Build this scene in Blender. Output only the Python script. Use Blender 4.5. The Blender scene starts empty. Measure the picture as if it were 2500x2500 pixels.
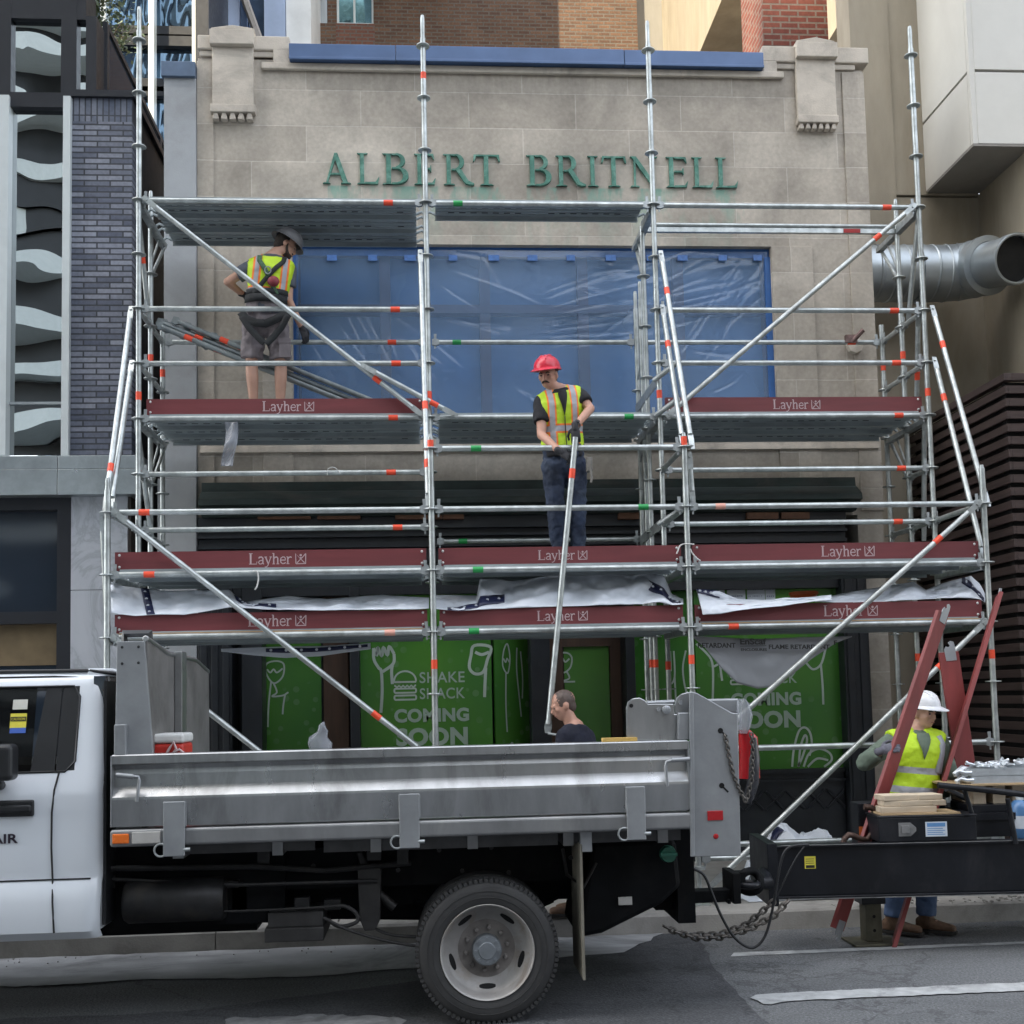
import bpy, math, random
from mathutils import Vector, Matrix, noise
random.seed(7)
R_ = math.radians
scene = bpy.context.scene
col = scene.collection

# ------------------------------------------------------------------ camera
F_PX, CX, CY = 2800.0, 1250.0, 1490.0
PITCH, YAW, ROLL = 0.07466, 0.07476, 0.02271
CAM = Vector((2.51764, -9.27766, 1.86))
LV0 = 2.3921
def cam_axes():
    cy, sy = math.cos(YAW), math.sin(YAW); cp, sp = math.cos(PITCH), math.sin(PITCH); cr, sr = math.cos(ROLL), math.sin(ROLL)
    fwd = Vector((sy*cp, cy*cp, sp)); right = Vector((cy, -sy, 0)); down = fwd.cross(right)
    return cr*right + sr*down, -sr*right + cr*down, fwd
RT, DN, FW = cam_axes()
cd = bpy.data.cameras.new('camera'); cam = bpy.data.objects.new('camera', cd); col.objects.link(cam)
cd.sensor_width = 36; cd.sensor_fit = 'HORIZONTAL'; cd.lens = F_PX/2500*36
cd.shift_y = (CY-1250)/2500; cd.clip_end = 2000; cd.clip_start = 0.1
m = Matrix.Identity(4)
for i in range(3):
    m[i][0] = RT[i]; m[i][1] = -DN[i]; m[i][2] = -FW[i]; m[i][3] = CAM[i]
cam.matrix_world = m
scene.camera = cam
def P(x, y, Y=None, Z=None, X=None):
    d = RT*((x-CX)/F_PX) + DN*((y-CY)/F_PX) + FW
    if Y is not None: t = (Y-CAM.y)/d.y
    elif Z is not None: t = (Z-CAM.z)/d.z
    else: t = (X-CAM.x)/d.x
    return CAM + d*t

# ------------------------------------------------------------------ world, sun, exposure
SUN_EL, SUN_AZ = R_(50), R_(-45)      # sun stands behind the camera to the left
w = bpy.data.worlds.new('World'); scene.world = w; w.use_nodes = True
nt = w.node_tree; bg = nt.nodes['Background']
sky = nt.nodes.new('ShaderNodeTexSky'); sky.sky_type = 'NISHITA'; sky.sun_disc = False
sky.sun_elevation = SUN_EL; sky.sun_rotation = R_(180)+R_(45)
sky.air_density = 1.0; sky.dust_density = 2.0; sky.ozone_density = 1.0
hs_ = nt.nodes.new('ShaderNodeHueSaturation'); hs_.inputs['Saturation'].default_value = 0.42      # thin bright haze over the blue
nt.links.new(sky.outputs[0], hs_.inputs['Color']); tn_ = nt.nodes.new('ShaderNodeMix'); tn_.data_type = 'RGBA'; tn_.blend_type = 'MULTIPLY'; tn_.inputs[0].default_value = 1; tn_.inputs[7].default_value = (1.0, 0.985, 0.94, 1); nt.links.new(hs_.outputs[0], tn_.inputs[6]); nt.links.new(tn_.outputs[2], bg.inputs[0]); bg.inputs[1].default_value = 0.15
sl = bpy.data.lights.new('sun', 'SUN'); sl.energy = 2.4; sl.angle = R_(0.5); sl.color = (1, 0.85, 0.6)
so = bpy.data.objects.new('sun', sl); col.objects.link(so)
SUN_DIR = Vector((math.cos(SUN_EL)*math.sin(R_(45)), math.cos(SUN_EL)*math.cos(R_(45)), -math.sin(SUN_EL)))   # light travels this way
so.rotation_euler = SUN_DIR.to_track_quat('-Z', 'Y').to_euler()
scene.view_settings.view_transform = 'Standard'; scene.view_settings.look = 'None'
scene.view_settings.exposure = 2.5; scene.view_settings.gamma = 1
scene.view_settings.use_curve_mapping = False
scene.cycles.max_bounces = 8; scene.cycles.transparent_max_bounces = 12

# ------------------------------------------------------------------ materials
def nodes_of(name):
    mt = bpy.data.materials.new(name); mt.use_nodes = True
    t = mt.node_tree; b = t.nodes['Principled BSDF']; return mt, t, b
def mixrgb(t, fac, a, b, mode='MIX'):
    n = t.nodes.new('ShaderNodeMix'); n.data_type = 'RGBA'; n.blend_type = mode
    for sock, val in ((n.inputs[0], fac), (n.inputs[6], a), (n.inputs[7], b)):
        if hasattr(val, 'is_linked'): t.links.new(val, sock)
        elif isinstance(val, (int, float)): sock.default_value = val
        else: sock.default_value = (*val, 1) if len(val) == 3 else val
    return n.outputs[2]
def ramp(t, fac, stops):
    n = t.nodes.new('ShaderNodeValToRGB'); t.links.new(fac, n.inputs[0]); e = n.color_ramp.elements
    while len(e) < len(stops): e.new(0.5)
    for i, (p, c) in enumerate(stops):
        e[i].position = p; e[i].color = (c, c, c, 1) if isinstance(c, (int, float)) else (*c, 1)
    return n.outputs[0]
def math_(t, op, a, b=None, clamp=False):
    n = t.nodes.new('ShaderNodeMath'); n.operation = op; n.use_clamp = clamp
    for i, v in enumerate((a, b)):
        if v is None: continue
        if hasattr(v, 'is_linked'): t.links.new(v, n.inputs[i])
        else: n.inputs[i].default_value = v
    return n.outputs[0]
def pos(t): return t.nodes.new('ShaderNodeNewGeometry').outputs['Position']
def objco(t): return t.nodes.new('ShaderNodeTexCoord').outputs['Object']
def mapping(t, vec, scale=(1,1,1), loc=(0,0,0), rot=(0,0,0)):
    n = t.nodes.new('ShaderNodeMapping'); t.links.new(vec, n.inputs[0])
    n.inputs['Scale'].default_value = scale; n.inputs['Location'].default_value = loc; n.inputs['Rotation'].default_value = rot
    return n.outputs[0]
def nz(t, vec, scale, detail=4, rough=0.55, dist=0.0, out=0):
    n = t.nodes.new('ShaderNodeTexNoise'); t.links.new(vec, n.inputs['Vector'])
    n.inputs['Scale'].default_value = scale; n.inputs['Detail'].default_value = detail
    n.inputs['Roughness'].default_value = rough; n.inputs['Distortion'].default_value = dist
    return n.outputs[out]
def sep(t, vec):
    n = t.nodes.new('ShaderNodeSeparateXYZ'); t.links.new(vec, n.inputs[0]); return n.outputs
def comb(t, x=0, y=0, z=0):
    n = t.nodes.new('ShaderNodeCombineXYZ')
    for i, v in enumerate((x, y, z)):
        if hasattr(v, 'is_linked'): t.links.new(v, n.inputs[i])
        else: n.inputs[i].default_value = v
    return n.outputs[0]
def bump(t, b, h, strength=0.3, dist=0.01):
    n = t.nodes.new('ShaderNodeBump'); t.links.new(h, n.inputs['Height'])
    n.inputs['Strength'].default_value = strength; n.inputs['Distance'].default_value = dist
    t.links.new(n.outputs[0], b.inputs['Normal'])
def M(name, c, rough=0.5, metal=0.0, var=0.15, scale=6.0, stretch=(1,1,1), bmp=0.0, bscale=60.0, spec=0.5, coat=0.0, rvar=0.1, dirt=None, dirt_amt=0.5, co='pos'):
    mt, t, b = nodes_of(name)
    v = mapping(t, pos(t) if co == 'pos' else objco(t), stretch)
    n1 = nz(t, v, scale, 5, 0.6)
    lo = tuple(x*(1-var) for x in c); hi = tuple(min(1, x*(1+var)) for x in c)
    cc = mixrgb(t, ramp(t, n1, [(0.3, 0.0), (0.7, 1.0)]), lo, hi)
    if dirt:
        n2 = nz(t, v, scale*0.45, 6, 0.7, 0.6)
        cc = mixrgb(t, math_(t, 'MULTIPLY', ramp(t, n2, [(0.5, 0.0), (0.68, 1.0)]), dirt_amt), cc, dirt)
    t.links.new(cc, b.inputs['Base Color'])
    n3 = nz(t, v, scale*2.3, 3)
    rr = math_(t, 'ADD', math_(t, 'MULTIPLY', math_(t, 'SUBTRACT', n3, 0.5), rvar*2), rough, True)
    t.links.new(rr, b.inputs['Roughness'])
    b.inputs['Metallic'].default_value = metal; b.inputs['Specular IOR Level'].default_value = spec
    if coat: b.inputs['Coat Weight'].default_value = coat; b.inputs['Coat Roughness'].default_value = 0.06
    if bmp: bump(t, b, nz(t, v, bscale, 4), bmp, 0.01)
    return mt
def wall_uv(t, axis='y', off=(0,0)):
    s = sep(t, pos(t)); u = s[0] if axis == 'y' else s[1]
    return comb(t, math_(t, 'ADD', u, off[0]), math_(t, 'ADD', s[2], off[1]), 0)
def bricks(name, c1, c2, mortar, bw, rh, ms, axis='y', off=(0,0), rough=0.8, offset=0.5, bmp=0.5, var=0.25, stain=0.3, smooth=0.1):
    mt, t, b = nodes_of(name)
    uv = wall_uv(t, axis, off)
    n = t.nodes.new('ShaderNodeTexBrick'); t.links.new(uv, n.inputs['Vector'])
    n.offset = offset; n.inputs['Color1'].default_value = (*c1, 1); n.inputs['Color2'].default_value = (*c2, 1); n.inputs['Mortar'].default_value = (*mortar, 1)
    n.inputs['Scale'].default_value = 1; n.inputs['Mortar Size'].default_value = ms; n.inputs['Mortar Smooth'].default_value = smooth
    n.inputs['Bias'].default_value = 0; n.inputs['Brick Width'].default_value = bw; n.inputs['Row Height'].default_value = rh
    p = pos(t)
    f = ramp(t, nz(t, p, 1.3, 6, 0.65, 0.4), [(0.3, 1-stain), (0.7, 1.0)])
    g = ramp(t, nz(t, p, 25, 4), [(0.25, 1-var), (0.75, 1.0)])
    cc = mixrgb(t, 1.0, n.outputs['Color'], f, 'MULTIPLY'); cc = mixrgb(t, 1.0, cc, g, 'MULTIPLY')
    t.links.new(cc, b.inputs['Base Color']); b.inputs['Roughness'].default_value = rough
    h = math_(t, 'ADD', math_(t, 'MULTIPLY', n.outputs['Fac'], -1.0), math_(t, 'MULTIPLY', nz(t, p, 60, 3), 0.25))
    bump(t, b, h, bmp, 0.008)
    return mt, t, b, cc

# ------------------------------------------------------------------ mesh builder
def wm(o):
    return (wm(o.parent) @ o.matrix_basis) if o.parent else o.matrix_basis.copy()
class MB:
    def __init__(s): s.v = []; s.f = []; s.m = []
    def add(s, vs, fs, mi=0):
        k = len(s.v); s.v += [Vector(p) for p in vs]; s.f += [tuple(i+k for i in f) for f in fs]; s.m += [mi]*len(fs); return s
    def box(s, lo, hi, mi=0, M4=None):
        x0,y0,z0 = lo; x1,y1,z1 = hi
        vs = [Vector(p) for p in ((x0,y0,z0),(x1,y0,z0),(x1,y1,z0),(x0,y1,z0),(x0,y0,z1),(x1,y0,z1),(x1,y1,z1),(x0,y1,z1))]
        if M4 is not None: vs = [M4 @ p for p in vs]
        return s.add(vs, [(0,3,2,1),(4,5,6,7),(0,1,5,4),(1,2,6,5),(2,3,7,6),(3,0,4,7)], mi)
    def prism(s, poly, o, u, v, n, d, mi=0):
        """polygon (2D, u/v) from origin o extruded along n by d"""
        o = Vector(o); u = Vector(u); v = Vector(v); n = Vector(n)
        a = sum(poly[i][0]*poly[(i+1) % len(poly)][1]-poly[(i+1) % len(poly)][0]*poly[i][1] for i in range(len(poly)))
        if (a > 0) != (u.cross(v).dot(n) < 0): poly = poly[::-1]
        k = len(poly)
        b = [o+u*p[0]+v*p[1] for p in poly]; t = [p+n*d for p in b]
        if d < 0: pass
        fs = [tuple(range(k)), tuple(range(2*k-1, k-1, -1))] + [(i, k+i, k+(i+1) % k, (i+1) % k) for i in range(k)]
        return s.add(b+t, fs, mi)
    def tube(s, p0, p1, r, n=12, r1=None, caps=True, mi=0):
        return s.path([p0, p1], [r, r if r1 is None else r1], n, caps, mi)
    def path(s, pts, rad, n=10, caps=True, mi=0, closed=False):
        pts = [Vector(p) for p in pts]
        if isinstance(rad, (int, float)): rad = [rad]*len(pts)
        k = len(pts); up = None; rings = []
        for i in range(k):
            a = pts[(i-1) % k] if (closed or i > 0) else pts[i]; c = pts[(i+1) % k] if (closed or i < k-1) else pts[i]
            t = (c-a); t = t.normalized() if t.length > 1e-9 else Vector((0,0,1))
            if up is None:
                up = Vector((0,0,1)) if abs(t.z) < 0.9 else Vector((1,0,0))
            up = (up - t*up.dot(t)); up = up.normalized() if up.length > 1e-6 else t.orthogonal().normalized()
            w_ = t.cross(up)
            rings.append([pts[i]+(up*math.cos(2*math.pi*j/n)+w_*math.sin(2*math.pi*j/n))*rad[i] for j in range(n)])
        vs = [p for r in rings for p in r]; fs = []
        for i in range(k if closed else k-1):
            i2 = (i+1) % k
            for j in range(n):
                j2 = (j+1) % n; fs.append((i*n+j, i*n+j2, i2*n+j2, i2*n+j))
        if caps and not closed: fs += [tuple(range(n-1, -1, -1)), tuple((k-1)*n+j for j in range(n))]
        return s.add(vs, fs, mi)
    def lathe(s, prof, o, axis, n=32, mi=0, caps=True):
        """prof: (radius, height along axis)"""
        o = Vector(o); a = Vector(axis).normalized(); u = a.orthogonal().normalized(); w_ = a.cross(u); k = len(prof)
        vs = [o+a*h+(u*math.cos(2*math.pi*j/n)+w_*math.sin(2*math.pi*j/n))*r for r, h in prof for j in range(n)]
        fs = [(i*n+j, i*n+(j+1) % n, (i+1)*n+(j+1) % n, (i+1)*n+j) for i in range(k-1) for j in range(n)]
        if caps: fs += [tuple(range(n-1, -1, -1)), tuple((k-1)*n+j for j in range(n))]
        return s.add(vs, fs, mi)
    def ell(s, c, rx, n=14, m=10, mi=0, rot=None):
        """ellipsoid: rx = (a,b,c), rot = 3x3 Matrix"""
        c = Vector(c); vs = []; fs = []
        for i in range(m+1):
            th = math.pi*i/m
            for j in range(n):
                ph = 2*math.pi*j/n
                p = Vector((rx[0]*math.sin(th)*math.cos(ph), rx[1]*math.sin(th)*math.sin(ph), rx[2]*math.cos(th)))
                vs.append(c+(rot @ p if rot else p))
        for i in range(m):
            for j in range(n):
                q = (i*n+j, (i+1)*n+j, (i+1)*n+(j+1) % n, i*n+(j+1) % n); fs.append(q)
        return s.add(vs, fs, mi)
    def loft(s, secs, n=20, mi=0, pw=2.0, caps=True):
        """secs: (centre, U, V) half-axis vectors"""
        vs = []; k = len(secs)
        for c, U, V in secs:
            c = Vector(c); U = Vector(U); V = Vector(V)
            for j in range(n):
                a = 2*math.pi*j/n; ca, sa = math.cos(a), math.sin(a)
                vs.append(c+U*(math.copysign(abs(ca)**(2/pw), ca))+V*(math.copysign(abs(sa)**(2/pw), sa)))
        fs = [(i*n+j, i*n+(j+1) % n, (i+1)*n+(j+1) % n, (i+1)*n+j) for i in range(k-1) for j in range(n)]
        if caps: fs += [tuple(range(n-1, -1, -1)), tuple((k-1)*n+j for j in range(n))]
        return s.add(vs, fs, mi)
    def grid(s, fn, nu, nv, mi=0):
        vs = [fn(i/nu, j/nv) for j in range(nv+1) for i in range(nu+1)]
        return s.add(vs, [(j*(nu+1)+i, j*(nu+1)+i+1, (j+1)*(nu+1)+i+1, (j+1)*(nu+1)+i) for j in range(nv) for i in range(nu)], mi)
    def stroke(s, pts, wd, o, u, v, n, d, mi=0, closed=False):
        """flat line of width wd through 2D points, extruded along n"""
        k = len(pts); L = []; Rr = []
        for i in range(k):
            a = pts[(i-1) % k] if (closed or i > 0) else pts[i]; c = pts[(i+1) % k] if (closed or i < k-1) else pts[i]
            dx, dy = c[0]-a[0], c[1]-a[1]; l = math.hypot(dx, dy) or 1
            ww = wd[i] if isinstance(wd, (list, tuple)) else wd
            nx, ny = -dy/l*ww/2, dx/l*ww/2
            L.append((pts[i][0]+nx, pts[i][1]+ny)); Rr.append((pts[i][0]-nx, pts[i][1]-ny))
        for i in range(k if closed else k-1):
            j = (i+1) % k
            s.prism([L[i], Rr[i], Rr[j], L[j]], o, u, v, n, d, mi)
        return s
    def build(s, name, mats, parent=None, smooth=None, bevel=0, world=True, solid=0, sub=0, seg=2):
        me = bpy.data.meshes.new(name)
        vs = s.v
        if parent is not None and world:
            inv = wm(parent).inverted(); vs = [inv @ p for p in vs]
        me.from_pydata([tuple(p) for p in vs], [], s.f)
        for mm in (mats if isinstance(mats, (list, tuple)) else [mats]): me.materials.append(mm)
        if any(s.m): me.polygons.foreach_set('material_index', s.m)
        if smooth is not None:
            me.polygons.foreach_set('use_smooth', [True]*len(s.f))
            if smooth < 180: me.set_sharp_from_angle(angle=R_(smooth))
        me.update()
        o = bpy.data.objects.new(name, me); col.objects.link(o); o.parent = parent
        if solid:
            md = o.modifiers.new('solid', 'SOLIDIFY'); md.thickness = solid; md.offset = 0
        if bevel:
            md = o.modifiers.new('bevel', 'BEVEL'); md.width = bevel; md.segments = seg; md.limit_method = 'ANGLE'; md.angle_limit = R_(40)
        if sub:
            md = o.modifiers.new('sub', 'SUBSURF'); md.levels = sub; md.render_levels = sub
        return o
def tag(o, label=None, cat=None, group=None, kind=None):
    if label: o['label'] = label
    if cat: o['category'] = cat
    if group: o['group'] = group
    if kind: o['kind'] = kind
    return o
def thing(name, label, cat, loc=(0,0,0), rz=0, group=None):
    o = bpy.data.objects.new(name, None); col.objects.link(o); o.location = loc; o.rotation_euler = (0, 0, rz)
    o.empty_display_size = 0.1
    return tag(o, label, cat, group)
def struct(name, mb, mats, **k): return tag(mb.build(name, mats, **k), kind='structure')
def copy_tree(o, parent=None):
    c = o.copy(); col.objects.link(c); c.parent = parent
    for ch in [x for x in bpy.data.objects if x.parent == o]: copy_tree(ch, c)
    return c
def text_into(mb, s, size, o, u, v, n, d=0.002, mi=0, width=None, bold=0.0, space=1.0):
    """flat lettering: string s with its baseline start at o; u along, v up, n out; width squeezes it"""
    cu = bpy.data.curves.new('txt', 'FONT'); cu.body = s; cu.size = size; cu.extrude = d/2; cu.offset = bold; cu.space_character = space; cu.resolution_u = 4
    ob = bpy.data.objects.new('txt', cu); me = bpy.data.meshes.new_from_object(ob)
    vs = [p.co.copy() for p in me.vertices]; fs = [tuple(p.vertices) for p in me.polygons]
    bpy.data.objects.remove(ob); bpy.data.curves.remove(cu); bpy.data.meshes.remove(me)
    if not vs: return mb
    x0 = min(p.x for p in vs); x1 = max(p.x for p in vs); k = (width/(x1-x0)) if width else 1
    o = Vector(o); u = Vector(u); v = Vector(v); n = Vector(n)
    return mb.add([o+u*((p.x-x0)*k)+v*p.y+n*(p.z+d/2) for p in vs], fs, mi)
# ================================================================== SETTING
YF = 2.25                                   # stone front
def rect(x0, y0, x1, y1, Y):
    """pixel rectangle on the plane Y -> X0, Z0, X1, Z1 (metres)"""
    xm, ym = (x0+x1)/2, (y0+y1)/2
    return P(x0, ym, Y=Y).x, P(xm, y1, Y=Y).z, P(x1, ym, Y=Y).x, P(xm, y0, Y=Y).z
EX, EY, EZ = Vector((1,0,0)), Vector((0,1,0)), Vector((0,0,1))

# ---- ground
def asphalt(name, c, scale=1.0, var=0.3):
    mt, t, b = nodes_of(name); p = pos(t)
    big = ramp(t, nz(t, mapping(t, p, (0.35, 1, 1)), 1.6*scale, 6, 0.65, 0.5), [(0.3, 1-var), (0.72, 1+var*0.5)])
    fine = ramp(t, nz(t, p, 62, 4, 0.75), [(0.32, 0.45), (0.68, 1.6)])
    vv = t.nodes.new('ShaderNodeTexVoronoi'); t.links.new(p, vv.inputs['Vector']); vv.inputs['Scale'].default_value = 55
    spk = ramp(t, vv.outputs['Distance'], [(0.0, 2.0), (0.25, 0.95)])
    cc = mixrgb(t, 1, mixrgb(t, 1, mixrgb(t, 1, c, big, 'MULTIPLY'), fine, 'MULTIPLY'), spk, 'MULTIPLY')
    cc = mixrgb(t, ramp(t, nz(t, p, 0.75, 5, 0.6, 0.8), [(0.56, 0.0), (0.68, 0.55)]), cc, tuple(x*0.45 for x in c))      # oil and wet stains
    crk = t.nodes.new('ShaderNodeTexVoronoi'); crk.feature = 'DISTANCE_TO_EDGE'
    dv = t.nodes.new('ShaderNodeVectorMath'); dv.operation = 'ADD'; t.links.new(p, dv.inputs[0]); t.links.new(nz(t, p, 3, 4, out=1), dv.inputs[1])
    t.links.new(dv.outputs[0], crk.inputs['Vector']); crk.inputs['Scale'].default_value = 0.45
    cc = mixrgb(t, ramp(t, crk.outputs['Distance'], [(0.0, 0.75), (0.012, 0.0)]), cc, tuple(x*0.4 for x in c))
    t.links.new(cc, b.inputs['Base Color']); b.inputs['Roughness'].default_value = 0.85
    bump(t, b, math_(t, 'ADD', nz(t, p, 90, 4), math_(t, 'MULTIPLY', vv.outputs['Distance'], -0.6)), 0.55, 0.012)
    return mt
m_asph = asphalt('asphalt', (0.125, 0.13, 0.135)); m_asph2 = asphalt('asphalt_smooth', (0.066, 0.069, 0.075), 1.4, 0.35)
m_conc = M('concrete', (0.30, 0.29, 0.27), 0.85, var=0.22, scale=2.2, bmp=0.3, bscale=70, dirt=(0.10, 0.095, 0.09), dirt_amt=0.6)
m_conc2 = M('gutter_concrete', (0.42, 0.425, 0.43), 0.8, var=0.25, scale=3, bmp=0.3, bscale=80, dirt=(0.09, 0.09, 0.09), dirt_amt=0.7, stretch=(0.5,1,1))
m_paint = M('road_paint', (0.38, 0.39, 0.39), 0.75, var=0.25, scale=9, bmp=0.3, bscale=90, dirt=(0.11, 0.11, 0.115), dirt_amt=0.75)
mb = MB(); mb.add([(-300,-300,-0.02),(300,-300,-0.02),(300,300,-0.02),(-300,300,-0.02)], [(0,1,2,3)]); struct('ground', mb, m_conc)
mb = MB(); mb.add([(-60,-26,0),(60,-26,0),(60,-0.36,0),(-60,-0.36,0)], [(0,1,2,3)]); struct('road', mb, m_asph)
def ragged(pts, z, amp, step=0.12, seed=1):
    rr = random.Random(seed); out = []
    for i in range(len(pts)):
        a, b_ = Vector(pts[i]), Vector(pts[(i+1) % len(pts)]); n = max(1, int((b_-a).length/step))
        for k in range(n):
            q = a+(b_-a)*(k/n); out.append((q.x+rr.uniform(-amp, amp), q.y+rr.uniform(-amp, amp), z))
    return out
def sheet(name, pts, z, mat, amp=0.01, seed=1, step=0.12):
    v = ragged(pts, z, amp, step, seed); q = MB(); q.add(v, [tuple(range(len(v)))]); return struct(name, q, mat)
def G(x, y): p = P(x, y, Z=0); return (p.x, p.y)
sheet('road_patch', [(-14,-1.9),(1.0,-2.05),G(1300,2360),G(1560,2215),G(1690,2262),G(1750,2370),G(1845,2470),(4.4,-2.9),(5.2,-3.6),(4.6,-6.5),(-14,-6.5)], 0.004, m_asph2, 0.02, 3)
sheet('gutter', [(-40,-1.22),(-1.2,-1.26),(0.6,-1.22),(1.6,-1.3),(2.9,-1.12),(3.9,-0.95),(4.3,-0.37),(-40,-0.37)], 0.009, m_conc2, 0.025, 5)
sheet('road_marking', [G(1784,2336), (6.9,-1.165), (12,-1.165), (12,-1.105), (6.9,-1.105), G(1792,2327)], 0.004, m_paint, 0.006, 7)
sheet('road_marking', [G(1835,2440), G(1850,2432), (4.6,-2.22),(8,-2.22),(8,-2.40),(4.6,-2.41), G(1880,2456), G(1862,2454)], 0.008, m_paint, 0.012, 8, 0.06)
sheet('road_marking', [G(560,2488), G(790,2480), G(985,2486), G(975,2520), G(560,2530)], 0.008, M('worn_road_paint', (0.20,0.205,0.21), 0.8, var=0.3, scale=12, dirt=(0.09,0.09,0.095), dirt_amt=0.8), 0.03, 9, 0.05)
sheet('gutter_patch', [G(70,2412), G(225,2404), G(225,2398), G(130,2398)], 0.013, m_conc2, 0.01, 10, 0.05)
kb = MB()
for i in range(-9, 14):
    kb.prism([(-0.365,0.0),(-0.345,0.13),(-0.325,0.148),(-0.18,0.15),(-0.18,0.0)], (i*2.4+0.9,0,0), EY, EZ, EX, 2.392)
struct('kerb', kb, m_conc)
sb = MB()
for i in range(-12, 16):
    for y0, y1 in ((-0.178, 1.1), (1.108, 2.6)): sb.box((i*1.5+0.3, y0, 0.0), (i*1.5+1.792, y1, 0.148))
struct('sidewalk', sb, m_conc, bevel=0.006, seg=1)
# grit along the kerb
rr = random.Random(4); gb = MB()
for i in range(110):
    x = rr.choice((rr.uniform(-2, 3), rr.uniform(4.5, 8.5))); y = -0.4-abs(rr.gauss(0, 0.14)); r = rr.uniform(0.002, 0.008)
    gb.ell((x, y, 0.012+r*0.4), (r, r*rr.uniform(0.6,1.2), r*0.7), 5, 3)
for i in range(90):
    x = rr.gauss(7.2, 0.35); y = rr.uniform(-0.36, -0.15); r = rr.uniform(0.008, 0.02)
    gb.ell((x, y, 0.15+r*0.3), (r, r*rr.uniform(0.6,1.2), r*0.7), 5, 3)
tag(gb.build('gravel', m_conc), 'loose grit and broken concrete bits lying along the kerb', 'gravel', kind='stuff')

# ---- stone shop front ------------------------------------------------------
XL, XR = P(484,500,Y=YF).x, P(2119,500,Y=YF).x
WX0, WX1 = P(714,800,Y=YF).x, P(1890,800,Y=YF).x
WZ1 = P(1300,598,Y=YF).z; WZ0 = 4.5
TOPZ = P(1250,168,Y=YF).z; LETZ = P(1250,455,Y=YF).z
m_stone, t, b, cc = bricks('limestone', (0.50,0.445,0.375), (0.64,0.575,0.49), (0.70,0.64,0.56), 1.12, 0.383, 0.006, off=(0.31, 0.275), rough=0.85, bmp=0.45, var=0.2, stain=0.45, smooth=0.3)
# verdigris run-off below the bronze letters, soot streaks from the top
s = sep(t, pos(t)); zc = math_(t, 'SUBTRACT', LETZ, s[2])
msk = math_(t, 'MULTIPLY', ramp(t, zc, [(0.0, 0.0), (0.02, 1.0), (0.09, 0.75), (0.5, 0.15), (0.9, 0.0)]), ramp(t, nz(t, comb(t, s[0], 0, math_(t, 'MULTIPLY', s[2], 0.35)), 5.5, 4, 0.6), [(0.46, 0.0), (0.60, 0.95)]))
xm = math_(t, 'MULTIPLY', math_(t, 'GREATER_THAN', s[0], P(800,455,Y=YF).x), math_(t, 'LESS_THAN', s[0], P(1815,455,Y=YF).x))
cc = mixrgb(t, math_(t, 'MULTIPLY', msk, xm), cc, (0.20, 0.36, 0.29))
zt = math_(t, 'SUBTRACT', TOPZ+0.25, s[2])
sk = math_(t, 'MULTIPLY', ramp(t, zt, [(0.0, 0.8), (0.25, 0.5), (0.8, 0.0)]), ramp(t, nz(t, comb(t, math_(t, 'MULTIPLY', s[0], 3), 0, math_(t, 'MULTIPLY', s[2], 0.5)), 1.7, 5, 0.7), [(0.42, 0.0), (0.65, 0.85)]))
cc = mixrgb(t, sk, cc, (0.17, 0.15, 0.13)); t.links.new(cc, b.inputs['Base Color'])
m_stone2 = M('carved_limestone', (0.53,0.475,0.405), 0.85, var=0.14, scale=4, bmp=0.25, bscale=60, dirt=(0.18,0.16,0.14), dirt_amt=0.5)
bld = thing('stone_shopfront', 'grey limestone shop building with green bronze letters behind the scaffold', 'building', (3.75, YF, 0))
wb = MB()
wb.box((XL, YF, WZ1), (XR, YF+0.5, TOPZ+0.05))
wb.box((XL, YF, 3.66), (WX0, YF+0.5, WZ1)); wb.box((WX1, YF, 3.66), (XR, YF+0.5, WZ1)); wb.box((WX0, YF, 3.66), (WX1, YF+0.5, WZ0))
PX0 = P(2100,1400,Y=YF).x
wb.box((PX0, YF, 0.15), (XR, YF+0.5, 3.66))
wb.box((XL+0.05, YF+0.5, 0.15), (XR-0.05, YF+7, TOPZ-0.1))
wb.build('wall', m_stone, bld)
# raised stone margin round the window and end pilaster strips
tb = MB()
tb.box((WX1+0.0, YF-0.02, 3.7), (WX1+0.44, YF, WZ1-0.005)); tb.build('window_margin', m_stone, bld, bevel=0.006); tb = MB(); tb.box((WX0-0.3, YF-0.02, 3.7), (WX0-0.0, YF, WZ1-0.005)); tb.build('window_margin', m_stone, bld, bevel=0.006); tb = MB()
xq = P(2072,600,Y=YF).x
tb.box((xq, YF-0.02, 3.7), (XR+0.012, YF, TOPZ+0.02)); tb.build('pilaster_strip', m_stone, bld, bevel=0.006); tb = MB(); tb.box((XL-0.01, YF-0.015, 3.7), (P(523,600,Y=YF).x, YF, TOPZ+0.02))
tb.build('pilaster_strip', m_stone, bld, bevel=0.006)
# bands of plain stone under the window
bb = MB()
for y0, y1, d in ((1095,1102,0.03),(1080,1095,0.015)):
    x0,z0,x1,z1 = rect(500,y0,2110,y1,YF); bb.box((XL+0.02, YF-d-0.02, z0), (XR-0.02, YF-0.002, z1))
bb.build('sill_course', m_stone2, bld)
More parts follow.
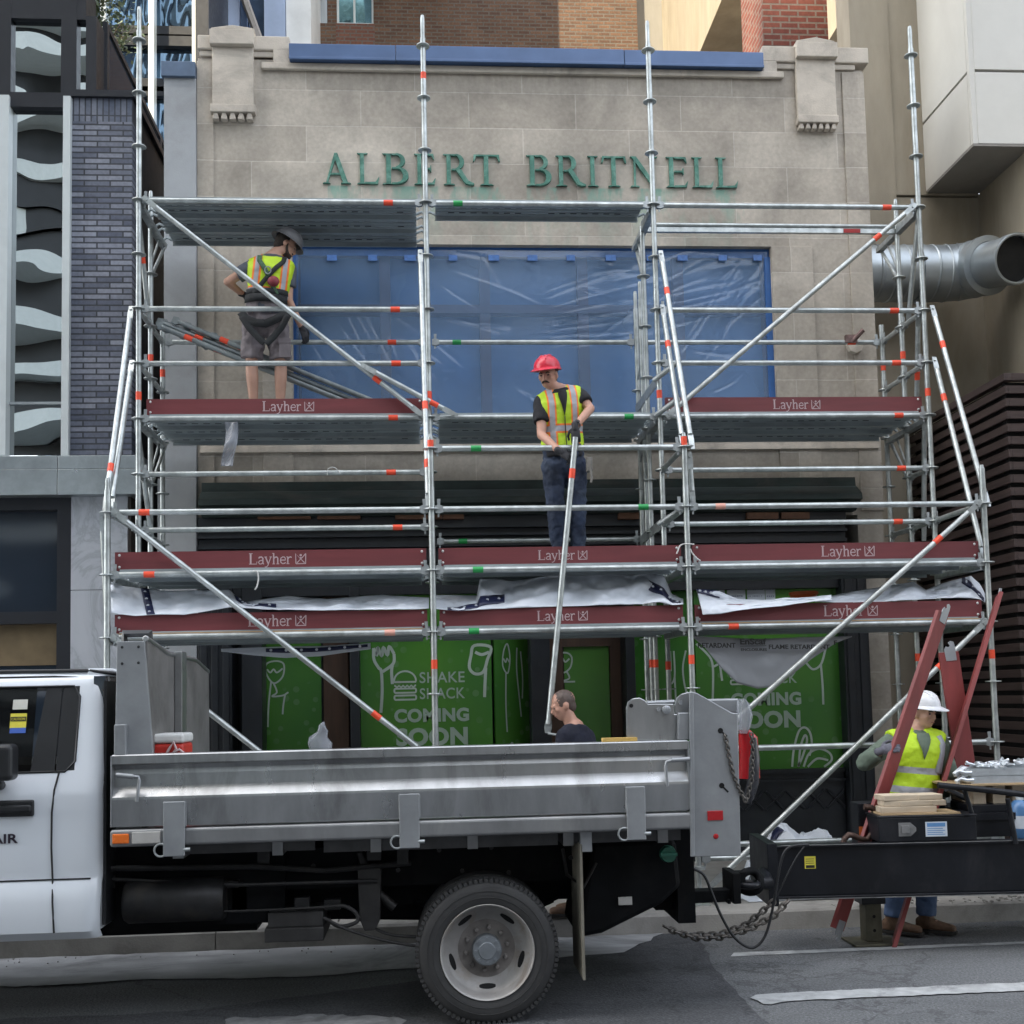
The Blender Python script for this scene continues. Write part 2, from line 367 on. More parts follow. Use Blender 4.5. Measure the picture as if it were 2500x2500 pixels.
# parapet blocks, pylons
def pylon(xa, xb, ya, yb, capx, cap, shaft, corb, dent, n, base):
    q = MB(); Y = YF
    x0,z0,x1,z1 = rect(base[0], base[1], base[2], base[3], Y); q.box((x0, Y-0.05, z0), (x1, Y+0.45, z1))
    x0,z0,x1,z1 = rect(base[0]+4, base[3], base[2]-30, base[3]+14, Y); q.box((x0, Y-0.025, z0), (x1, Y-0.001, z1))
    q.build('parapet', m_stone2, bld, bevel=0.012)
    q = MB()
    x0,z0,x1,z1 = rect(xa, ya, xb, yb, Y); q.box((x0, Y-0.115, z0), (x1, Y+0.4, z1))
    xc0,_,xc1,zc = rect(capx[0], capx[1], capx[2], capx[3], Y)
    q.prism([(xc0, z1+0.001),(xc1, z1+0.001),(xc1, z1+0.02),((xc0+xc1)/2, zc+0.0),(xc0, z1+0.02)], (0, Y-0.10, 0), EX, EZ, EY, 0.45)
    x0,z0,x1,z1b = rect(*shaft, Y); q.box((x0, Y-0.06, z0), (x1, Y-0.002, z1b))
    x0,z0,x1,z1b = rect(*corb, Y); q.box((x0, Y-0.095, z0), (x1, Y-0.001, z1b-0.003))
    x0,z0,x1,z1b = rect(*dent, Y); wq = (x1-x0)/n
    for i in range(n):
        a = x0+i*wq+wq*0.1; c = x0+(i+1)*wq-wq*0.1
        q.prism([(a+wq*0.16, z1b-0.002),(c-wq*0.16, z1b-0.002),(c, z0),(a, z0)], (0, Y-0.078, 0), EX, EZ, EY, 0.075)
    q.build('pylon', m_stone2, bld, bevel=0.008)
pylon(516,623, 86,122, (519,74,624,88), None, (520,122,621,264), (517,264,626,284), (519,284,622,300), 5, (484,93,708,127))
pylon(1937,2036, 116,152, (1937,103,2030,117), None, (1941,152,2036,290), (1942,290,2041,309), (1944,309,2038,323), 6, (1858,120,2116,158))
q = MB()
for a in ((668,125,710,168),(1860,156,1894,190)):
    x0,z0,x1,z1 = rect(*a, YF); q.box((x0, YF-0.048, z0), (x1, YF+0.4, z1+0.01))
x0,z0,x1,z1 = rect(640,168,1910,178,YF); q.box((x0, YF-0.05, TOPZ-0.07), (x1, YF-0.003, TOPZ-0.0))
q.build('parapet_step', m_stone2, bld, bevel=0.01)
m_blue = M('blue_flashing', (0.07,0.12,0.235), 0.42, 0.2, var=0.1, scale=3, spec=0.5)
q = MB(); xs = [P(708,150,Y=YF).x, P(967,150,Y=YF).x, P(1520,165,Y=YF).x, P(1858,170,Y=YF).x]
zb = TOPZ+0.005
for i in range(3):
    q.box((xs[i]+0.002, YF-0.11-0.004*(i % 2), zb), (xs[i+1]-0.002, YF+0.4, zb+0.165))
    q.box((xs[i]+0.002, YF-0.125-0.004*(i % 2), zb-0.012), (xs[i+1]-0.002, YF-0.1135-0.004*(i % 2), zb+0.02))
q.build('coping', m_blue, bld, bevel=0.006)

# bronze letters (serif capitals drawn as outlines; unit = cap height)
def arcband(cx, cy, rx, ry, ix, iy, a0, a1, n=14, sx=0):
    o = [(cx+rx*math.cos(R_(a0+(a1-a0)*i/n)), cy+ry*math.sin(R_(a0+(a1-a0)*i/n))) for i in range(n+1)]
    k = [(cx+sx+ix*math.cos(R_(a0+(a1-a0)*i/n)), cy+iy*math.sin(R_(a0+(a1-a0)*i/n))) for i in range(n+1)]
    return [[o[i], o[i+1], k[i+1], k[i]] for i in range(n)]
def bar(x0, y0, x1, y1): return [(x0,y0),(x1,y0),(x1,y1),(x0,y1)]
def serif(x, y, wd, up): 
    h = 0.035; return [(x-wd/2, y),(x+wd/2, y),(x+wd*0.32, y+h*up),(x-wd*0.32, y+h*up)] if up > 0 else [(x-wd*0.32, y+h*up),(x+wd*0.32, y+h*up),(x+wd/2, y),(x-wd/2, y)]
def glyph(ch):
    S = 0.125
    if ch == 'A': return [[(0.10,0),(0.16,0),(0.455,0.86),(0.40,1.0)], [(0.40,1.0),(0.44,0.74),(0.70,0.0),(0.87,0.0),(0.50,1.0)], bar(0.23,0.29,0.64,0.345), serif(0.13,0,0.26,1), serif(0.785,0,0.34,1)]
    if ch == 'L': return [bar(0.10,0,0.10+S,1), serif(0.175,0,0.34,1), serif(0.175,1,0.34,-1), [(0.25,0),(0.66,0),(0.70,0.24),(0.64,0.14),(0.58,0.065),(0.25,0.055)]]
    if ch == 'I': return [bar(0.10,0,0.10+S,1), serif(0.175,0,0.34,1), serif(0.175,1,0.34,-1)]
    if ch == 'E': return [bar(0.10,0,0.10+S,1), serif(0.13,0,0.25,1), serif(0.13,1,0.25,-1), [(0.25,0),(0.62,0),(0.66,0.22),(0.6,0.13),(0.55,0.06),(0.25,0.055)], bar(0.25,0.49,0.5,0.545), [(0.5,0.42),(0.53,0.42),(0.53,0.62),(0.5,0.62)], [(0.25,1),(0.6,1),(0.63,0.8),(0.58,0.87),(0.54,0.94),(0.25,0.945)]]
    if ch == 'T': return [bar(0.31,0,0.31+S,1), serif(0.385,0,0.36,1), bar(0.04,0.945,0.73,1), [(0.02,0.78),(0.055,0.78),(0.11,0.945),(0.05,1)], [(0.75,0.78),(0.715,0.78),(0.66,0.945),(0.72,1)]]
    if ch == 'N': return [bar(0.13,0,0.185,0.98), serif(0.155,0,0.28,1), bar(0.70,0.0,0.755,1), serif(0.73,1,0.28,-1), [(0.02,1),(0.2,1),(0.755,0.14),(0.755,-0.03),(0.70,-0.01),(0.10,0.94)]]
    up = [bar(0.10,0,0.10+S,1), serif(0.13,0,0.26,1) if ch == 'B' else serif(0.175,0,0.34,1), serif(0.13,1,0.26,-1)]
    if ch == 'B': return up + [bar(0.25,0.945,0.38,1), bar(0.25,0.50,0.40,0.55), bar(0.25,0,0.40,0.055)] + arcband(0.36,0.765,0.24,0.235,0.12,0.18,-90,90) + arcband(0.40,0.265,0.285,0.265,0.14,0.21,-90,90)
    if ch == 'R': return up + [bar(0.25,0.945,0.38,1), bar(0.25,0.47,0.40,0.525)] + arcband(0.37,0.745,0.26,0.255,0.12,0.20,-90,90) + [[(0.36,0.5),(0.53,0.5),(0.74,0.13),(0.92,0.03),(0.92,0.0),(0.78,-0.01),(0.66,0.03)]]
    return []
LET = [('A',788,857),('L',872,926),('B',934,998),('E',1012,1064),('R',1083,1158),('T',1156,1222),('B',1286,1347),('R',1358,1431),('I',1436,1462),('T',1470,1531),('N',1540,1608),('E',1628,1681),('L',1691,1743),('L',1749,1803)]
m_verd = M('verdigris_bronze', (0.065,0.19,0.145), 0.65, 0.1, var=0.35, scale=14, dirt=(0.22,0.40,0.33), dirt_amt=0.8)
for ch, a, c in LET:
    lt = MB(); g = glyph(ch); gx0 = min(p[0] for q in g for p in q); gx1 = max(p[0] for q in g for p in q)
    yb_ = 452+(a-790)*0.0055; X0 = P(a, yb_, Y=YF-0.03).x; X1 = P(c, yb_, Y=YF-0.03).x; Z0 = LETZ; Hh = 0.325
    for i, q in enumerate(g):
        lt.prism([((p[0]-gx0)/(gx1-gx0)*(X1-X0), p[1]*Hh) for p in q], (X0, YF-0.002, Z0), EX, EZ, -EY, 0.026+0.0006*i)
    lt.build('letter', m_verd, bld)

# big window: mullions, glass, plastic sheet and tape
m_mull = M('mullion_paint', (0.115,0.095,0.125), 0.6, var=0.15)
m_glassd, t, b = nodes_of('dark_glass'); b.inputs['Base Color'].default_value = (0.02,0.03,0.045,1); b.inputs['Roughness'].default_value = 0.06; b.inputs['Specular IOR Level'].default_value = 0.7
wn = MB(); wn.box((WX0, YF+0.25, WZ0), (WX1, YF+0.26, WZ1)); win = wn.build('window', M('blue_pane', (0.095,0.20,0.385), 0.25, var=0.3, scale=0.8), bld)  # blue is painted into the pane colour, mottled at random
fr = MB()
for a in (941, 1185, 1425, 1659):
    x = P(a, 800, Y=YF+0.15).x; fr.box((x-0.055, YF+0.14, WZ0+0.06), (x+0.055, YF+0.25, WZ1-0.06))
ztr = P(1250,756,Y=YF+0.15).z
fr.box((WX0+0.06, YF+0.13, ztr-0.045), (WX1-0.06, YF+0.2505, ztr+0.045))
for z0, z1 in ((WZ0, WZ0+0.06), (WZ1-0.06, WZ1)): fr.box((WX0, YF+0.12, z0), (WX1, YF+0.249, z1))
for x0, x1 in ((WX0, WX0+0.06), (WX1-0.06, WX1)): fr.box((x0, YF+0.12, WZ0+0.061), (x1, YF+0.248, WZ1-0.061))
fr.build('frame', m_mull, win)
m_tape = M('blue_masking_tape', (0.025,0.11,0.33), 0.55, var=0.12, scale=10)
tp = MB(); yt = YF+0.075
tp.box((WX0, yt, WZ1-0.095), (WX1, yt+0.008, WZ1)); tp.box((WX1-0.06, yt-0.03, WZ0), (WX1, yt+0.009, WZ1-0.096)); tp.box((WX0, yt+0.001, WZ0), (WX0+0.05, yt+0.009, WZ1-0.076))
tp.build('tape', m_tape, win)
# plastic: creased film, half see-through
m_film, t, b = nodes_of('plastic_film')
b.inputs['Base Color'].default_value = (0.23,0.36,0.56,1); b.inputs['Roughness'].default_value = 0.12; b.inputs['Specular IOR Level'].default_value = 0.8
tr = t.nodes.new('ShaderNodeBsdfTransparent'); tr.inputs[0].default_value = (0.82,0.90,1.0,1)
mx = t.nodes.new('ShaderNodeMixShader'); t.links.new(tr.outputs[0], mx.inputs[1]); t.links.new(b.outputs[0], mx.inputs[2])
t.links.new(ramp(t, nz(t, pos(t), 0.9, 3, 0.5), [(0.3, 0.32), (0.7, 0.52)]), mx.inputs[0]); t.links.new(mx.outputs[0], t.nodes['Material Output'].inputs[0])
import numpy as np
fr_ = random.Random(21); W_, H_ = WX1-WX0, WZ1-WZ0
CREASE = []      # (x, z, angle, length, width, height): bundles of straight tension creases running out from pinned points
for (cu, cv, ang, spread, n_, ln) in ((0.50,0.56,16,7,13,1.5),(0.46,0.30,-24,6,11,1.6),(0.40,0.12,-20,9,8,1.3),(0.70,0.78,14,6,11,1.3),(0.98,0.95,215,22,14,1.0),(0.80,0.30,40,30,10,0.8),(0.05,0.80,-62,6,8,1.4),(0.16,0.55,-50,20,7,0.9),(0.30,0.92,-35,18,7,0.9),(0.60,0.92,-30,35,7,0.7),(0.88,0.55,70,25,9,0.8),(0.55,0.02,100,40,8,0.6)):
    for i in range(n_):
        a_ = R_(ang+fr_.gauss(0, spread)); l_ = ln*fr_.uniform(0.4, 1.1); off = fr_.gauss(0, 0.22); x_ = cu*W_-math.sin(a_)*off+fr_.uniform(0,0.3)*math.cos(a_); z_ = cv*H_+math.cos(a_)*off+fr_.uniform(0,0.3)*math.sin(a_)
        CREASE.append((x_, z_, a_, l_, fr_.uniform(0.009, 0.026), fr_.choice((-1,1,1))*fr_.uniform(0.002, 0.0062)))
nu, nv = 420, 170
gx, gz = np.meshgrid(np.linspace(0.03, W_-0.02, nu+1), np.linspace(0.02, H_-0.03, nv+1)); disp = np.zeros_like(gx)
for (x_, z_, a_, l_, wd, ht) in CREASE:
    t_ = ((gx-x_)*math.cos(a_)+(gz-z_)*math.sin(a_))/l_; q_ = -(gx-x_)*math.sin(a_)+(gz-z_)*math.cos(a_)+0.03*np.sin(t_*3+x_*9)
    env = np.where((t_ > 0) & (t_ < 1), np.sin(np.pi*np.clip(t_,0,1))**0.7, 0); ww = wd*(0.6+0.8*np.clip(t_,0,1)); disp += ht*env*np.exp(-(q_/ww)**2)
disp += 0.016*np.array([[noise.noise(Vector((gx[j,i]*0.8, gz[j,i]*1.1, 1.3))) for i in range(nu+1)] for j in range(nv+1)])
disp *= np.clip(np.minimum(np.minimum(gx, W_-gx), np.minimum(gz, H_-gz))*8, 0, 1)
fb = MB(); fb.add([(WX0+gx[j,i], yt-0.006+disp[j,i], WZ0+gz[j,i]) for j in range(nv+1) for i in range(nu+1)], [(j*(nu+1)+i, j*(nu+1)+i+1, (j+1)*(nu+1)+i+1, (j+1)*(nu+1)+i) for j in range(nv) for i in range(nu)]); fb.build('plastic_sheet', m_film, win, smooth=180)
# blue print marks along the top edge of the film: short tape prints
tm = MB()
for a in (812, 912, 1000, 1108, 1205, 1300, 1395, 1490, 1590, 1665, 1765, 1850):
    x = P(a, 626, Y=yt).x; zt_ = P(a, 632, Y=yt).z; tm.box((x-0.055, yt-0.032, zt_-0.03), (x+0.03+0.05*random.random(), yt-0.030, zt_+0.03))
tm.build('tape_print', M('pale_blue_print', (0.06,0.16,0.42), 0.5, var=0.2, scale=30), win)

# cornice and dark shop fascia
m_dkgreen = M('weathered_green_paint', (0.022,0.036,0.033), 0.55, var=0.4, scale=8, stretch=(0.4,1,1), dirt=(0.075,0.07,0.06), dirt_amt=0.6)
m_dark = M('black_shop_paint', (0.013,0.016,0.021), 0.4, var=0.3, scale=5, dirt=(0.035,0.035,0.035), dirt_amt=0.4)
m_wood = M('brown_timber', (0.075,0.04,0.024), 0.55, var=0.3, scale=4, stretch=(3,3,0.4), bmp=0.1)
q = MB()
CXL, CXR = P(484,1215,Y=YF-0.3).x, P(2105,1215,Y=YF-0.3).x
CXI = P(2066,1400,Y=YF).x
def zf(y, Y=YF): return P(1250, y, Y=Y).z
prof = [(0.0, zf(1172)), (-0.13, zf(1178)), (-0.14, zf(1200)), (-0.17, zf(1203)), (-0.30, zf(1212,YF-0.3)), (-0.31, zf(1226,YF-0.3)), (-0.24, zf(1232,YF-0.25)), (-0.23, zf(1240,YF-0.25)), (-0.16, zf(1246,YF-0.2)), (-0.12, zf(1256,YF-0.1)), (0.0, zf(1260))]
q.prism(prof, (CXL, YF-0.002, 0), EY, EZ, EX, CXR-CXL)
q.build('cornice', m_dkgreen, bld)
q = MB(); z = zf(1258)
for i, (dz, dd) in enumerate(((0.10,0.06),(0.035,0.10),(0.05,0.03),(0.03,0.085),(0.07,0.02),(0.035,0.07),(0.12,0.0),(0.05,0.05),(0.3,-0.02))):
    q.box((XL, YF-dd, z-dz+0.002), (CXI, YF+0.2, z)); z -= dz
q.build('fascia', m_dark, bld)
q = MB()
for a, c in ((629,758),(775,880),(965,1080),(1082,1132),(1510,1560),(1824,1900),(1908,1976)):
    x0,z0,x1,z1 = rect(a,1246,c,1262,YF-0.12); q.box((x0, YF-0.125, z0-0.02), (x1, YF-0.0605, z1-0.02))
q.build('bare_wood_strip', M('bare_wood', (0.14,0.065,0.035), 0.7, var=0.3, scale=9), bld)
YS = YF+0.12; nY = Vector((0,-1,0))
m_green, t, b = nodes_of('green_vinyl')
p = pos(t); n1 = nz(t, p, 0.9, 3, 0.5)
g1 = mixrgb(t, ramp(t, n1, [(0.3,0),(0.7,1)]), (0.038,0.16,0.032), (0.085,0.25,0.030))
vo = t.nodes.new('ShaderNodeTexVoronoi'); t.links.new(p, vo.inputs['Vector']); vo.inputs['Scale'].default_value = 7.5; vo.inputs['Randomness'].default_value = 1
sp = math_(t, 'MULTIPLY', ramp(t, vo.outputs['Distance'], [(0.0,1.0),(0.24,0.9),(0.28,0.0)]), ramp(t, nz(t, p, 1.7, 2), [(0.44,0.0),(0.56,0.45)]))
t.links.new(mixrgb(t, sp, g1, (0.17,0.30,0.15)), b.inputs['Base Color']); b.inputs['Roughness'].default_value = 0.25; b.inputs['Specular IOR Level'].default_value = 0.5
m_line = M('white_vinyl_line', (0.44,0.52,0.45), 0.5, var=0.06)
m_linetxt = M('grey_green_vinyl_text', (0.33,0.43,0.35), 0.5, var=0.06)
# back of the shop front
q = MB(); q.box((XL, YF+0.46, 0.15), (PX0-0.01, YF+0.49, 3.3)); q.build('back_panel', m_dark, bld)
def post(x0, x1, y=1650, d0=-0.06, d1=0.3, z0=0.15, z1=3.25, mat=m_dark, name='shop_column', flutes=0):
    a = P(x0, y, Y=YF+d0).x; c = P(x1, y, Y=YF+d0).x; k = MB(); k.box((a, YF+d0, z0), (c, YF+d1, z1))
    if flutes:
        for i in range(flutes):
            xx = a+(c-a)*(i+0.5)/flutes; k.box((xx-(c-a)*0.3/flutes, YF+d0-0.018, z0+0.25), (xx+(c-a)*0.3/flutes, YF+d0-0.001, z1-0.2))
    return k.build(name, mat, bld, bevel=0.006)
post(484, 566, flutes=3); post(590, 640, d0=0.0); post(855, 878, d0=0.0); post(1297, 1344, d0=-0.03); post(1530, 1552, d0=0.0, d1=0.4); post(2064, 2126, d0=-0.05, flutes=2)
def pane(x0, y0, x1, y1, Y, yaw=0.0, name='poster_window', mat=None):
    X0,Z0,X1,Z1 = rect(x0,y0,x1,y1,Y); k = MB(); k.box((X0,Y,Z0),(X1,Y+0.02,Z1)); return k.build(name, mat or m_green, bld), (X0,Z0,X1,Z1)
GW = []
w1, r1 = pane(880,1405,1200,1885,YS)
w2, r2 = pane(1700,1430,2065,1880,YS)
d1, rd1 = pane(648,1560,785,1900,YF+0.42); d2, rd2 = pane(1380,1578,1490,1900,YF+0.38)
# angled side panels (return of the shop window into the doorway)
def angled(x0, y0, x1, y1, Ya, Yb):
    a0 = P(x0,(y0+y1)/2,Y=Ya); a1 = P(x1,(y0+y1)/2,Y=Yb); Z1 = P((x0+x1)/2,y0,Y=(Ya+Yb)/2).z; Z0 = P((x0+x1)/2,y1,Y=(Ya+Yb)/2).z
    u = Vector((a1.x-a0.x, a1.y-a0.y, 0)); n = Vector((u.y,-u.x,0)).normalized(); k = MB()
    k.prism([(0,0),(u.length,0),(u.length,Z1-Z0),(0,Z1-Z0)], (a0.x,a0.y,Z0), u.normalized(), EZ, -n, 0.02)
    return k.build('poster_window', m_green, bld), (Vector((a0.x,a0.y,Z0)), u.normalized(), n, u.length, Z1-Z0)
a1_, ra1 = angled(1208,1440,1296,1885,YS+0.01,YF+0.42); a2_, ra2 = angled(1552,1440,1698,1885,YF+0.42,YS+0.01)
# door frames in brown timber
for (x0,x1,Y) in ((790,852,YF+0.36),(1345,1378,YF+0.34),(1492,1530,YF+0.34)):
    X0,Z0,X1,Z1 = rect(x0,1450,x1,1995,Y); k = MB(); k.box((X0,Y,0.15),(X1,Y+0.1,Z1)); k.build('door_frame', m_wood, bld, bevel=0.008)
X0,Z0,X1,Z1 = rect(1345,1560,1530,1578,YF+0.34); k = MB(); k.box((X0,YF+0.335,Z0),(X1,YF+0.44,Z1+0.05)); k.build('door_frame', m_wood, bld)
# stall riser with pierced grille below the right window
X0,Z0,X1,Z1 = rect(1690,1882,2064,1990,YS-0.05); k = MB(); k.box((X0,YS-0.04,0.15),(X1,YS+0.2,Z1)); k.box((X0,YS-0.07,Z1-0.12),(X1,YS-0.041,Z1-0.09)); k.box((X0,YS-0.075,Z1-0.03),(X1,YS-0.0405,Z1+0.015))
zc_ = Z1-0.3
for i in range(7):
    xx = X0+0.12+i*(X1-X0-0.2)/6.5
    k.tube((xx,YS-0.05,zc_-0.09),(xx+0.18,YS-0.05,zc_+0.09),0.014,6); k.tube((xx,YS-0.05,zc_+0.09),(xx+0.18,YS-0.05,zc_-0.09),0.014,6)
k.build('stall_riser', m_dark, bld)
X0,Z0,X1,Z1 = rect(880,1887,1200,1990,YS-0.05); k = MB(); k.box((X0,YS-0.04,0.15),(X1,YS+0.2,Z1)); k.build('stall_riser', m_dark, bld)
# --- vinyl writing and drawings
def artist(win_o, o, u, n, W_, H_):
    """o = lower-left corner of pane; strokes given in 0..1 across, metres/H up"""
    def S(pts, wd, closed=False, k=None):
        k.stroke([(p[0]*W_, p[1]*H_) for p in pts], wd, o+n*0.003, u, EZ, n, 0.002, 0, closed)
    return S
def arc(cx, cy, rx, ry, a0, a1, n=14): return [(cx+rx*math.cos(R_(a0+(a1-a0)*i/n)), cy+ry*math.sin(R_(a0+(a1-a0)*i/n))) for i in range(n+1)]
def burger(k, o, u, n, x, z, wd, ht, lw):
    o2 = o+u*x+EZ*z+n*0.003
    def st(p, c=False): k.stroke([(a*wd, b_*ht) for a, b_ in p], lw, o2, u, EZ, n, 0.002, 0, c)
    st(arc(0.5,0.66,0.48,0.32,0,180)+[(0.02,0.62),(0.98,0.62)], True)
    st([(0.02,0.50)]+[(0.05+0.9*i/10, 0.50-(0.055 if i % 2 else 0)) for i in range(11)]+[(0.98,0.50)])
    for zz in (0.28, 0.05): st(arc(0.93,zz+0.05,0.05,0.07,-90,90,6)+arc(0.07,zz+0.05,0.05,0.07,90,270,6), True)
def shop_sign(win_o, o, u, n, px_left, k, kt, sx, z0, zz):
    pass
def sign_block(win_o, o, n, sc):     # o = lower-left corner of the burger
    k = MB(); burger(k, o, EX, n, 0, 0, 0.215*sc, 0.285*sc, 0.017*sc); k.build('burger_drawing', m_line, win_o); ln = o+n*0.003
    for w_, sz, dx, dz, wd, bo in (('SHAKE',0.145,0.245,0.165,0.43,0.001),('SHACK',0.145,0.245,0.012,0.43,0.001),('COMING',0.165,0.0,-0.20,0.71,0.0045),('SOON',0.215,0.015,-0.42,0.68,0.006)):
        kt = MB(); text_into(kt, w_, sz*sc, ln+EX*dx*sc+EZ*dz*sc, EX, EZ, n, width=wd*sc, bold=bo*sc*1.7, space=1.06); kt.build('lettering', m_linetxt, win_o)
o1 = P(962,1711,Y=YS); sign_block(w1, Vector((o1.x,YS,o1.z)), nY, 1.06)
o1 = P(1783,1673,Y=YS); sign_block(w2, Vector((o1.x,YS,o1.z)), nY, 1.04)
def sk(px, Y=None):   # pixel polyline on the pane plane
    return [(lambda q: (q.x, q.z))(P(x, y, Y=Y)) for x, y in px]
def spline(L, closed=False, n=5):
    out = []; k = len(L)
    for i in range(k if closed else k-1):
        g = (lambda j: L[j % k]) if closed else (lambda j: L[min(max(j,0),k-1)])
        p0, p1, p2, p3 = g(i-1), g(i), g(i+1), g(i+2)
        for j in range(n):
            t_ = j/n; out.append(tuple(0.5*(2*p1[c]+(p2[c]-p0[c])*t_+(2*p0[c]-5*p1[c]+4*p2[c]-p3[c])*t_*t_+(3*p1[c]-p0[c]-3*p2[c]+p3[c])*t_**3) for c in (0,1)))
    return out if closed else out+[L[-1]]
def draw(win_o, groups, Y, wd=0.016, name='line_drawing'):
    for lines in groups:
        k = MB()
        for i, L in enumerate(lines):
            closed = L[0] == L[-1] and len(L) > 2; Q = spline(sk(L[:-1] if closed else L, Y-0.004-0.0004*i), closed)
            k.stroke(Q, wd, (0,Y-0.004-0.0004*i,0), EX, EZ, nY, 0.002, 0, closed)
        k.build(name, m_line, win_o)
draw(w1, [[[(912,1582),(920,1600),(922,1580),(932,1602),(936,1580),(946,1600),(950,1578),(962,1596)],[(912,1582),(913,1610),(924,1630),(931,1640),(933,1690),(930,1740)],[(962,1596),(960,1620),(934,1640)],[(958,1624),(956,1640),(958,1670)]],
  [[(1158,1576),(1150,1600),(1146,1630),(1160,1645),(1180,1640),(1190,1610),(1198,1580),(1158,1576)],[(1160,1592),(1176,1598),(1194,1592)],[(1186,1630),(1184,1670),(1183,1702)]]], YS, 0.030)
draw(d1, [[[(650,1622),(650,1645),(668,1668),(688,1655),(694,1634),(690,1618),(670,1614),(650,1622)],[(652,1634),(660,1642),(668,1634),(676,1642),(690,1632)],[(668,1668),(676,1690),(664,1700),(690,1698),(704,1690)],[(662,1664),(656,1720),(654,1775)],[(696,1696),(692,1720),(690,1744)]]], YF+0.42, 0.017)
draw(d2, [[[(1360,1598),(1356,1622),(1374,1642),(1392,1630),(1396,1606),(1384,1594),(1360,1598)],[(1364,1614),(1372,1606),(1380,1616),(1390,1608)],[(1370,1642),(1364,1670),(1362,1704)],[(1384,1640),(1390,1656),(1372,1664),(1404,1664)]]], YF+0.38, 0.017)
draw(w2, [[[(1700,1572),(1722,1592),(1738,1615),(1741,1660),(1739,1735)],[(1741,1628),(1752,1622),(1766,1612)],[(1757,1616),(1760,1640),(1763,1662)]],
  [[(1968,1618),(1985,1634),(2004,1622),(2014,1590),(2016,1576)],[(2004,1622),(2008,1670),(2010,1720)]],
  [[(1934,1872),(1938,1830),(1950,1786),(1965,1776),(1978,1790),(1982,1820),(1976,1845)],[(1950,1872),(1954,1825),(1965,1795),(1970,1810),(1958,1850),(1948,1872)],[(1962,1872),(1975,1840),(2000,1828),(2025,1838),(2030,1856),(2012,1872)],[(1972,1872),(1995,1852),(2022,1856)]]], YS, 0.022)
def draw_uv(win_o, ra, groups, wd=0.016):
    o_, u_, n_, W_, H_ = ra
    for lines in groups:
        k = MB()
        for i, L in enumerate(lines):
            closed = L[0] == L[-1] and len(L) > 2; Q = spline([(a_*W_, b_*H_) for a_, b_ in (L[:-1] if closed else L)], closed)
            k.stroke(Q, wd, o_+n_*(0.003+0.0004*i), u_, EZ, n_, 0.002, 0, closed)
        k.build('line_drawing', m_line, win_o)
draw_uv(a1_, ra1, [[[(0.25,0.66),(0.22,0.58),(0.35,0.54),(0.42,0.62),(0.36,0.70),(0.25,0.66)],[(0.24,0.62),(0.30,0.60),(0.34,0.62),(0.40,0.60)],[(0.30,0.54),(0.28,0.36),(0.30,0.22)]],[[(0.62,0.68),(0.60,0.56),(0.66,0.40),(0.70,0.30)],[(0.72,0.66),(0.76,0.52),(0.74,0.40)]],[[(0.3,0.02),(0.34,0.12),(0.44,0.16),(0.5,0.08),(0.46,0.02)]]])
draw_uv(a2_, ra2, [[[(0.24,0.66),(0.20,0.58),(0.28,0.52),(0.36,0.58),(0.34,0.66),(0.24,0.66)],[(0.20,0.50),(0.30,0.48),(0.38,0.50)],[(0.21,0.45),(0.30,0.43),(0.38,0.45)],[(0.28,0.43),(0.27,0.28)]],[[(0.55,0.66),(0.53,0.54),(0.58,0.48),(0.66,0.52),(0.66,0.66)],[(0.60,0.66),(0.60,0.55)],[(0.57,0.48),(0.58,0.30),(0.57,0.22)],[(0.66,0.52),(0.67,0.36)]],[[(0.86,0.66),(0.80,0.56),(0.84,0.44),(0.92,0.42),(0.97,0.50)],[(0.86,0.44),(0.88,0.28)],[(0.93,0.42),(0.94,0.32)]]], 0.018)
# permit papers and dark columns behind the lower deck
m_paper = M('white_paper', (0.55,0.60,0.66), 0.7, var=0.05)
m_ink = M('dark_blue_ink', (0.03,0.04,0.12), 0.6)
for (x0,x1,s1,s2) in ((1757,1770,'',''),(1776,1820,'BUILDING PERMIT','20 103745 BLD 00'),(1825,1868,'BUILDING','21 10331 7'),(1870,1893,'PERMIT','00')):
    X0,Z0,X1,Z1 = rect(x0,1432,x1,1464,YS-0.02); k = MB(); k.box((X0,YS-0.012,Z0),(X1,YS-0.002,Z1)); pp = k.build('permit_paper', m_paper, bld)
    if s1:
        k = MB(); text_into(k, s1, 0.028, (X0+0.008,YS-0.0125,Z1-0.035), EX, EZ, nY, width=(X1-X0)*0.85); text_into(k, s2, 0.02, (X0+0.008,YS-0.0125,Z0+0.03), EX, EZ, nY, width=(X1-X0)*0.8)
        k.build('lettering', m_ink, pp)

# ---- grey concrete fin at the left edge of the shop
m_greyc = M('grey_render', (0.33,0.345,0.36), 0.75, var=0.10, scale=2.5, bmp=0.15, bscale=80, dirt=(0.23,0.23,0.23), dirt_amt=0.5)
FX0, FX1 = P(400,700,Y=YF-0.05).x, P(479,700,Y=YF-0.05).x
fin = thing('party_wall', 'narrow grey rendered party wall end with blue metal cap between shop and dark brick building', 'wall', ((FX0+FX1)/2, YF, 0.15))
q = MB(); zt = P(440,186,Y=YF-0.05).z; zmid = P(440,1168,Y=YF-0.05).z
q.box((FX0, YF-0.05, zmid), (FX1, YF+1.2, zt)); q.box((P(385,1200,Y=YF-0.05).x, YF-0.06, 0.15), (FX1, YF+1.2, zmid-0.002)); q.build('render', m_greyc, fin, bevel=0.006)
q = MB(); q.box((FX0-0.02, YF-0.09, zt-0.02), (FX1+0.0, YF+0.7, P(440,149,Y=YF-0.09).z)); q.build('cap', M('slate_blue_metal', (0.10,0.145,0.22), 0.5, 0.2), fin, bevel=0.005)

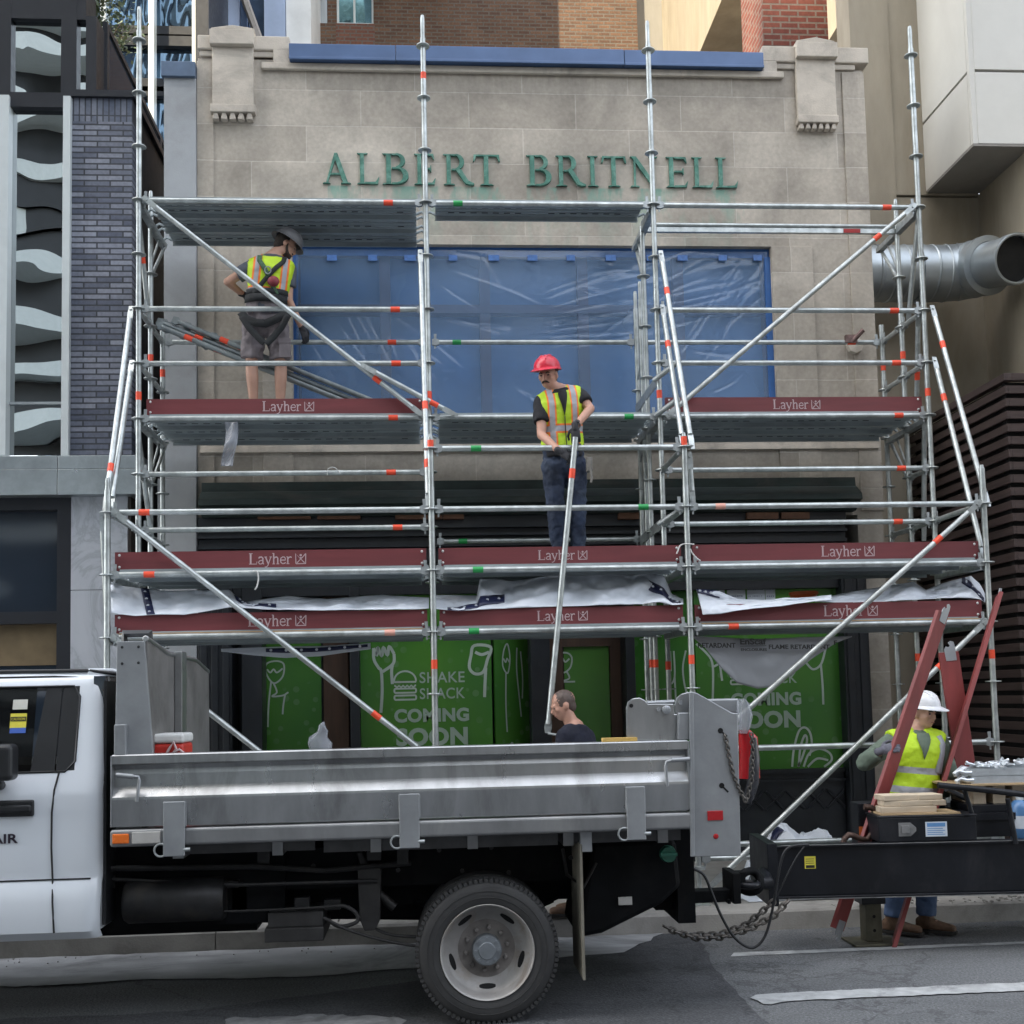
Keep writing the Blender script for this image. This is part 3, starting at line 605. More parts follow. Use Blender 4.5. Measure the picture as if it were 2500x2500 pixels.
# ---- dark brick neighbour at left --------------------------------------------
YB = 2.2
m_brick, _, _, _ = bricks('blue_grey_brick', (0.095,0.11,0.16), (0.30,0.32,0.385), (0.045,0.05,0.065), 0.255, 0.0585, 0.0085, off=(0.08,0.0), rough=0.5, var=0.35, stain=0.25, bmp=0.8)
m_soldier, _, _, _ = bricks('soldier_brick', (0.09,0.11,0.165), (0.25,0.27,0.33), (0.045,0.05,0.065), 0.0585, 0.3, 0.007, off=(0.02,-0.02), offset=0.0, rough=0.5, var=0.35, stain=0.25, bmp=0.8)
m_frame = M('charcoal_metal', (0.022,0.024,0.03), 0.4, 0.3, var=0.1)
m_white = M('white_aluminium', (0.56,0.60,0.60), 0.4, 0.1, var=0.05)
m_mirror, t, b = nodes_of('reflective_glass')
b.inputs['Base Color'].default_value = (0.42,0.45,0.46,1); b.inputs['Metallic'].default_value = 1.0; b.inputs['Roughness'].default_value = 0.0
def rolled(x, z, y):      # roller-wave of real glass panes
    return y+0.006*noise.noise(Vector((x*0.8, z*0.9, 3.0)))+0.0013*noise.noise(Vector((x*2.0, z*2.4, 7.0)))
nb = thing('brick_building', 'dark blue grey brick building with tall mirror windows at left', 'building', (-2.0, YB, 0.15))
BR = P(322,700,Y=YB).x; BL = P(170,700,Y=YB).x
zt = P(250,240,Y=YB).z; zs = P(250,297,Y=YB).z; zb_ = P(250,1112,Y=YB).z
q = MB(); q.box((BL, YB, zb_), (BR, YB+0.3, zs)); q.build('brick_wall', m_brick, nb)
q = MB(); q.box((BL, YB+0.002, zs), (BR, YB+0.3, zt)); q.build('brick_wall', m_soldier, nb)
m_side = M('dark_side_cladding', (0.02,0.021,0.025), 0.6, var=0.2, scale=4)
q = MB(); q.box((BR-0.6, YB+0.302, 0.15), (BR-0.01, YB+9, zt)); q.build('side_wall', m_side, nb)
q = MB(); z2 = P(250,224,Y=YB).z; q.box((BL-0.02, YB-0.04, zt), (BR+0.03, YB+0.5, z2)); q.box((BR-0.35, YB+0.502, zt+0.001), (BR+0.03, YB+9, z2+0.0)); q.build('parapet_cap', m_frame, nb)
# tall window bay
X0,Z0,X1,Z1 = rect(20,258,156,1112,YB+0.06); q = MB(); q.grid(lambda u, v: Vector((X0+(X1-X0)*u, rolled(X0+(X1-X0)*u, Z0+(Z1-Z0)*v, YB+0.06), Z0+(Z1-Z0)*v)), 24, 160); tw = q.build('tall_window', m_mirror, nb, smooth=180)
zj = P(90,985,Y=YB+0.05).z; q = MB(); q.box((X0, YB+0.03, zj-0.012), (X1, YB+0.058, zj+0.012)); q.build('glazing_bar', M('pale_bar', (0.3,0.33,0.34), 0.5), tw)
for a, c in ((-60,18),(152,170)):
    X0,Z0,X1,Z1 = rect(a,232 if a < 0 else 235,c,1112,YB-0.05); q = MB(); q.box((X0, YB-0.06, Z0), (X1, YB+0.06, Z1)); q.build('white_fin', m_white, nb)
q = MB(); X0,Z0,X1,Z1 = rect(-700,222,172,258,YB); q.box((X0,YB-0.02,Z0),(X1,YB+0.3,Z1)); q.build('transom', m_frame, nb)
q = MB(); X0,Z0,X1,Z1 = rect(-700,258,-60,1112,YB); q.box((X0,YB,Z0),(X1,YB+0.3,Z1)); q.build('brick_wall', m_brick, nb)
# upper storey: charcoal frame with mirror window, slot window
xa = P(-700,100,Y=YB).x; xb = P(232,120,Y=YB).x; zlo = z2+0.004; zhi = 12.0
q = MB()
cells = [(22,145),(183,206)]; xx = xa; za = P(90,38,Y=YB).z; zb2 = P(90,221,Y=YB).z
for a, c in cells:
    x0 = P(a,130,Y=YB).x; x1 = P(c,130,Y=YB).x; q.box((xx, YB+0.05, zlo), (x0, YB+0.4, zhi)); q.box((x0, YB+0.052, zlo), (x1, YB+0.4, zb2)); q.box((x0, YB+0.052, za), (x1, YB+0.4, zhi)); xx = x1
q.box((xx, YB+0.05, zlo), (xb, YB+0.4, zhi-3.1)); q.build('upper_wall', m_frame, nb)
for a, c in cells:
    x0 = P(a,130,Y=YB).x; x1 = P(c,130,Y=YB).x; q = MB(); q.grid(lambda u, v: Vector((x0+(x1-x0)*u, rolled(x0+(x1-x0)*u, zb2+(za-zb2)*v, YB+0.12), zb2+(za-zb2)*v)), 24, 40); q.build('upper_window', m_mirror, nb, smooth=180)
# silver band and ground floor
m_silver = M('silver_cladding', (0.42,0.46,0.48), 0.32, 0.75, var=0.2, scale=3, dirt=(0.25,0.28,0.3), dirt_amt=0.6)
q = MB(); xe = P(346,1160,Y=YB-0.12).x; xj = P(141,1160,Y=YB-0.12).x; zA = P(170,1112,Y=YB-0.12).z; zB = P(170,1145,Y=YB-0.12).z; zC = P(170,1208,Y=YB-0.12).z
for x0, x1 in ((P(-700,1160,Y=YB).x, xj-0.004), (xj+0.004, xe)):
    q.box((x0, YB-0.12, zB+0.004), (x1, YB+0.3, zA)); q.box((x0, YB-0.135, zC), (x1, YB+0.3, zB-0.004))
q.build('metal_band', m_silver, nb, bevel=0.004)
m_marble, t, b = nodes_of('white_marble')
p = pos(t); vn = nz(t, mapping(t, p, (1.2,1,0.8), rot=(0,R_(35),0)), 1.2, 8, 0.62, 1.6)
t.links.new(ramp(t, vn, [(0.36,(0.46,0.48,0.52)),(0.46,(0.43,0.45,0.49)),(0.50,(0.34,0.36,0.39)),(0.54,(0.43,0.45,0.49)),(0.64,(0.47,0.5,0.53))]), b.inputs['Base Color']); b.inputs['Roughness'].default_value = 0.3
q = MB(); x0 = P(173,1400,Y=YB).x; x1 = P(311,1400,Y=YB).x; zj = P(240,1440,Y=YB).z; q.box((x0,YB,0.15),(x1,YB+0.3,zj-0.003)); q.box((x0,YB,zj+0.003),(x1,YB+0.3,zC-0.0)); q.build('marble_panel', m_marble, nb)
q = MB(); q.box((x1+0.001,YB+0.02,0.15),(BR-0.01,YB+0.3,zC)); q.build('corner_post', M('bronze_brown', (0.05,0.038,0.03),0.5), nb)
q = MB(); xl = P(-700,1400,Y=YB).x; zm = P(80,1500,Y=YB).z; q.box((x0-0.14,YB+0.02,0.15),(x0-0.001,YB+0.3,zC)); q.box((xl,YB+0.02,zm-0.09),(x0-0.14,YB+0.3,zm+0.03)); q.box((xl,YB+0.02,zC-0.12),(x0-0.14,YB+0.3,zC-0.001)); q.build('storefront_frame', m_frame, nb)
q = MB(); q.box((xl,YB+0.15,0.15),(x0-0.14,YB+0.16,zC)); q.build('shop_window', m_glassd, nb)
q = MB(); X0,Z0,X1,Z1 = rect(-40,1518,142,1625,YB+0.13); q.box((X0,YB+0.13,Z0),(X1,YB+0.149,Z1)); q.build('kraft_paper', M('brown_kraft_paper', (0.16,0.115,0.06),0.6,var=0.2,scale=5), nb)
# terrace balustrade going back on the roof of the brick part
q = MB(); xg = P(240,120,Y=YB+0.2).x; 
zr = P(236,45,Y=YB+0.3).z; zr0 = z2
rail = thing('terrace_balustrade', 'black framed glass balustrade running back along the brick roof', 'railing', (xg+0.05, YB+1.5, zr0))
q.box((xg, YB+0.35, zr-0.06), (xg+0.05, YB+6.0, zr)); q.box((xg, YB+0.35, zr0), (xg+0.05, YB+6.0, zr0+0.08))
for i in range(5): q.box((xg-0.002, YB+0.35+i*1.2, zr0+0.081), (xg+0.052, YB+0.42+i*1.2, zr-0.061))
q.build('frame', m_frame, rail)
q = MB(); q.box((xg+0.02, YB+0.43, zr0+0.085), (xg+0.03, YB+5.9, zr-0.065)); q.build('glass', m_glassd, rail)
m_leaf, t, b = nodes_of('leaf'); oi = t.nodes.new('ShaderNodeNewGeometry').outputs['Random Per Island']
t.links.new(ramp(t, oi, [(0.0,(0.02,0.035,0.014)),(0.5,(0.045,0.07,0.025)),(1.0,(0.08,0.11,0.045))]), b.inputs['Base Color']); b.inputs['Roughness'].default_value = 0.55
m_bark = M('bark', (0.07,0.05,0.035), 0.9)
def shrub(pxs, Y, label, n=260):
    r = random.Random(int(pxs[0][0])); q = MB(); st = MB(); pts = [P(x, y, Y=Y) for x, y in pxs]
    base = Vector((pts[0].x, Y, min(p.z for p in pts)-0.3)); o = thing('potted_shrub', label, 'shrub', base)
    for c in pts:
        for k in range(3): st.path([base+Vector((r.uniform(-.05,.05),r.uniform(-.05,.05),0)), base.lerp(c,0.5)+Vector((r.uniform(-.15,.15),r.uniform(-.15,.15),0)), c+Vector((r.uniform(-.2,.2),r.uniform(-.2,.2),r.uniform(-.1,.15)))], [0.012,0.008,0.003], 5)
        for k in range(n):
            d = Vector((r.gauss(0,1), r.gauss(0,1), r.gauss(0,0.8)))*0.16; pt = c+d
            a = Vector((r.gauss(0,1),r.gauss(0,1),r.gauss(0,0.6))).normalized(); bq = a.orthogonal().normalized(); l = r.uniform(0.03,0.07); wq = l*0.38
            q.add([pt, pt+a*l*0.5+bq*wq, pt+a*l, pt+a*l*0.5-bq*wq], [(0,1,2,3)])
    st.build('stem', m_bark, o); q.build('foliage', m_leaf, o)
shrub([(120,6),(160,12),(205,10),(245,18),(150,-20),(225,-15)], YB+0.6, 'leafy green shrub spilling over the charcoal terrace edge')
shrub([(268,92),(292,84),(278,100)], YB+3.4, 'small dark shrub beside the glass balustrade', 150)

# ---- buildings behind ----------------------------------------------------------
gl = thing('glass_tower', 'glass tower with white fins and dark floor bands behind the brick building', 'building', (-3, 9.6, 0))
q = MB(); yg = 9.5; x0 = P(100,100,Y=yg).x; x1 = P(505,100,Y=yg).x
q.grid(lambda u, v: Vector((x0+(x1-x0)*u, yg+0.02*noise.noise(Vector((u*9,v*14,2.0)))+0.006*noise.noise(Vector((u*22,v*40,5.0))), 24*v)), 60, 240); q.build('curtain_wall', M('blue_reflective_glass', (0.22,0.33,0.47), 0.02, 0.95, var=0.35, scale=0.9, stretch=(2.5,1,0.7), rvar=0.0), gl, smooth=180)
q = MB()
for a, c in ((64,84),(88,112),(212,224),(-60,-30)):
    X0,Z0,X1,Z1 = rect(230,a,505,c,yg-0.1); q.box((x0,yg-0.12,Z0),(x1,yg-0.01,Z1))
for i in range(10): z = 2+i*1.1; q.box((x0,yg-0.12,z),(x1,yg-0.01,z+0.3))
q.build('spandrel', m_frame, gl)
q = MB()
for a in (250,367,473):
    xx = P(a+6,100,Y=yg-0.2).x; q.box((xx-0.045,yg-0.32,2),(xx+0.045,yg-0.121,24))
q.build('white_fin', m_white, gl)
q = MB(); X0,Z0,X1,Z1 = rect(480,-60,512,85,yg-0.3); q.box((X0,yg-0.4,2),(X1,yg+3,24)); q.build('corner_frame', m_frame, gl)
bw = thing('panel_tower', 'pale blue and white panelled tower behind the left parapet', 'building', (2.0, 11.2, 0))
q = MB(); yw = 11.0
m_pb = M('pale_blue_panel', (0.34,0.42,0.58), 0.4, 0.1, var=0.12, scale=1.5); m_wp = M('white_panel', (0.66,0.68,0.68), 0.5, var=0.12, scale=2)
for a, c, k_ in ((512,540,1),(540,585,0),(585,602,2),(645,698,0),(698,760,1)):
    xa_ = P(a,60,Y=yw).x; xc_ = P(c,60,Y=yw).x; q.box((xa_,yw+0.05*k_,2),(xc_-0.01,yw+2.5,24), k_)
m_dkb = M('dark_blue_glass_strip', (0.05,0.08,0.14), 0.1, 0.4)
q.box((P(602,60,Y=yw).x,yw+0.3,2),(P(645,60,Y=yw).x,yw+2.5,24), 2); q.build('panel', [m_pb, m_wp, m_dkb], bw)
q = MB(); k = MB(); k.box((1.40,yw,16.8),(2.09,yw+1.6,25)); k.box((2.57,yw,16.8),(3.42,yw+1.6,25)); k.box((1.0,yw+0.1,25.01),(3.5,yw+1.5,26)); k.build('sun_stripe_blocker', m_pb, bw)  # unseen boxes added above the view to cut the sun into stripes
a_ = P(598,0,Y=yw-0.2); c_ = P(630,88,Y=yw-0.2); q.path([a_+(a_-c_)*1.5, c_+(c_-a_)*0.5], 0.07, 6); q.build('diagonal_strut', M('greige_metal', (0.28,0.26,0.24),0.5), bw)
yk = 13.0
m_brown, _, _, _ = bricks('brown_brick', (0.12,0.06,0.036), (0.20,0.105,0.06), (0.16,0.135,0.11), 0.235, 0.078, 0.014, rough=0.85, var=0.4, stain=0.3, off=(0.0,0.02))
m_brown2, _, _, _ = bricks('red_brown_brick', (0.16,0.06,0.04), (0.20,0.085,0.055), (0.15,0.12,0.10), 0.235, 0.078, 0.014, rough=0.85, var=0.3, stain=0.2, off=(0.1,0.0))
bk = thing('brown_brick_block', 'tall brown brick block standing behind the stone parapet', 'building', (6, yk+2, 0))
q = MB(); x0 = P(768,60,Y=yk).x; x1 = P(1556,60,Y=yk).x; wx0 = P(822,30,Y=yk).x; wx1 = P(912,30,Y=yk).x; wz = P(868,58,Y=yk).z; vx0 = P(770,30,Y=yk).x; vx1 = P(800,30,Y=yk).x; wzt = wz+1.6
q.box((vx1,yk,2),(wx0,yk+0.3,22)); q.box((wx1,yk,2),(x1,yk+0.3,22)); q.box((wx0,yk,2),(wx1,yk+0.3,wz-0.55)); q.box((wx0,yk,wzt),(wx1,yk+0.3,22)); q.box((x0,yk,2),(vx1,yk+0.3,wz)); q.box((x0,yk,wzt),(vx1,yk+0.3,22))
q.box((x0+0.02,yk+0.301,2),(x1-0.02,yk+6,21.9))
q.build('brick_wall', m_brown, bk)
q = MB(); q.box((wx0-0.02,yk-0.01,wz-0.55),(wx1+0.02,yk+0.3,wz)); q.build('brick_apron', m_brown2, bk)
q = MB(); q.box((wx0,yk+0.12,wz),(wx1,yk+0.14,wzt)); wq = q.build('window', M('sky_glass', (0.25,0.45,0.5),0.05,0.8), bk)
q = MB(); q.box((wx0,yk+0.05,wz),(wx0+0.04,yk+0.12,wzt)); q.box((wx1-0.04,yk+0.05,wz),(wx1,yk+0.12,wzt)); q.box((wx0+0.04,yk+0.05,wz),(wx1-0.04,yk+0.12,wz+0.05)); q.box((wx0+0.33,yk+0.06,wz+0.051),(wx0+0.37,yk+0.119,wzt)); q.build('frame', m_white, wq)
q = MB(); q.box((x0+0.02,yk+0.12,wz),(vx1-0.02,yk+0.14,wzt)); q.build('window', m_mirror, bk)
# beige concrete building
m_beige = M('beige_concrete', (0.34,0.30,0.235), 0.85, var=0.14, scale=1.6, stretch=(2,2,0.5), bmp=0.25, bscale=130, dirt=(0.25,0.205,0.14), dirt_amt=0.5)
m_beige2 = M('grey_concrete', (0.26,0.25,0.23), 0.85, var=0.12, scale=2, stretch=(2,2,0.5), bmp=0.2, bscale=120)
bg_ = thing('concrete_building', 'beige concrete office building with projecting white panelled box at right', 'building', (9, 6, 0))
q = MB()
# deep spandrels that run back, seen from below
q.box((7.6,8.2,13.35),(9.8,14.5,17.5)); q.box((8.55,5.0,11.35),(11,9.0,16)); q.box((7.3,13.8,15.3),(9.8,19,19))
q.build('spandrel', m_beige, bg_)
q = MB(); q.box((9.2,8.0,2),(9.4,20,18)); q.build('window', m_glassd, bg_)
q = MB()
xa_ = P(1556,60,Y=13.2).x; q.box((xa_,13.2,2),(xa_+0.85,13.5,22))
q.box((P(1663,60,Y=12).x,12,2),(P(1702,60,Y=12).x,12.5,13.3)); q.box((P(1600,60,Y=15).x,15,2),(P(1622,60,Y=15).x,15.5,20)); q.box((9.6,8.1,2),(10.0,8.6,13.3))
q.build('column', m_beige2, bg_)
yr = 3.3
q = MB(); xw0 = P(2085,300,Y=yr).x; xw1 = P(2398,600,Y=yr).x
xq_ = P(2180,300,Y=yr).x
q.box((xw0,yr,0.15),(xq_,yr+0.4,14)); q.box((xq_+0.002,yr+0.015,P(2300,475,Y=yr).z),(xw1,yr+0.4,14)); q.box((xq_+0.002,yr+0.03,0.15),(xw1,yr+0.4,P(2300,480,Y=yr).z))
q.box((xw1,-0.6,0.15),(xw1+0.4,yr+0.4,P(2430,350,Y=2.15).z-0.032)); q.build('wall', m_beige, bg_)
m_panel = M('ivory_panel', (0.56,0.545,0.50), 0.45, 0.0, var=0.05, scale=1.5, dirt=(0.46,0.44,0.40), dirt_amt=0.35)
yb0 = 2.15
bx0 = P(2376,350,Y=yb0).x; bz0 = P(2430,350,Y=yb0).z; zj = P(2440,173,Y=yb0).z
q = MB(); jt = 0.016
for z0, z1 in ((bz0, zj-jt), (zj+jt, zj+2.0), (zj+2.0+2*jt, zj+4)):
    q.box((bx0+0.06, yb0, z0), (bx0+3.0, yb0+0.05, z1)); q.box((bx0, yb0+0.06, z0), (bx0+0.05, yr+0.02, z1))
q.box((bx0+0.004, yb0+0.004, bz0), (bx0+0.062, yb0+0.062, zj+4))
q.build('ivory_box', m_panel, bg_)
q = MB(); q.box((bx0+0.052, yb0+0.052, bz0+0.01), (bx0+3.0, yr+0.03, zj+4)); q.build('joint', m_frame, bg_)
q = MB(); q.box((bx0+0.002, yb0+0.003, bz0-0.03), (bx0+3.0, yr-0.001, bz0-0.001)); q.build('soffit', M('grey_soffit', (0.22,0.205,0.185),0.7,var=0.06), bg_)
# red brick chimney
m_red, _, _, _ = bricks('red_brick_y', (0.20,0.05,0.036), (0.29,0.085,0.058), (0.27,0.21,0.18), 0.23, 0.079, 0.012, rough=0.85, var=0.35, stain=0.35, off=(0.03,0.01))
m_redx, _, _, _ = bricks('red_brick_x', (0.20,0.05,0.036), (0.29,0.085,0.058), (0.27,0.21,0.18), 0.23, 0.079, 0.012, axis='x', rough=0.85, var=0.35, stain=0.35, off=(0.03,0.01))
yc = 4.3; xc0 = P(1862,60,Y=yc).x; xc1 = P(2021,60,Y=yc).x
q = MB(); q.box((xc0,yc,6.5),(xc1,yc+0.9,11.5)); o = q.build('brick_chimney', [m_red, m_redx]); tag(o, 'square red brick chimney stack behind the right stone parapet', 'chimney')
for pl in o.data.polygons:
    if abs(pl.normal.x) > 0.5: pl.material_index = 1
# spiral duct
m_duct, t, b = nodes_of('spiral_galvanised')
b.inputs['Metallic'].default_value = 0.8; b.inputs['Roughness'].default_value = 0.4
t.links.new(mixrgb(t, nz(t, pos(t), 6, 4), (0.30,0.335,0.36), (0.46,0.50,0.52)), b.inputs['Base Color'])
yd = 2.75; rd = 0.305
duct = thing('spiral_duct', 'silver spiral duct elbowing out of the gap beside the stone front', 'duct', tuple(P(2350,670,Y=2.9)))
cen = [P(2095,668,Y=yd), P(2310,668,Y=yd), P(2350,664,Y=yd-0.03), P(2385,656,Y=yd-0.16), P(2412,648,Y=yd-0.34)]
fine = []
for i in range(len(cen)-1):
    n_ = max(2, int((cen[i+1]-cen[i]).length/0.01)); fine += [cen[i].lerp(cen[i+1], k/n_) for k in range(n_)]
fine.append(cen[-1])
for _ in range(120): fine = [fine[0]]+[(fine[i-1]+fine[i]*2+fine[i+1])/4 for i in range(1, len(fine)-1)]+[fine[-1]]
L = 0; rad = []
for i, p_ in enumerate(fine):
    if i: L += (fine[i]-fine[i-1]).length
    rad.append(rd+0.008*(1 if (L % 0.16) < 0.021 else 0))
q = MB(); q.path(fine, rad, 48, caps=False); q.build('pipe', m_duct, duct, smooth=35)
ax = (fine[-1]-fine[-8]).normalized()
xb_ = P(2300,668,Y=yd).x
q = MB(); q.lathe([(0.307,-0.03),(0.322,-0.03),(0.322,0.03),(0.307,0.03)], Vector((P(2236,668,Y=yd).x,yd,cen[0].z)), EX, 48, caps=False); q.lathe([(0.30,-0.05),(0.318,-0.05),(0.318,0.015),(0.25,0.03)], fine[-1], ax, 48, caps=False); q.build('joint_band', m_duct, duct, smooth=30)
a2 = (P(2472,634,Y=yd-0.75)-fine[-1]).normalized(); e2 = fine[-1]+a2*0.50
q = MB(); q.lathe([(0.245,-0.02),(0.245,0.40),(0.262,0.41),(0.262,0.50),(0.25,0.505),(0.235,0.50),(0.23,0.1)], fine[-1], a2, 48, caps=False); q.build('outlet', m_duct, duct, smooth=35)
q = MB(); q.lathe([(0.0,0.42),(0.233,0.42)], fine[-1], a2, 48, caps=False); q.build('outlet_disc', M('dark_disc', (0.012,0.012,0.012),0.8), duct)  # plain dark disc set inside the outlet mouth

# ---- dark slatted screen at right
sf = thing('slat_screen', 'tall dark brown horizontal slat screen beside the shop', 'fence', (8.1, 2.5, 0.15))
m_slat = M('dark_brown_slat', (0.062,0.042,0.040), 0.5, var=0.25, scale=5, stretch=(1,0.3,6)); m_slatb = M('screen_backing', (0.006,0.006,0.007), 0.8)
xs_ = 8.08; yfr = 1.13; ztop = P(2485,912,X=xs_).z
q = MB(); n_ = 37; hgt = (ztop-0.2)/n_
for i in range(n_):
    z = 0.2+i*hgt; q.box((xs_, yfr+0.0, z), (xs_+0.03, 6.2, z+hgt*0.62)); q.box((xs_+0.031, yfr, z), (xs_+4, yfr+0.03, z+hgt*0.62))
q.box((xs_-0.015, yfr-0.015, ztop), (xs_+0.06, 6.2, ztop+0.07)); q.box((xs_+0.061, yfr-0.015, ztop), (xs_+4, yfr+0.06, ztop+0.07))
q.build('slat', m_slat, sf, bevel=0.003, seg=1)
q = MB(); q.box((xs_+0.07, yfr+0.07, 0.15), (xs_+0.1, 6.2, ztop)); q.box((xs_+0.1, yfr+0.07, 0.15), (xs_+4, yfr+0.1, ztop))
q.build('backing', m_slatb, sf)
q = MB()
for y_ in (1.2, 3.0, 4.4, 5.8): q.box((xs_+0.031, y_, 0.15), (xs_+0.069, y_+0.06, ztop))
q.build('post', m_slatb, sf)

# ---- the other side of the street (mirrored in the glass; slab and skewed block are added to stop the sun)
def tower(name, label, x0, x1, y1, h, mat, bands=True, depth=14):
    o = thing(name, label, 'building', ((x0+x1)/2, y1-depth/2, 0)); k = MB(); k.box((x0, y1-depth, 0), (x1, y1, h)); k.build('facade', mat, o)
    if bands:
        k = MB(); n = int((x1-x0)/0.8)
        for i in range(1, int(h/2.0)):
            z = i*2.0
            pts = [(x0+(x1-x0)*j/n, 0.9+0.75*math.sin(j*0.5+i*0.9)+0.4*math.sin(j*0.21-i*1.7)) for j in range(n+1)]
            poly = [(x0, -0.1)]+pts+[(x1, -0.1)]
            k.prism(poly, (0, y1, z), EX, EY, EZ, 0.62)
        k.build('balcony_band', m_white, o)
    return o
m_tower = M('tower_glass_wall', (0.012,0.014,0.018), 0.4, 0.0, var=0.5, scale=0.5, stretch=(1,1,0.6))
m_low = M('street_front_far', (0.20,0.18,0.16), 0.8, var=0.3, scale=0.4)
tower('apartment_tower', 'tall apartment tower with wavy white balconies across the street', -25, 3.0, -30, 100, m_tower)
tower('sun_block_slab', 'long unseen slab with balconies added across the street to block the sun', -75, -25.01, -31, 70, m_tower)  # slab added out of view to keep sun off the street front
for nm, lb, x0, x1, dp in (('skewed_sun_block', 'broad unseen skewed block added across the street to shade the left background', -85, -57.0, 12),):
    k = MB(); k.prism([(x0,-45.5),(x1,-45.5),(x1-dp,-45.5-dp),(x0-dp,-45.5-dp)], (0,0,0), EX, EY, EZ, 126); tag(k.build(nm, m_tower), lb, 'building')  # added sun blocker, its sides cut parallel to the sun's path
tower('raised_shop_row', 'row of old shops across the street, raised to shade the street', 3.01, 70, -30, 19, m_low, False)  # row made taller to cut low sky light at street level
# ================================================================== SCAFFOLD
YA, YBR, YCR, YDR = 0.0, 0.97, 1.46, 1.94
def lv(z): return LV0+z
m_galv = M('galvanised_tube', (0.43,0.46,0.455), 0.40, 0.72, var=0.28, scale=9, stretch=(1,1,1), dirt=(0.26,0.275,0.27), dirt_amt=0.6, rvar=0.2)
m_galvt = M('dull_galvanised_tube', (0.24,0.27,0.28), 0.38, 0.6, var=0.25, scale=9, rvar=0.2)
m_galvd = M('galvanised_casting', (0.36,0.385,0.39), 0.45, 0.7, var=0.25, scale=18)
m_orange = M('orange_sleeve', (0.80,0.075,0.028), 0.45, var=0.08, scale=20)
m_gsleeve = M('green_sleeve', (0.015,0.30,0.07), 0.45, var=0.1, scale=20)
m_fade = M('faded_sleeve', (0.75,0.38,0.30), 0.55, var=0.1, scale=20)
m_black = M('black_print', (0.01,0.01,0.01), 0.5)
scaf = thing('scaffolding', 'galvanised ring lock tube scaffold with red toe boards standing in front of the stone shop', 'scaffold', (3.6, 0.9, 0.15))
RT_ = 0.0242
def wedge(q, p, d):
    """ledger head + wedge at a rosette, d = unit direction away from the post"""
    d = Vector(d); s_ = d.cross(EZ).normalized()
    a = p+d*0.028
    q.prism([(0.0,-0.028),(0.035,-0.036),(0.07,-0.0235),(0.07,0.0235),(0.035,0.036),(0.0,0.028)], a-s_*0.017, d, EZ, s_, 0.034, 1)
    q.prism([(0.020,-0.065),(0.034,-0.065),(0.046,0.085),(0.018,0.085)], a-s_*0.003, d, EZ, s_, 0.006, 1)
def rosette(q, p):
    q.lathe([(0.026,-0.005),(0.062,-0.005),(0.064,0),(0.062,0.005),(0.026,0.005)], p, EZ, 16, caps=False)
def band_on(p, d, wd, par, mat, r=0.0256, print_=True):
    q = MB(); q.tube(p-d*wd/2, p+d*wd/2, r, 14); o = q.build('sleeve', [mat, m_black], par, smooth=40)
    return o
def sleeve_px(p0, p1, x=None, y=None):
    """point of segment p0-p1 whose picture column (or row) is x (y)"""
    lo, hi = 0.0, 1.0
    def f(t):
        q = p0.lerp(p1, t)-CAM; return CX+F_PX*q.dot(RT)/q.dot(FW) if x is not None else CY+F_PX*q.dot(DN)/q.dot(FW)
    tgt = x if x is not None else y; inc = f(1) > f(0)
    for _ in range(40):
        m_ = (lo+hi)/2
        if (f(m_) < tgt) == inc: lo = m_
        else: hi = m_
    return p0.lerp(p1, (lo+hi)/2)
# column X positions (read at two heights and averaged)
def colx(pairs, Y): return sum(P(x, y, Y=Y).x for x, y in pairs)/len(pairs)
XA = [colx([(262.6,1254),(261.5,1560)],YA), colx([(1055.6,1244),(1057,1541)],YA), colx([(1676.6,1236),(1684,1527)],YA), colx([(2401.9,1226),(2416,1512)],YA)]
XB = [colx([(342,300),(336,1000)],YBR), colx([(1034,243),(1049,1020)],YBR), colx([(1587,253),(1611,1018)],YBR), colx([(2233,262),(2265,1010)],YBR)]
XC = [colx([(368,671)],YCR), None, colx([(1571,680)],YCR), colx([(2191,560),(2205,919)],YCR)]
XD = [colx([(397,880)],YDR), None, colx([(1553,800)],YDR), colx([(2152,830),(2160,949)],YDR)]
def standard(x, y, z0, z1, rz, sleeves=(), spig=0.22, heads=(), foot=True):
    q = MB(); zt = z1-spig
    q.tube((x,y,z0), (x,y,zt), RT_, 16); 
    if spig: q.tube((x,y,zt-0.01), (x,y,z1-0.03), 0.0192, 14); q.tube((x,y,z1-0.03), (x,y,z1), 0.0192, 14, r1=0.015)
    for z in rz: rosette(q, Vector((x,y,z)))
    # joint collars every two metres
    z = LV0-1.02
    while z < zt:
        if z > z0+0.3: q.tube((x,y,z), (x,y,z+0.2), 0.0262, 16)
        z += 2.0
    if foot:
        q.tube((x,y,0.155), (x,y,z0+0.05), 0.018, 12); q.lathe([(0.055,-0.012),(0.055,0.012),(0.024,0.02)], (x,y,z0-0.01), EZ, 12); q.box((x-0.075,y-0.075,0.149),(x+0.075,y+0.075,0.157))
    # small locking holes
    o = q.build('standard', m_galv, scaf, smooth=35)
    for ypx, mt in sleeves:
        p_ = sleeve_px(Vector((x,y,z0)), Vector((x,y,z1)), y=ypx); band_on(p_, EZ, 0.075, o, mt)
    return o
def rz(z0, z1): 
    out = []; z = -2.0
    while z < z1:
        if z > z0: out.append(lv(z))
        z += 0.5
    return out
standard(XA[0],YA,0.45,lv(1.28),rz(-1.9,1.2),[(1655,m_fade)])
standard(XA[1],YA,0.45,lv(1.62),rz(-1.9,1.55),[(1086,m_orange),(1622,m_orange)],spig=0.03)
standard(XA[2],YA,0.45,lv(1.62),rz(-1.9,1.55),[(1077,m_orange),(1610,m_orange)],spig=0.03)
standard(XA[3],YA,0.45,lv(1.33),rz(-1.9,1.2),[(1597,m_orange)],spig=0.03)
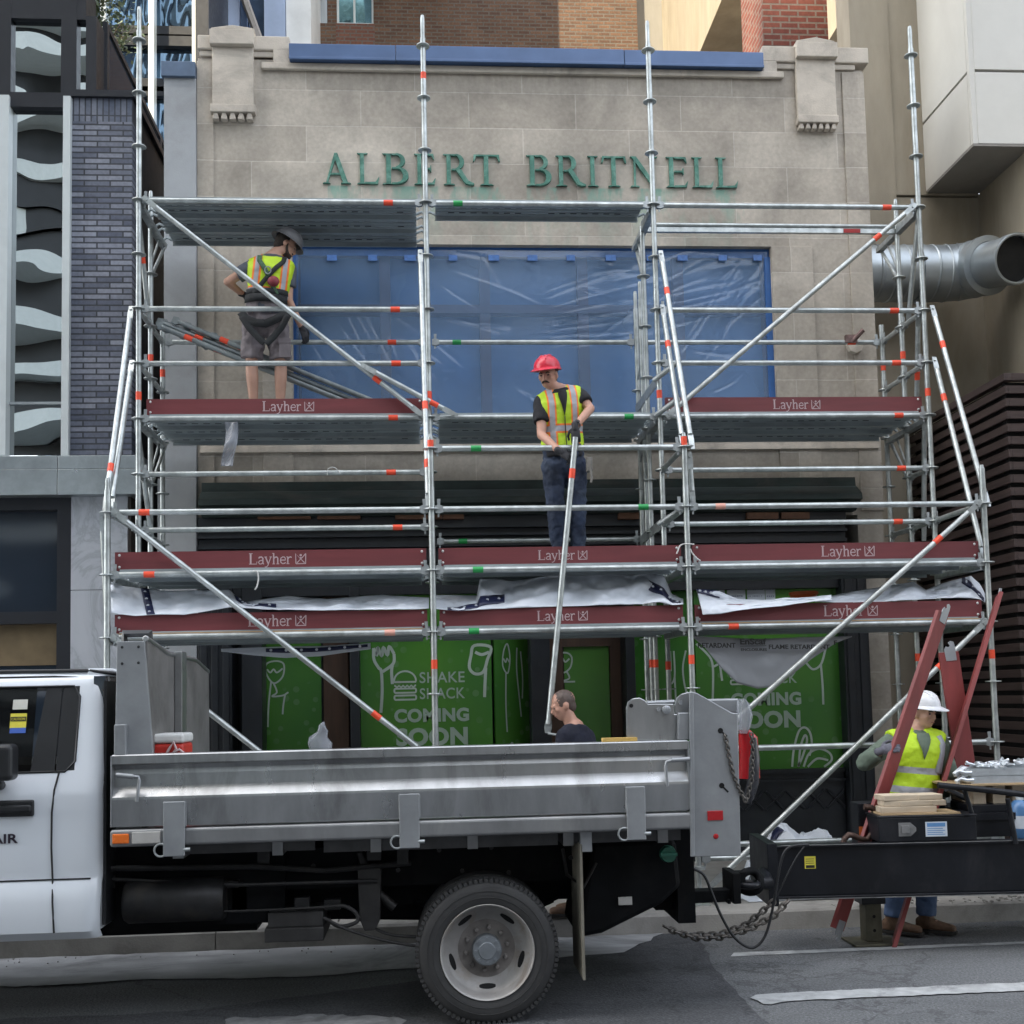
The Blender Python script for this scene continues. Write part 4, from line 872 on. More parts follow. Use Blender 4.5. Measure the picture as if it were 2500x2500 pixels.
standard(XB[0],YBR,0.45,P(342,18,Y=YBR).z,rz(-1.9,5.8),[(193,m_orange),(967,m_orange)])
standard(XB[1],YBR,0.45,P(1032,38,Y=YBR).z,rz(-1.9,5.8),[(187,m_orange),(966,m_orange),(1640,m_orange)])
standard(XB[2],YBR,0.45,P(1581,52,Y=YBR).z,rz(-1.9,5.8),[(222,m_orange),(963,m_orange),(1625,m_orange)])
standard(XB[3],YBR,0.45,P(2225,65,Y=YBR).z,rz(-1.9,5.8),[(232,m_orange),(958,m_orange)])
standard(XC[0],YCR,0.45,P(370,467,Y=YCR).z,rz(-1.9,3.9),[(876,m_orange)],spig=0.12)
standard(XC[2],YCR,0.45,lv(4.0),rz(-1.9,3.9),[(1620,m_orange)],spig=0)
standard(XC[3],YCR,0.45,P(2188,487,Y=YCR).z,rz(-1.9,3.9),[(868,m_orange),(1605,m_orange)],spig=0.12)
standard(XD[0],YDR,0.45,P(396,808,Y=YDR).z,rz(-1.9,3.0),[(912,m_orange)],spig=0)
xm = colx([(1565,800)],1.7)
standard(xm,1.7,0.45,P(1562,688,Y=1.7).z,(),[(1620,m_orange)],spig=0.18)
standard(XD[2],YDR,0.45,P(1549,712,Y=YDR).z,rz(-1.9,3.0),[(824,m_orange)],spig=0.18)
standard(XD[3],YDR,0.45,P(2150,807,Y=YDR).z,rz(-1.9,3.0),[(897,m_orange)],spig=0)
# zig-zag between the two slim posts (upright lattice)
for i in range(11):
    z = lv(-1.6+i*0.42); q = MB(); a = Vector((XD[2],YDR,z)); c = Vector((xm,1.7,z+0.21)); q.tube(a,c,0.011,8); q.build('lattice_bar', m_galvd, scaf, smooth=40)
def ledger(a, c, ya, yc, za, zc=None, sleeve=None, mat=None, r=RT_):
    p0 = Vector((a,ya,za)); p1 = Vector((c,yc,za if zc is None else zc)); d = (p1-p0).normalized()
    q = MB(); q.tube(p0+d*0.096, p1-d*0.096, r, 16); wedge(q, p0, d); wedge(q, p1, -d); o = q.build('ledger', [m_galv, m_galvd], scaf, smooth=35)
    if sleeve: band_on(sleeve_px(p0, p1, x=sleeve), d, 0.085, o, mat or m_orange)
    return o
for z, L in ((1,(353,1570,1758)),(0.5,(365,1167,None)),(0,(952,1157,1790))):
    for i in range(3): ledger(XA[i],XA[i+1],YA,YA,lv(z),None,L[i],m_gsleeve if i == 1 else (m_fade if (z, i) in ((0,0),(1,2)) else m_orange))
ledger(XA[1],XA[2],YA,YA,lv(1.5),None,1162,m_gsleeve)
for z, L in ((1,(971,None,2191)),(1.5,(955,None,2199)),(2,(960,1535,2193)),(2.5,(967,None,2187)),(3,(965,None,2182)),(4,(948,1118,2164))):
    for i in range(3):
        if i != 1 or L[1]: ledger(XB[i],XB[i+1],YBR,YBR,lv(z),None,L[i],m_gsleeve if i == 1 else m_orange)
ledger(XD[0],XD[2]-0.9 if False else P(1045,835,Y=YDR).x,YDR,YDR,lv(3),None,957); ledger(P(1048,835,Y=YDR).x,XD[2],YDR,YDR,lv(3),None,1115,m_gsleeve); ledger(XD[2],XD[3],YDR,YDR,lv(3),None,2078)
ledger(P(1060,1315,Y=YDR).x,XD[2],YDR,YDR,lv(1),None,1130,m_gsleeve)
for z in (-1.0,-2.0+0.12): ledger(XA[2],XA[3],YA,YA,lv(z))
ledger(XA[2],XA[3],0.0,0.0,0.62)
# transverse
for i in (0, 3):
    for z in (4,3,2.5,1.5,1):
        ledger(XB[i],XC[i],YBR,YCR,lv(z),None)
        if z in (3,2.5,1): ledger(XC[i],XD[i],YCR,YDR,lv(z))
    for z in (1.0,0.5,0.0): ledger(XA[i],XB[i],YA,YBR,lv(z))
for i in (1, 2):
    for z in (0.5,0.0): ledger(XA[i],XB[i],YA,YBR,lv(z))
    ledger(XB[i],XC[2] if i == 2 else XB[1],YBR,YCR,lv(2)); ledger(XB[i],XC[2] if i == 2 else XB[1],YBR,YCR,lv(4))
for z in (1.5,1.0): ledger(XA[2],XB[2],YA,YBR,lv(z))
# flat tie bars between the middle posts
for z in (2.33, 2.0, 1.0):
    p0 = Vector((XB[2],YBR,lv(z))); p1 = Vector((XD[2],YDR,lv(z)-0.02)); d = (p1-p0).normalized(); q = MB()
    q.prism([(0,-0.045),(0.98,-0.045),(0.98,0.045),(0,0.045)], p0-Vector((0.03,0,0)), d, EZ, EX, 0.012); q.tube(p0+Vector((-0.05,-0.03,0)), p0+Vector((0.12,-0.25,0.1)), RT_, 12)
    q.build('tie_bar', m_galvd, scaf, smooth=35)
def brace(p0, p1, sl=None, mat=None, r=0.0235, flat=0.13, name='brace', par=None, cat=None):
    p0 = Vector(p0); p1 = Vector(p1); d = (p1-p0).normalized(); s_ = d.cross(EY); s_ = s_.normalized() if s_.length > 0.2 else d.cross(EX).normalized(); n = s_.cross(d)
    q = MB(); q.path([p0+d*flat, p1-d*flat], r, 16)
    for p_, dd in ((p0, d), (p1, -d)):
        q.prism([(-0.02,-0.02),(flat*0.6,-0.024),(flat*1.05,-r),(flat*1.05,r),(flat*0.6,0.024),(-0.02,0.02)], p_-n*0.006, dd, s_, n, 0.012)
        q.lathe([(0.012,-0.016),(0.012,0.016)], p_+dd*0.02, n, 10)
    o = q.build(name, m_galv, par if par else scaf, smooth=35)
    for px in (sl or ()): band_on(sleeve_px(p0, p1, **px), d, 0.08, o, mat or m_orange, 0.025)
    return o
fy = -0.045
brace((XB[0]+0.06,YBR+fy,lv(4)+0.0),(XB[1]-0.05,YBR+fy,lv(2)),[dict(x=921)])
brace((XB[3]-0.06,YBR+fy,lv(4)),(XB[2]+0.06,YBR+fy,lv(2)),[dict(x=2141)])
brace((XA[0]+0.06,YA+fy,lv(1)),(XA[1]-0.05,YA+fy,lv(-1)),[dict(x=919)])
brace((XA[3]-0.06,YA+fy,lv(1)),(XA[2]+0.06,YA+fy,lv(-1)),[dict(x=2289)])
brace((XA[0]+0.06,YA+fy,lv(0)),(XA[1]-0.05,YA+fy,lv(-2.02)))
brace((XA[3]-0.06,YA+fy,lv(0)),(XA[2]+0.1,YA+fy,lv(-2.08)),[dict(x=2296)])
# raking double tubes tying the tall row to the front row
def rake(x0y0, x1y1, sl): brace(P(*x0y0,Y=YBR-0.03), P(*x1y1,Y=YA+0.03), sl)
rake((320,752),(257,1245),[dict(y=1143)]); rake((322,884),(270,1245),None)
rake((1026,614),(1046,1240),[dict(y=991),dict(y=1133)])
rake((1613,616),(1690,1092),[dict(y=712)]); rake((1617,748),(1668,1090),[dict(y=842)])
rake((2276,750),(2412,1232),[dict(y=843)]); rake((2281,876),(2404,1368),[dict(y=972)])
brace((XA[2]+0.05,YA+0.04,lv(1.45)),P(1692,1236,Y=YA+0.04))
brace((XB[3]-0.03,YBR+0.05,lv(3)),(XC[3]+0.1,YCR,lv(2)),[dict(y=917)]); brace((XB[3]-0.02,YBR+0.05,lv(2)),(XC[3]+0.12,YCR,lv(0.9)))
brace((XB[3]+0.03,YBR+0.05,lv(4)),(XB[3]+0.06,YCR,lv(3.05))); brace((XB[0]-0.03,YBR+0.05,lv(4)),(XB[0]-0.02,YCR,lv(3.0)),[dict(y=632)])
brace((XB[0]-0.03,YBR+0.04,lv(2)),(XB[0]+0.0,YCR,lv(1.0)),[dict(y=1158)])
brace((XA[0]-0.04,YA,lv(0.98)),(XA[0]-0.06,YA+0.25,lv(0.0)))
# ribbed steel decks
m_deck = M('deck_steel', (0.33,0.375,0.39), 0.5, 0.25, var=0.2, scale=5, stretch=(0.4,2,1), dirt=(0.16,0.18,0.19), dirt_amt=0.6)
m_hole = M('deck_slot', (0.004,0.004,0.005), 0.9)
m_pale = M('painted_sky_dot', (0.62,0.68,0.70), 0.5)  # pale dabs paint in sky light showing through the deck perforations
m_redtag = M('red_label', (0.35,0.02,0.02), 0.6)
def deck(x0, x1, y0, z, wd=0.315, label=False):
    q = MB(); a = x0+0.07; c = x1-0.07; h = 0.07
    # cross-section with ribs underneath
    def sec(yy): return yy
    prof = [(0,0),(wd,0),(wd,-h),(wd-0.018,-h)]
    nr = 5; w2 = (wd-0.036)/nr
    for i in range(nr):
        y = wd-0.018-i*w2
        prof += [(y,-0.012 if i == 0 else -0.026),(y-w2*0.25,-0.012),(y-w2*0.55,-0.012),(y-w2*0.7,-0.040),(y-w2*0.95,-0.040)]
    prof += [(0.018,-0.012),(0.018,-h),(0,-h)]
    q.prism(prof, (a, y0, z), EY, EZ, EX, c-a)
    # claws
    for xx, s_ in ((a,-1),(c,1)):
        for yy in (y0+0.05, y0+wd-0.05):
            q.path([(xx,yy,z-0.03),(xx+s_*0.05,yy,z-0.005),(xx+s_*0.085,yy,z-0.03)], 0.014, 6)
    n = int((c-a)/0.105)
    for i in range(n):
        x = a+0.12+i*0.105
        if x+0.06 > c-0.08: break
        if i % 11 in (7, 8): continue
        for r_ in (1, 3):
            yy = y0+wd-0.018-r_*w2-w2*0.825; q.box((x, yy-0.0075, z-0.0412), (x+0.058, yy+0.0075, z-0.0395), 1)
        yy = y0+wd-0.018-2*w2-w2*0.4; q.box((x+0.03, yy-0.006, z-0.0132), (x+0.055, yy+0.006, z-0.0115), 2)
        q.box((x, y0-0.0012, z-0.05), (x+0.05, y0+0.001, z-0.038), 1)
    o = q.build('deck', [m_deck, m_hole, m_pale], scaf)
    if label:
        q = MB(); xx = a+(c-a)*label; q.box((xx,y0-0.003,z-0.058),(xx+0.17,y0-0.0005,z-0.028)); q.build('red_label', m_redtag, o)
    return o
def bay(xs, i, j, y0, z, n, pitch=0.325, label=False):
    for k in range(n): deck(xs[i]+0.02, xs[j]-0.02, y0+k*pitch, z, label=label if k == 0 else False)
for i in range(3):
    bay(XB,i,i+1,YBR+0.02,lv(2)+0.045,3,label=0.55 if i != 1 else 0.0)
    bay(XA,i,i+1,YA+0.02,lv(0.5)+0.045,3,label=0.55 if i == 0 else (0.12 if i == 2 else 0.0))
    bay(XA,i,i+1,YA+0.02,lv(0)+0.045,3,label=0.5 if i == 0 else 0.0)
bay(XB,0,1,YBR+0.02,lv(4)+0.045,3,label=0.75); bay(XB,1,2,YBR+0.02,lv(4)+0.045,1)
q = MB(); p0 = Vector((XC[2]+0.05,YCR,lv(4)+0.02)); p1 = Vector((XC[3]-0.03,YCR,lv(4)+0.02)); q.box((p0.x,YCR-0.02,p0.z-0.075),(p1.x,YCR+0.02,p0.z-0.03)); q.tube(p0,p1,0.02,12); o = q.build('ledger', m_galv, scaf, smooth=35)
q = MB(); pt = P(2060,562,Y=YCR-0.03); q.box((pt.x,YCR-0.024,p0.z-0.074),(pt.x+0.17,YCR-0.0205,p0.z-0.034)); q.build('red_label', m_redtag, o)
# cantilever brackets under the tall row's decks
for i in (0, 2, 3):
    for z in (4, 2):
        q = MB(); x = XC[i]; a = Vector((x,YCR+0.02,lv(z)-0.02)); e = Vector((x+0.03,YDR,lv(z)-0.02)); q.tube(a,e,0.02,10); q.tube(Vector((x,YCR+0.03,lv(z)-0.5)),e,0.017,10); q.tube(Vector((x,YCR+0.03,lv(z)-0.38)),a.lerp(e,0.6),0.012,8)
        q.build('bracket', m_galv, scaf, smooth=40)
        q = MB(); q.box((XB[i]-0.03,YBR+0.05,lv(z)-0.06),(XB[i]+0.03,YDR,lv(z)-0.012)); q.build('transom', m_galvd, scaf)
for i in range(4):
    for z in (0.5, 0.0):
        q = MB(); q.box((XA[i]-0.03,0.05,lv(z)-0.05),(XA[i]+0.03,YBR-0.05,lv(z)-0.01)); q.build('transom', m_galvd, scaf)
# toe boards with printed name
m_toe = M('red_brown_board', (0.155,0.030,0.034), 0.55, var=0.16, scale=2.5, stretch=(0.5,1,5), bmp=0.08, bscale=40, dirt=(0.10,0.02,0.024), dirt_amt=0.45)
m_print = M('pale_pink_print', (0.48,0.37,0.38), 0.6, var=0.08)
m_bolt = M('bolt_head', (0.62,0.62,0.6), 0.35, 0.6)
def layher(k, o, size, lw):
    """slab lettering of the printed name, 0..1 units, returns width"""
    def st(pts, x, w_=lw): k.stroke([(x+p[0]*size, p[1]*size*0.80) for p in pts], w_, o, EX, EZ, -EY, 0.0015)
    th = lw*0.55; x = 0
    st([(0.12,0),(0.12,1)],x,lw*1.25); st([(0,1),(0.26,1)],x,th); st([(0,0.02),(0.56,0.02),(0.58,0.25)],x,th); x += 0.66*size
    st([(0.05,0.55),(0.12,0.66),(0.27,0.67),(0.36,0.58),(0.36,0.05),(0.44,0.02)],x); st([(0.36,0.38),(0.12,0.32),(0.04,0.18),(0.10,0.03),(0.24,0.02),(0.36,0.15)],x,th*1.3); x += 0.50*size
    st([(0.06,0.66),(0.25,0.05)],x); st([(0.45,0.66),(0.22,-0.15),(0.10,-0.28),(0.0,-0.26)],x,th*1.2); st([(-0.03,0.67),(0.16,0.67)],x,th); st([(0.35,0.67),(0.53,0.67)],x,th); x += 0.56*size
    st([(0.1,0),(0.1,1.02)],x); st([(0,0.01),(0.2,0.01)],x,th); st([(0.1,0.5),(0.2,0.64),(0.33,0.66),(0.4,0.55),(0.4,0)],x); st([(0.3,0.01),(0.5,0.01)],x,th); st([(0,1.01),(0.1,1.01)],x,th); x += 0.56*size
    st([(0.06,0.36),(0.40,0.36),(0.40,0.52),(0.33,0.64),(0.2,0.66),(0.08,0.55),(0.04,0.35),(0.08,0.12),(0.2,0.02),(0.36,0.06),(0.42,0.14)],x,lw*0.8); x += 0.48*size
    st([(0.1,0),(0.1,0.66)],x); st([(0,0.01),(0.22,0.01)],x,th); st([(0,0.66),(0.1,0.66)],x,th); st([(0.1,0.45),(0.2,0.62),(0.34,0.66),(0.36,0.56)],x,lw*0.9); x += 0.40*size
    x += 0.26*size; s_ = 0.80*size
    def lg(pts, w_=lw*0.75): k.stroke([(x+p[0]*s_, p[1]*s_) for p in pts], w_, o, EX, EZ, -EY, 0.0015)
    lg([(0.05,0),(0.95,0),(0.97,0.95)]); lg([(0.05,0),(0.03,0.95),(0.5,0.42),(0.97,0.95)]); lg([(0.15,0.08),(0.5,0.45),(0.85,0.08)]); lg([(0.5,0.48),(0.5,0.62)],lw*1.2)
    k.prism([(x+(0.5+0.11*math.cos(i*math.pi/6))*s_, (0.80+0.11*math.sin(i*math.pi/6))*s_) for i in range(12)], o, EX, EZ, -EY, 0.0015)
    return x+s_
def toe_board(x0, x1, y, z, px_text=None, px_end=None, raw=False):
    q = MB(); q.box((x0,y,z+0.035),(x1,y+0.028,z+0.185))
    for xx in (x0+0.035, x1-0.035):
        for zz in (z+0.16, z+0.065): q.ell((xx,y-0.001,zz), (0.011,0.006,0.011), 8, 6, 1)
    o = q.build('toe_board', [m_toe, m_bolt], scaf)
    if px_text:
        xa = P(px_text, 1000, Y=y).x; xe = P(px_end, 1000, Y=y).x
        kk = MB(); probe = layher(MB(), Vector((0,0,0)), 1.0, 0.1); size = (xe-xa)/probe
        layher(kk, Vector((xa,y-0.0005,z+0.112-0.36*size)), size, size*0.095); kk.build('printed_name', m_print, o)
    if raw:
        kk = MB(); kk.box((x0+0.02,y-0.012,z+0.023),(x1-0.02,y+0.018,z+0.0345)); kk.build('timber_edge', M('pale_timber', (0.42,0.28,0.15),0.7,var=0.2,scale=6,stretch=(1,1,8)), o)
    return o
yb_ = YBR-0.036; ya_ = YA-0.036
toe_board(XB[0]+0.06,XB[1]-0.05,YBR+0.03,lv(2),641,767); toe_board(XB[2]+0.06,XB[3]-0.05,YBR+0.03,lv(2),1888,2003)
for z, raw, t in ((0.5,False,((606,744),(1305,1424),(1990,2119))),(0,True,((603,743),(1299,1421),(1990,2120)))):
    for i in range(3): toe_board(XA[i]+0.05,XA[i+1]-0.05,YA+0.03,lv(z),t[i][0],t[i][1],raw and i != 1)

# ---- loose tubes lying diagonally on the upper deck, behind the left worker
r = random.Random(5); ca_, cb_ = Vector(P(352,782,Y=1.66)), Vector(P(905,1006,Y=1.32)); dd = (cb_-ca_).normalized(); nn = Vector((-dd.z,0,dd.x)).normalized()
k = 0
for row in range(3):
    for j in range(5 if row < 2 else 4):
        off = nn*(row*0.052+0.0)+EY*((j-2+0.5*(row % 2))*0.054)*1.0+nn*((j-2)*0.011); sh_ = r.uniform(-0.05,0.30)+0.12*j; p0 = ca_+off+dd*sh_+nn*r.uniform(-0.006,0.006); p1 = cb_+off+dd*r.uniform(-0.1,0.12); d = (p1-p0).normalized()
        q = MB(); q.tube(p0+d*0.06,p1,0.0235,14); q.prism([(0,-0.028),(0.05,-0.038),(0.07,-0.024),(0.07,0.024),(0.05,0.038),(0,0.028)], p0-Vector((0,0.018,0)), d, d.cross(EY), EY, 0.036)
        o = q.build('loose_tube', m_galvt, smooth=35)
        tag(o, 'loose grey scaffold tube in the slanting bundle behind the worker in shorts', 'scaffold tube', 'bundle of loose scaffold tubes')
        if (row, j) in ((0,0),(0,1),(1,0),(2,1),(2,3),(2,0)): band_on(p0+d*(0.35+0.06*j+0.1*row), d, 0.085, o, m_orange)
        k += 1
o = brace(P(886,893,Y=0.88), P(1113,1014,Y=0.92), [dict(x=1060)], name='loose_brace', par=None); o.parent = None
mw = wm(scaf); o.data.transform(mw); 
for ch in [x for x in bpy.data.objects if x.parent == o]: ch.data.transform(mw)
tag(o, 'loose slanting brace with flattened end resting across the upper ledger near the middle post', 'scaffold tube')
# ================================================================== TRUCK
YT = -2.65
def T(x, y, Y=YT): return P(x, y, Y=Y)
def tx(x, y=1950, Y=YT): return P(x, y, Y=Y).x
m_cab = M('white_truck_paint', (0.68,0.72,0.765), 0.22, 0.0, var=0.01, scale=1.2, coat=0.6, rvar=0.01)
m_alu = M('brushed_aluminium', (0.40,0.41,0.415), 0.31, 0.85, var=0.22, scale=3.2, stretch=(1.6,1,0.5), bmp=0.05, bscale=2.2, dirt=(0.20,0.20,0.195), dirt_amt=0.75, rvar=0.12)
m_alu2 = M('satin_aluminium_plate', (0.33,0.345,0.36), 0.45, 0.65, var=0.12, scale=5, dirt=(0.25,0.26,0.28), dirt_amt=0.5)
m_rub = M('scuffed_aluminium_rail', (0.27,0.275,0.28), 0.45, 0.75, var=0.2, scale=4, stretch=(1,1,0.4), dirt=(0.42,0.42,0.41), dirt_amt=0.55)
m_blk = M('black_plastic', (0.012,0.013,0.015), 0.45, var=0.2)
m_chas = M('chassis_black', (0.0035,0.004,0.005), 0.65, 0.0, var=0.4, scale=6, spec=0.12, dirt=(0.014,0.0125,0.012), dirt_amt=0.5)
m_tyre, t, b = nodes_of('tyre_rubber')
t.links.new(mixrgb(t, nz(t, pos(t), 12, 5), (0.016,0.016,0.017), (0.05,0.05,0.05)), b.inputs['Base Color']); b.inputs['Roughness'].default_value = 0.75
m_rim = M('dusty_rim', (0.33,0.32,0.31), 0.55, 0.4, var=0.15, scale=7, dirt=(0.22,0.17,0.125), dirt_amt=0.75)
m_rimd = M('dirty_rim_centre', (0.20,0.185,0.175), 0.6, 0.4, var=0.3, scale=9)
m_lens = M('amber_lens', (0.75,0.16,0.02), 0.25, var=0.1)
m_redl = M('red_lens', (0.36,0.012,0.016), 0.2, var=0.1)
m_clear = M('clear_marker', (0.42,0.41,0.39), 0.3, var=0.1, scale=9)
truck = thing('flatbed_truck', 'white cab truck with aluminium drop side bed parked in front of the scaffold', 'truck', (1.5,-1.6,0))
# --- cab
YC = -2.60; Xr = tx(244,1900,YC); Xf = -3.2; CW = 2.02
prof = [(0.05,0.50),(-0.005,0.545),(-0.018,0.62),(-0.020,0.70),(-0.012,0.785),(0.004,0.805),(0.006,0.825),(0.0,0.86),(-0.004,1.0),(-0.006,1.2),(-0.016,1.29),(-0.012,1.325),(-0.002,1.36),(0.008,1.415),(0.016,1.44),(0.05,1.60),(0.085,1.76),(0.115,1.895),(0.13,1.93),(0.155,1.965),(0.20,1.99),(0.30,2.008),(0.5,2.022),(CW/2,2.03)]
def zz(z):      # stretch the plain section to the measured heights
    L = ((0.0,0.05),(0.5,0.555),(0.805,0.888),(1.44,1.498),(1.93,2.012),(2.03,2.085),(3,3))
    for (a,a2),(c,c2) in zip(L, L[1:]):
        if a <= z <= c: return a2+(c2-a2)*(z-a)/(c-a)
prof = [(o_, zz(z)) for o_, z in prof]
zi0, zi1 = 14, 17
Xseam = tx(126,2000,YC); Xw1 = tx(180,1780,YC)
xsx = [Xf, -1.5, -0.5, 0.0, Xw1, Xw1+0.05, Xr-0.075, Xr-0.045, Xr-0.02, Xr-0.006, Xr]
xin = [0,0,0,0,0,0,0,0.006,0.02,0.04,0.075]
def cabrow(i):
    o_, z = prof[i]; return [(x-max(0,(0.98-z))*0.04, YC+o_+xi*(1 if z < 2.03 else 0.3), z) for x, xi in zip(xsx, xin)]
q = MB(); nr, nc = len(prof), len(xsx)
rows = [cabrow(i) for i in range(nr)]
mir = [[(x, 2*(YC+CW/2)-y, z) for x, y, z in r] for r in rows]
vs = [p_ for r in rows for p_ in r]+[p_ for r in mir for p_ in r]
fs = []
for i in range(nr-1):
    for j in range(nc-1):
        hole = zi0 <= i < zi1 and xsx[j+1] <= Xw1+1e-6
        if hole: continue
        fs.append((i*nc+j, i*nc+j+1, (i+1)*nc+j+1, (i+1)*nc+j))
        k0 = nr*nc; fs.append((k0+i*nc+j, k0+(i+1)*nc+j, k0+(i+1)*nc+j+1, k0+i*nc+j+1))
q.add(vs, fs)
# rear wall below and above the back window
yi, yo = YC+0.075, YC+CW-0.075
q.add([(Xr-0.015,yi,0.6),(Xr-0.015,yo,0.6),(Xr,yo,1.43),(Xr,yi,1.43)], [(0,1,2,3)])
q.build('cab_body', m_cab, truck, smooth=35)
q = MB(); q.path([(Xf,YC+0.2,zz(2.006)),(Xr-0.5,YC+0.2,zz(2.006)),(Xr-0.1,YC+0.17,zz(2.0)),(Xr+0.05,YC+0.16,zz(1.97)),(Xr+0.1,YC+0.2,zz(1.935))], 0.012, 8); q.path([(Xf,YC+0.148,zz(1.958)),(Xr-0.3,YC+0.148,zz(1.958)),(Xr-0.08,YC+0.15,zz(1.94)),(Xr-0.012,YC+0.12,zz(1.86)),(Xr,YC+0.11,zz(1.7))], 0.006, 6); q.build('roof_seam', m_blk, truck, smooth=60)
# roof spoiler lip over the back window
q = MB(); q.prism([(-0.12,zz(2.02)),(0.02,zz(2.015)),(0.09,zz(1.985)),(0.095,zz(1.955)),(0.03,zz(1.95)),(-0.12,zz(1.955))], (Xr,YC+0.16,0), EX, EZ, EY, CW-0.32); q.build('roof_lip', m_cab, truck, bevel=0.01)
q = MB(); q.box((Xr-0.07,YC+0.12,zz(1.36)),(Xr-0.005,YC+CW-0.12,zz(1.955))); q.build('rear_window', m_glassd, truck)
q = MB(); q.box((Xr-0.004,YC+0.085,0.62),(Xr+0.012,YC+0.30,2.0)); q.build('rear_trim', m_blk, truck)
# side glazing
def side_y(z):
    for (o0,z0),(o1,z1) in zip(prof, prof[1:]):
        if z0 <= z <= z1: return YC+o0+(o1-o0)*(z-z0)/(z1-z0)
    return YC
def sidepatch(x0, x1, z0, z1, off, mat, name, par=truck, n=4, thick=0.006):
    q = MB()
    for k in range(n):
        za, zb = z0+(z1-z0)*k/n, z0+(z1-z0)*(k+1)/n
        q.add([(x0,side_y(za)+off,za),(x1,side_y(za)+off,za),(x1,side_y(zb)+off,zb),(x0,side_y(zb)+off,zb)], [(0,1,2,3)])
    return q.build(name, mat, par, solid=thick)
m_tint, t, b = nodes_of('tinted_side_glass'); tr = t.nodes.new('ShaderNodeBsdfTransparent'); tr.inputs[0].default_value = (0.42,0.42,0.40,1); mx = t.nodes.new('ShaderNodeMixShader'); mx.inputs[0].default_value = 0.25
b.inputs['Base Color'].default_value = (0.02,0.02,0.02,1); b.inputs['Roughness'].default_value = 0.03
t.links.new(tr.outputs[0], mx.inputs[1]); t.links.new(b.outputs[0], mx.inputs[2]); t.links.new(mx.outputs[0], t.nodes['Material Output'].inputs[0])
zw0, zw1 = prof[zi0][1], prof[zi1][1]
sidepatch(Xf, tx(72,1780,YC), zw0, zw1, 0.012, m_tint, 'side_window')
q = MB(); k = 5
for i in range(k):
    za, zb = zw0+(zw1-zw0)*i/k, zw0+(zw1-zw0)*(i+1)/k; xa, xb = tx(72+26*i/k,1780,YC), tx(72+26*(i+1)/k,1780,YC); xe = Xw1+0.001; xs2 = tx(133,1780,YC)+0.012*i/k
    for u0, u1, w0, w1_ in ((xa, xs2-0.004, xb, xs2-0.002), (xs2+0.004, xe, xs2+0.006, xe)):
        q.add([(u0,side_y(za)+0.004,za),(u1,side_y(za)+0.004,za),(w1_,side_y(zb)+0.004,zb),(w0,side_y(zb)+0.004,zb)], [(0,1,2,3)])
q.build('pillar_trim', m_blk, truck, solid=0.006)
q = MB(); q.path([(Xf,side_y(zw0)-0.002,zw0-0.006),(Xw1-0.05,side_y(zw0)-0.002,zw0-0.006),(Xw1,side_y(zw0+0.05),zw0+0.05),(Xw1+0.004,side_y(zw1-0.06),zw1-0.06),(Xw1-0.03,side_y(zw1),zw1),(Xf,side_y(zw1),zw1)], 0.007, 6); q.build('window_seal', m_blk, truck, smooth=60)
# door edge, handle, lettering
q = MB(); pts = []
for z, dx in ((0.545,0.02),(0.7,0.015),(0.805,0.008),(1.0,0.002),(1.2,0.004),(1.33,0.018),(1.43,0.036)): z = zz(z); pts.append((Xseam+dx, side_y(z)-0.004, z))
q.path(pts, 0.0055, 6); q.path([(Xf,side_y(zz(0.812))-0.003,zz(0.812)),(Xr-0.05,side_y(zz(0.812))-0.002,zz(0.812))], 0.005, 6); q.build('door_seam', m_blk, truck, smooth=60)
hx1 = tx(86,1972,YC); hz = T(40,1973,YC).z
q = MB(); q.box((hx1-0.36,YC-0.060,hz-0.020),(hx1-0.006,YC-0.034,hz+0.020)); q.box((hx1-0.37,YC-0.030,hz-0.046),(hx1,YC-0.004,hz+0.046)); q.build('door_handle', m_blk, truck, bevel=0.012, seg=3)
q = MB(); zt_ = T(20,2058,YC).z; text_into(q, 'AIR', 0.072, (tx(-21,2048,YC),YC-0.0085,zt_), EX, EZ, nY, width=0.148, bold=0.0016); q.build('door_lettering', M('dark_door_text', (0.02,0.012,0.025),0.5), truck)
# mirror seen past the window
q = MB(); mx_ = tx(12,1830,YC-0.1); q.box((mx_-0.2,YC-0.2,1.46),(mx_+0.07,YC-0.07,1.66)); q.box((mx_-0.12,YC-0.1,1.40),(mx_-0.02,YC+0.0,1.459)); q.build('wing_mirror', m_blk, truck, bevel=0.035, seg=4)
# interior
m_int = M('cab_interior', (0.07,0.055,0.04), 0.8, var=0.3, scale=5); m_seat = M('grey_seat', (0.03,0.028,0.027), 0.8)
q = MB(); q.box((Xf,YC+CW-0.25,1.0),(Xr-0.08,YC+CW-0.24,1.45)); q.box((Xf,YC+0.1,0.95),(Xr-0.09,YC+CW-0.24,0.98)); q.box((Xr-0.1,YC+0.15,0.98),(Xr-0.075,YC+CW-0.2,1.9)); q.build('interior', m_int, truck)
q = MB()
for yy in (YC+0.45, YC+1.5): q.box((-0.62,yy-0.24,1.0),(-0.45,yy+0.24,1.62)); q.box((-0.6,yy-0.12,1.63),(-0.48,yy+0.12,1.82))
q.build('seat', m_seat, truck, bevel=0.05, seg=3)
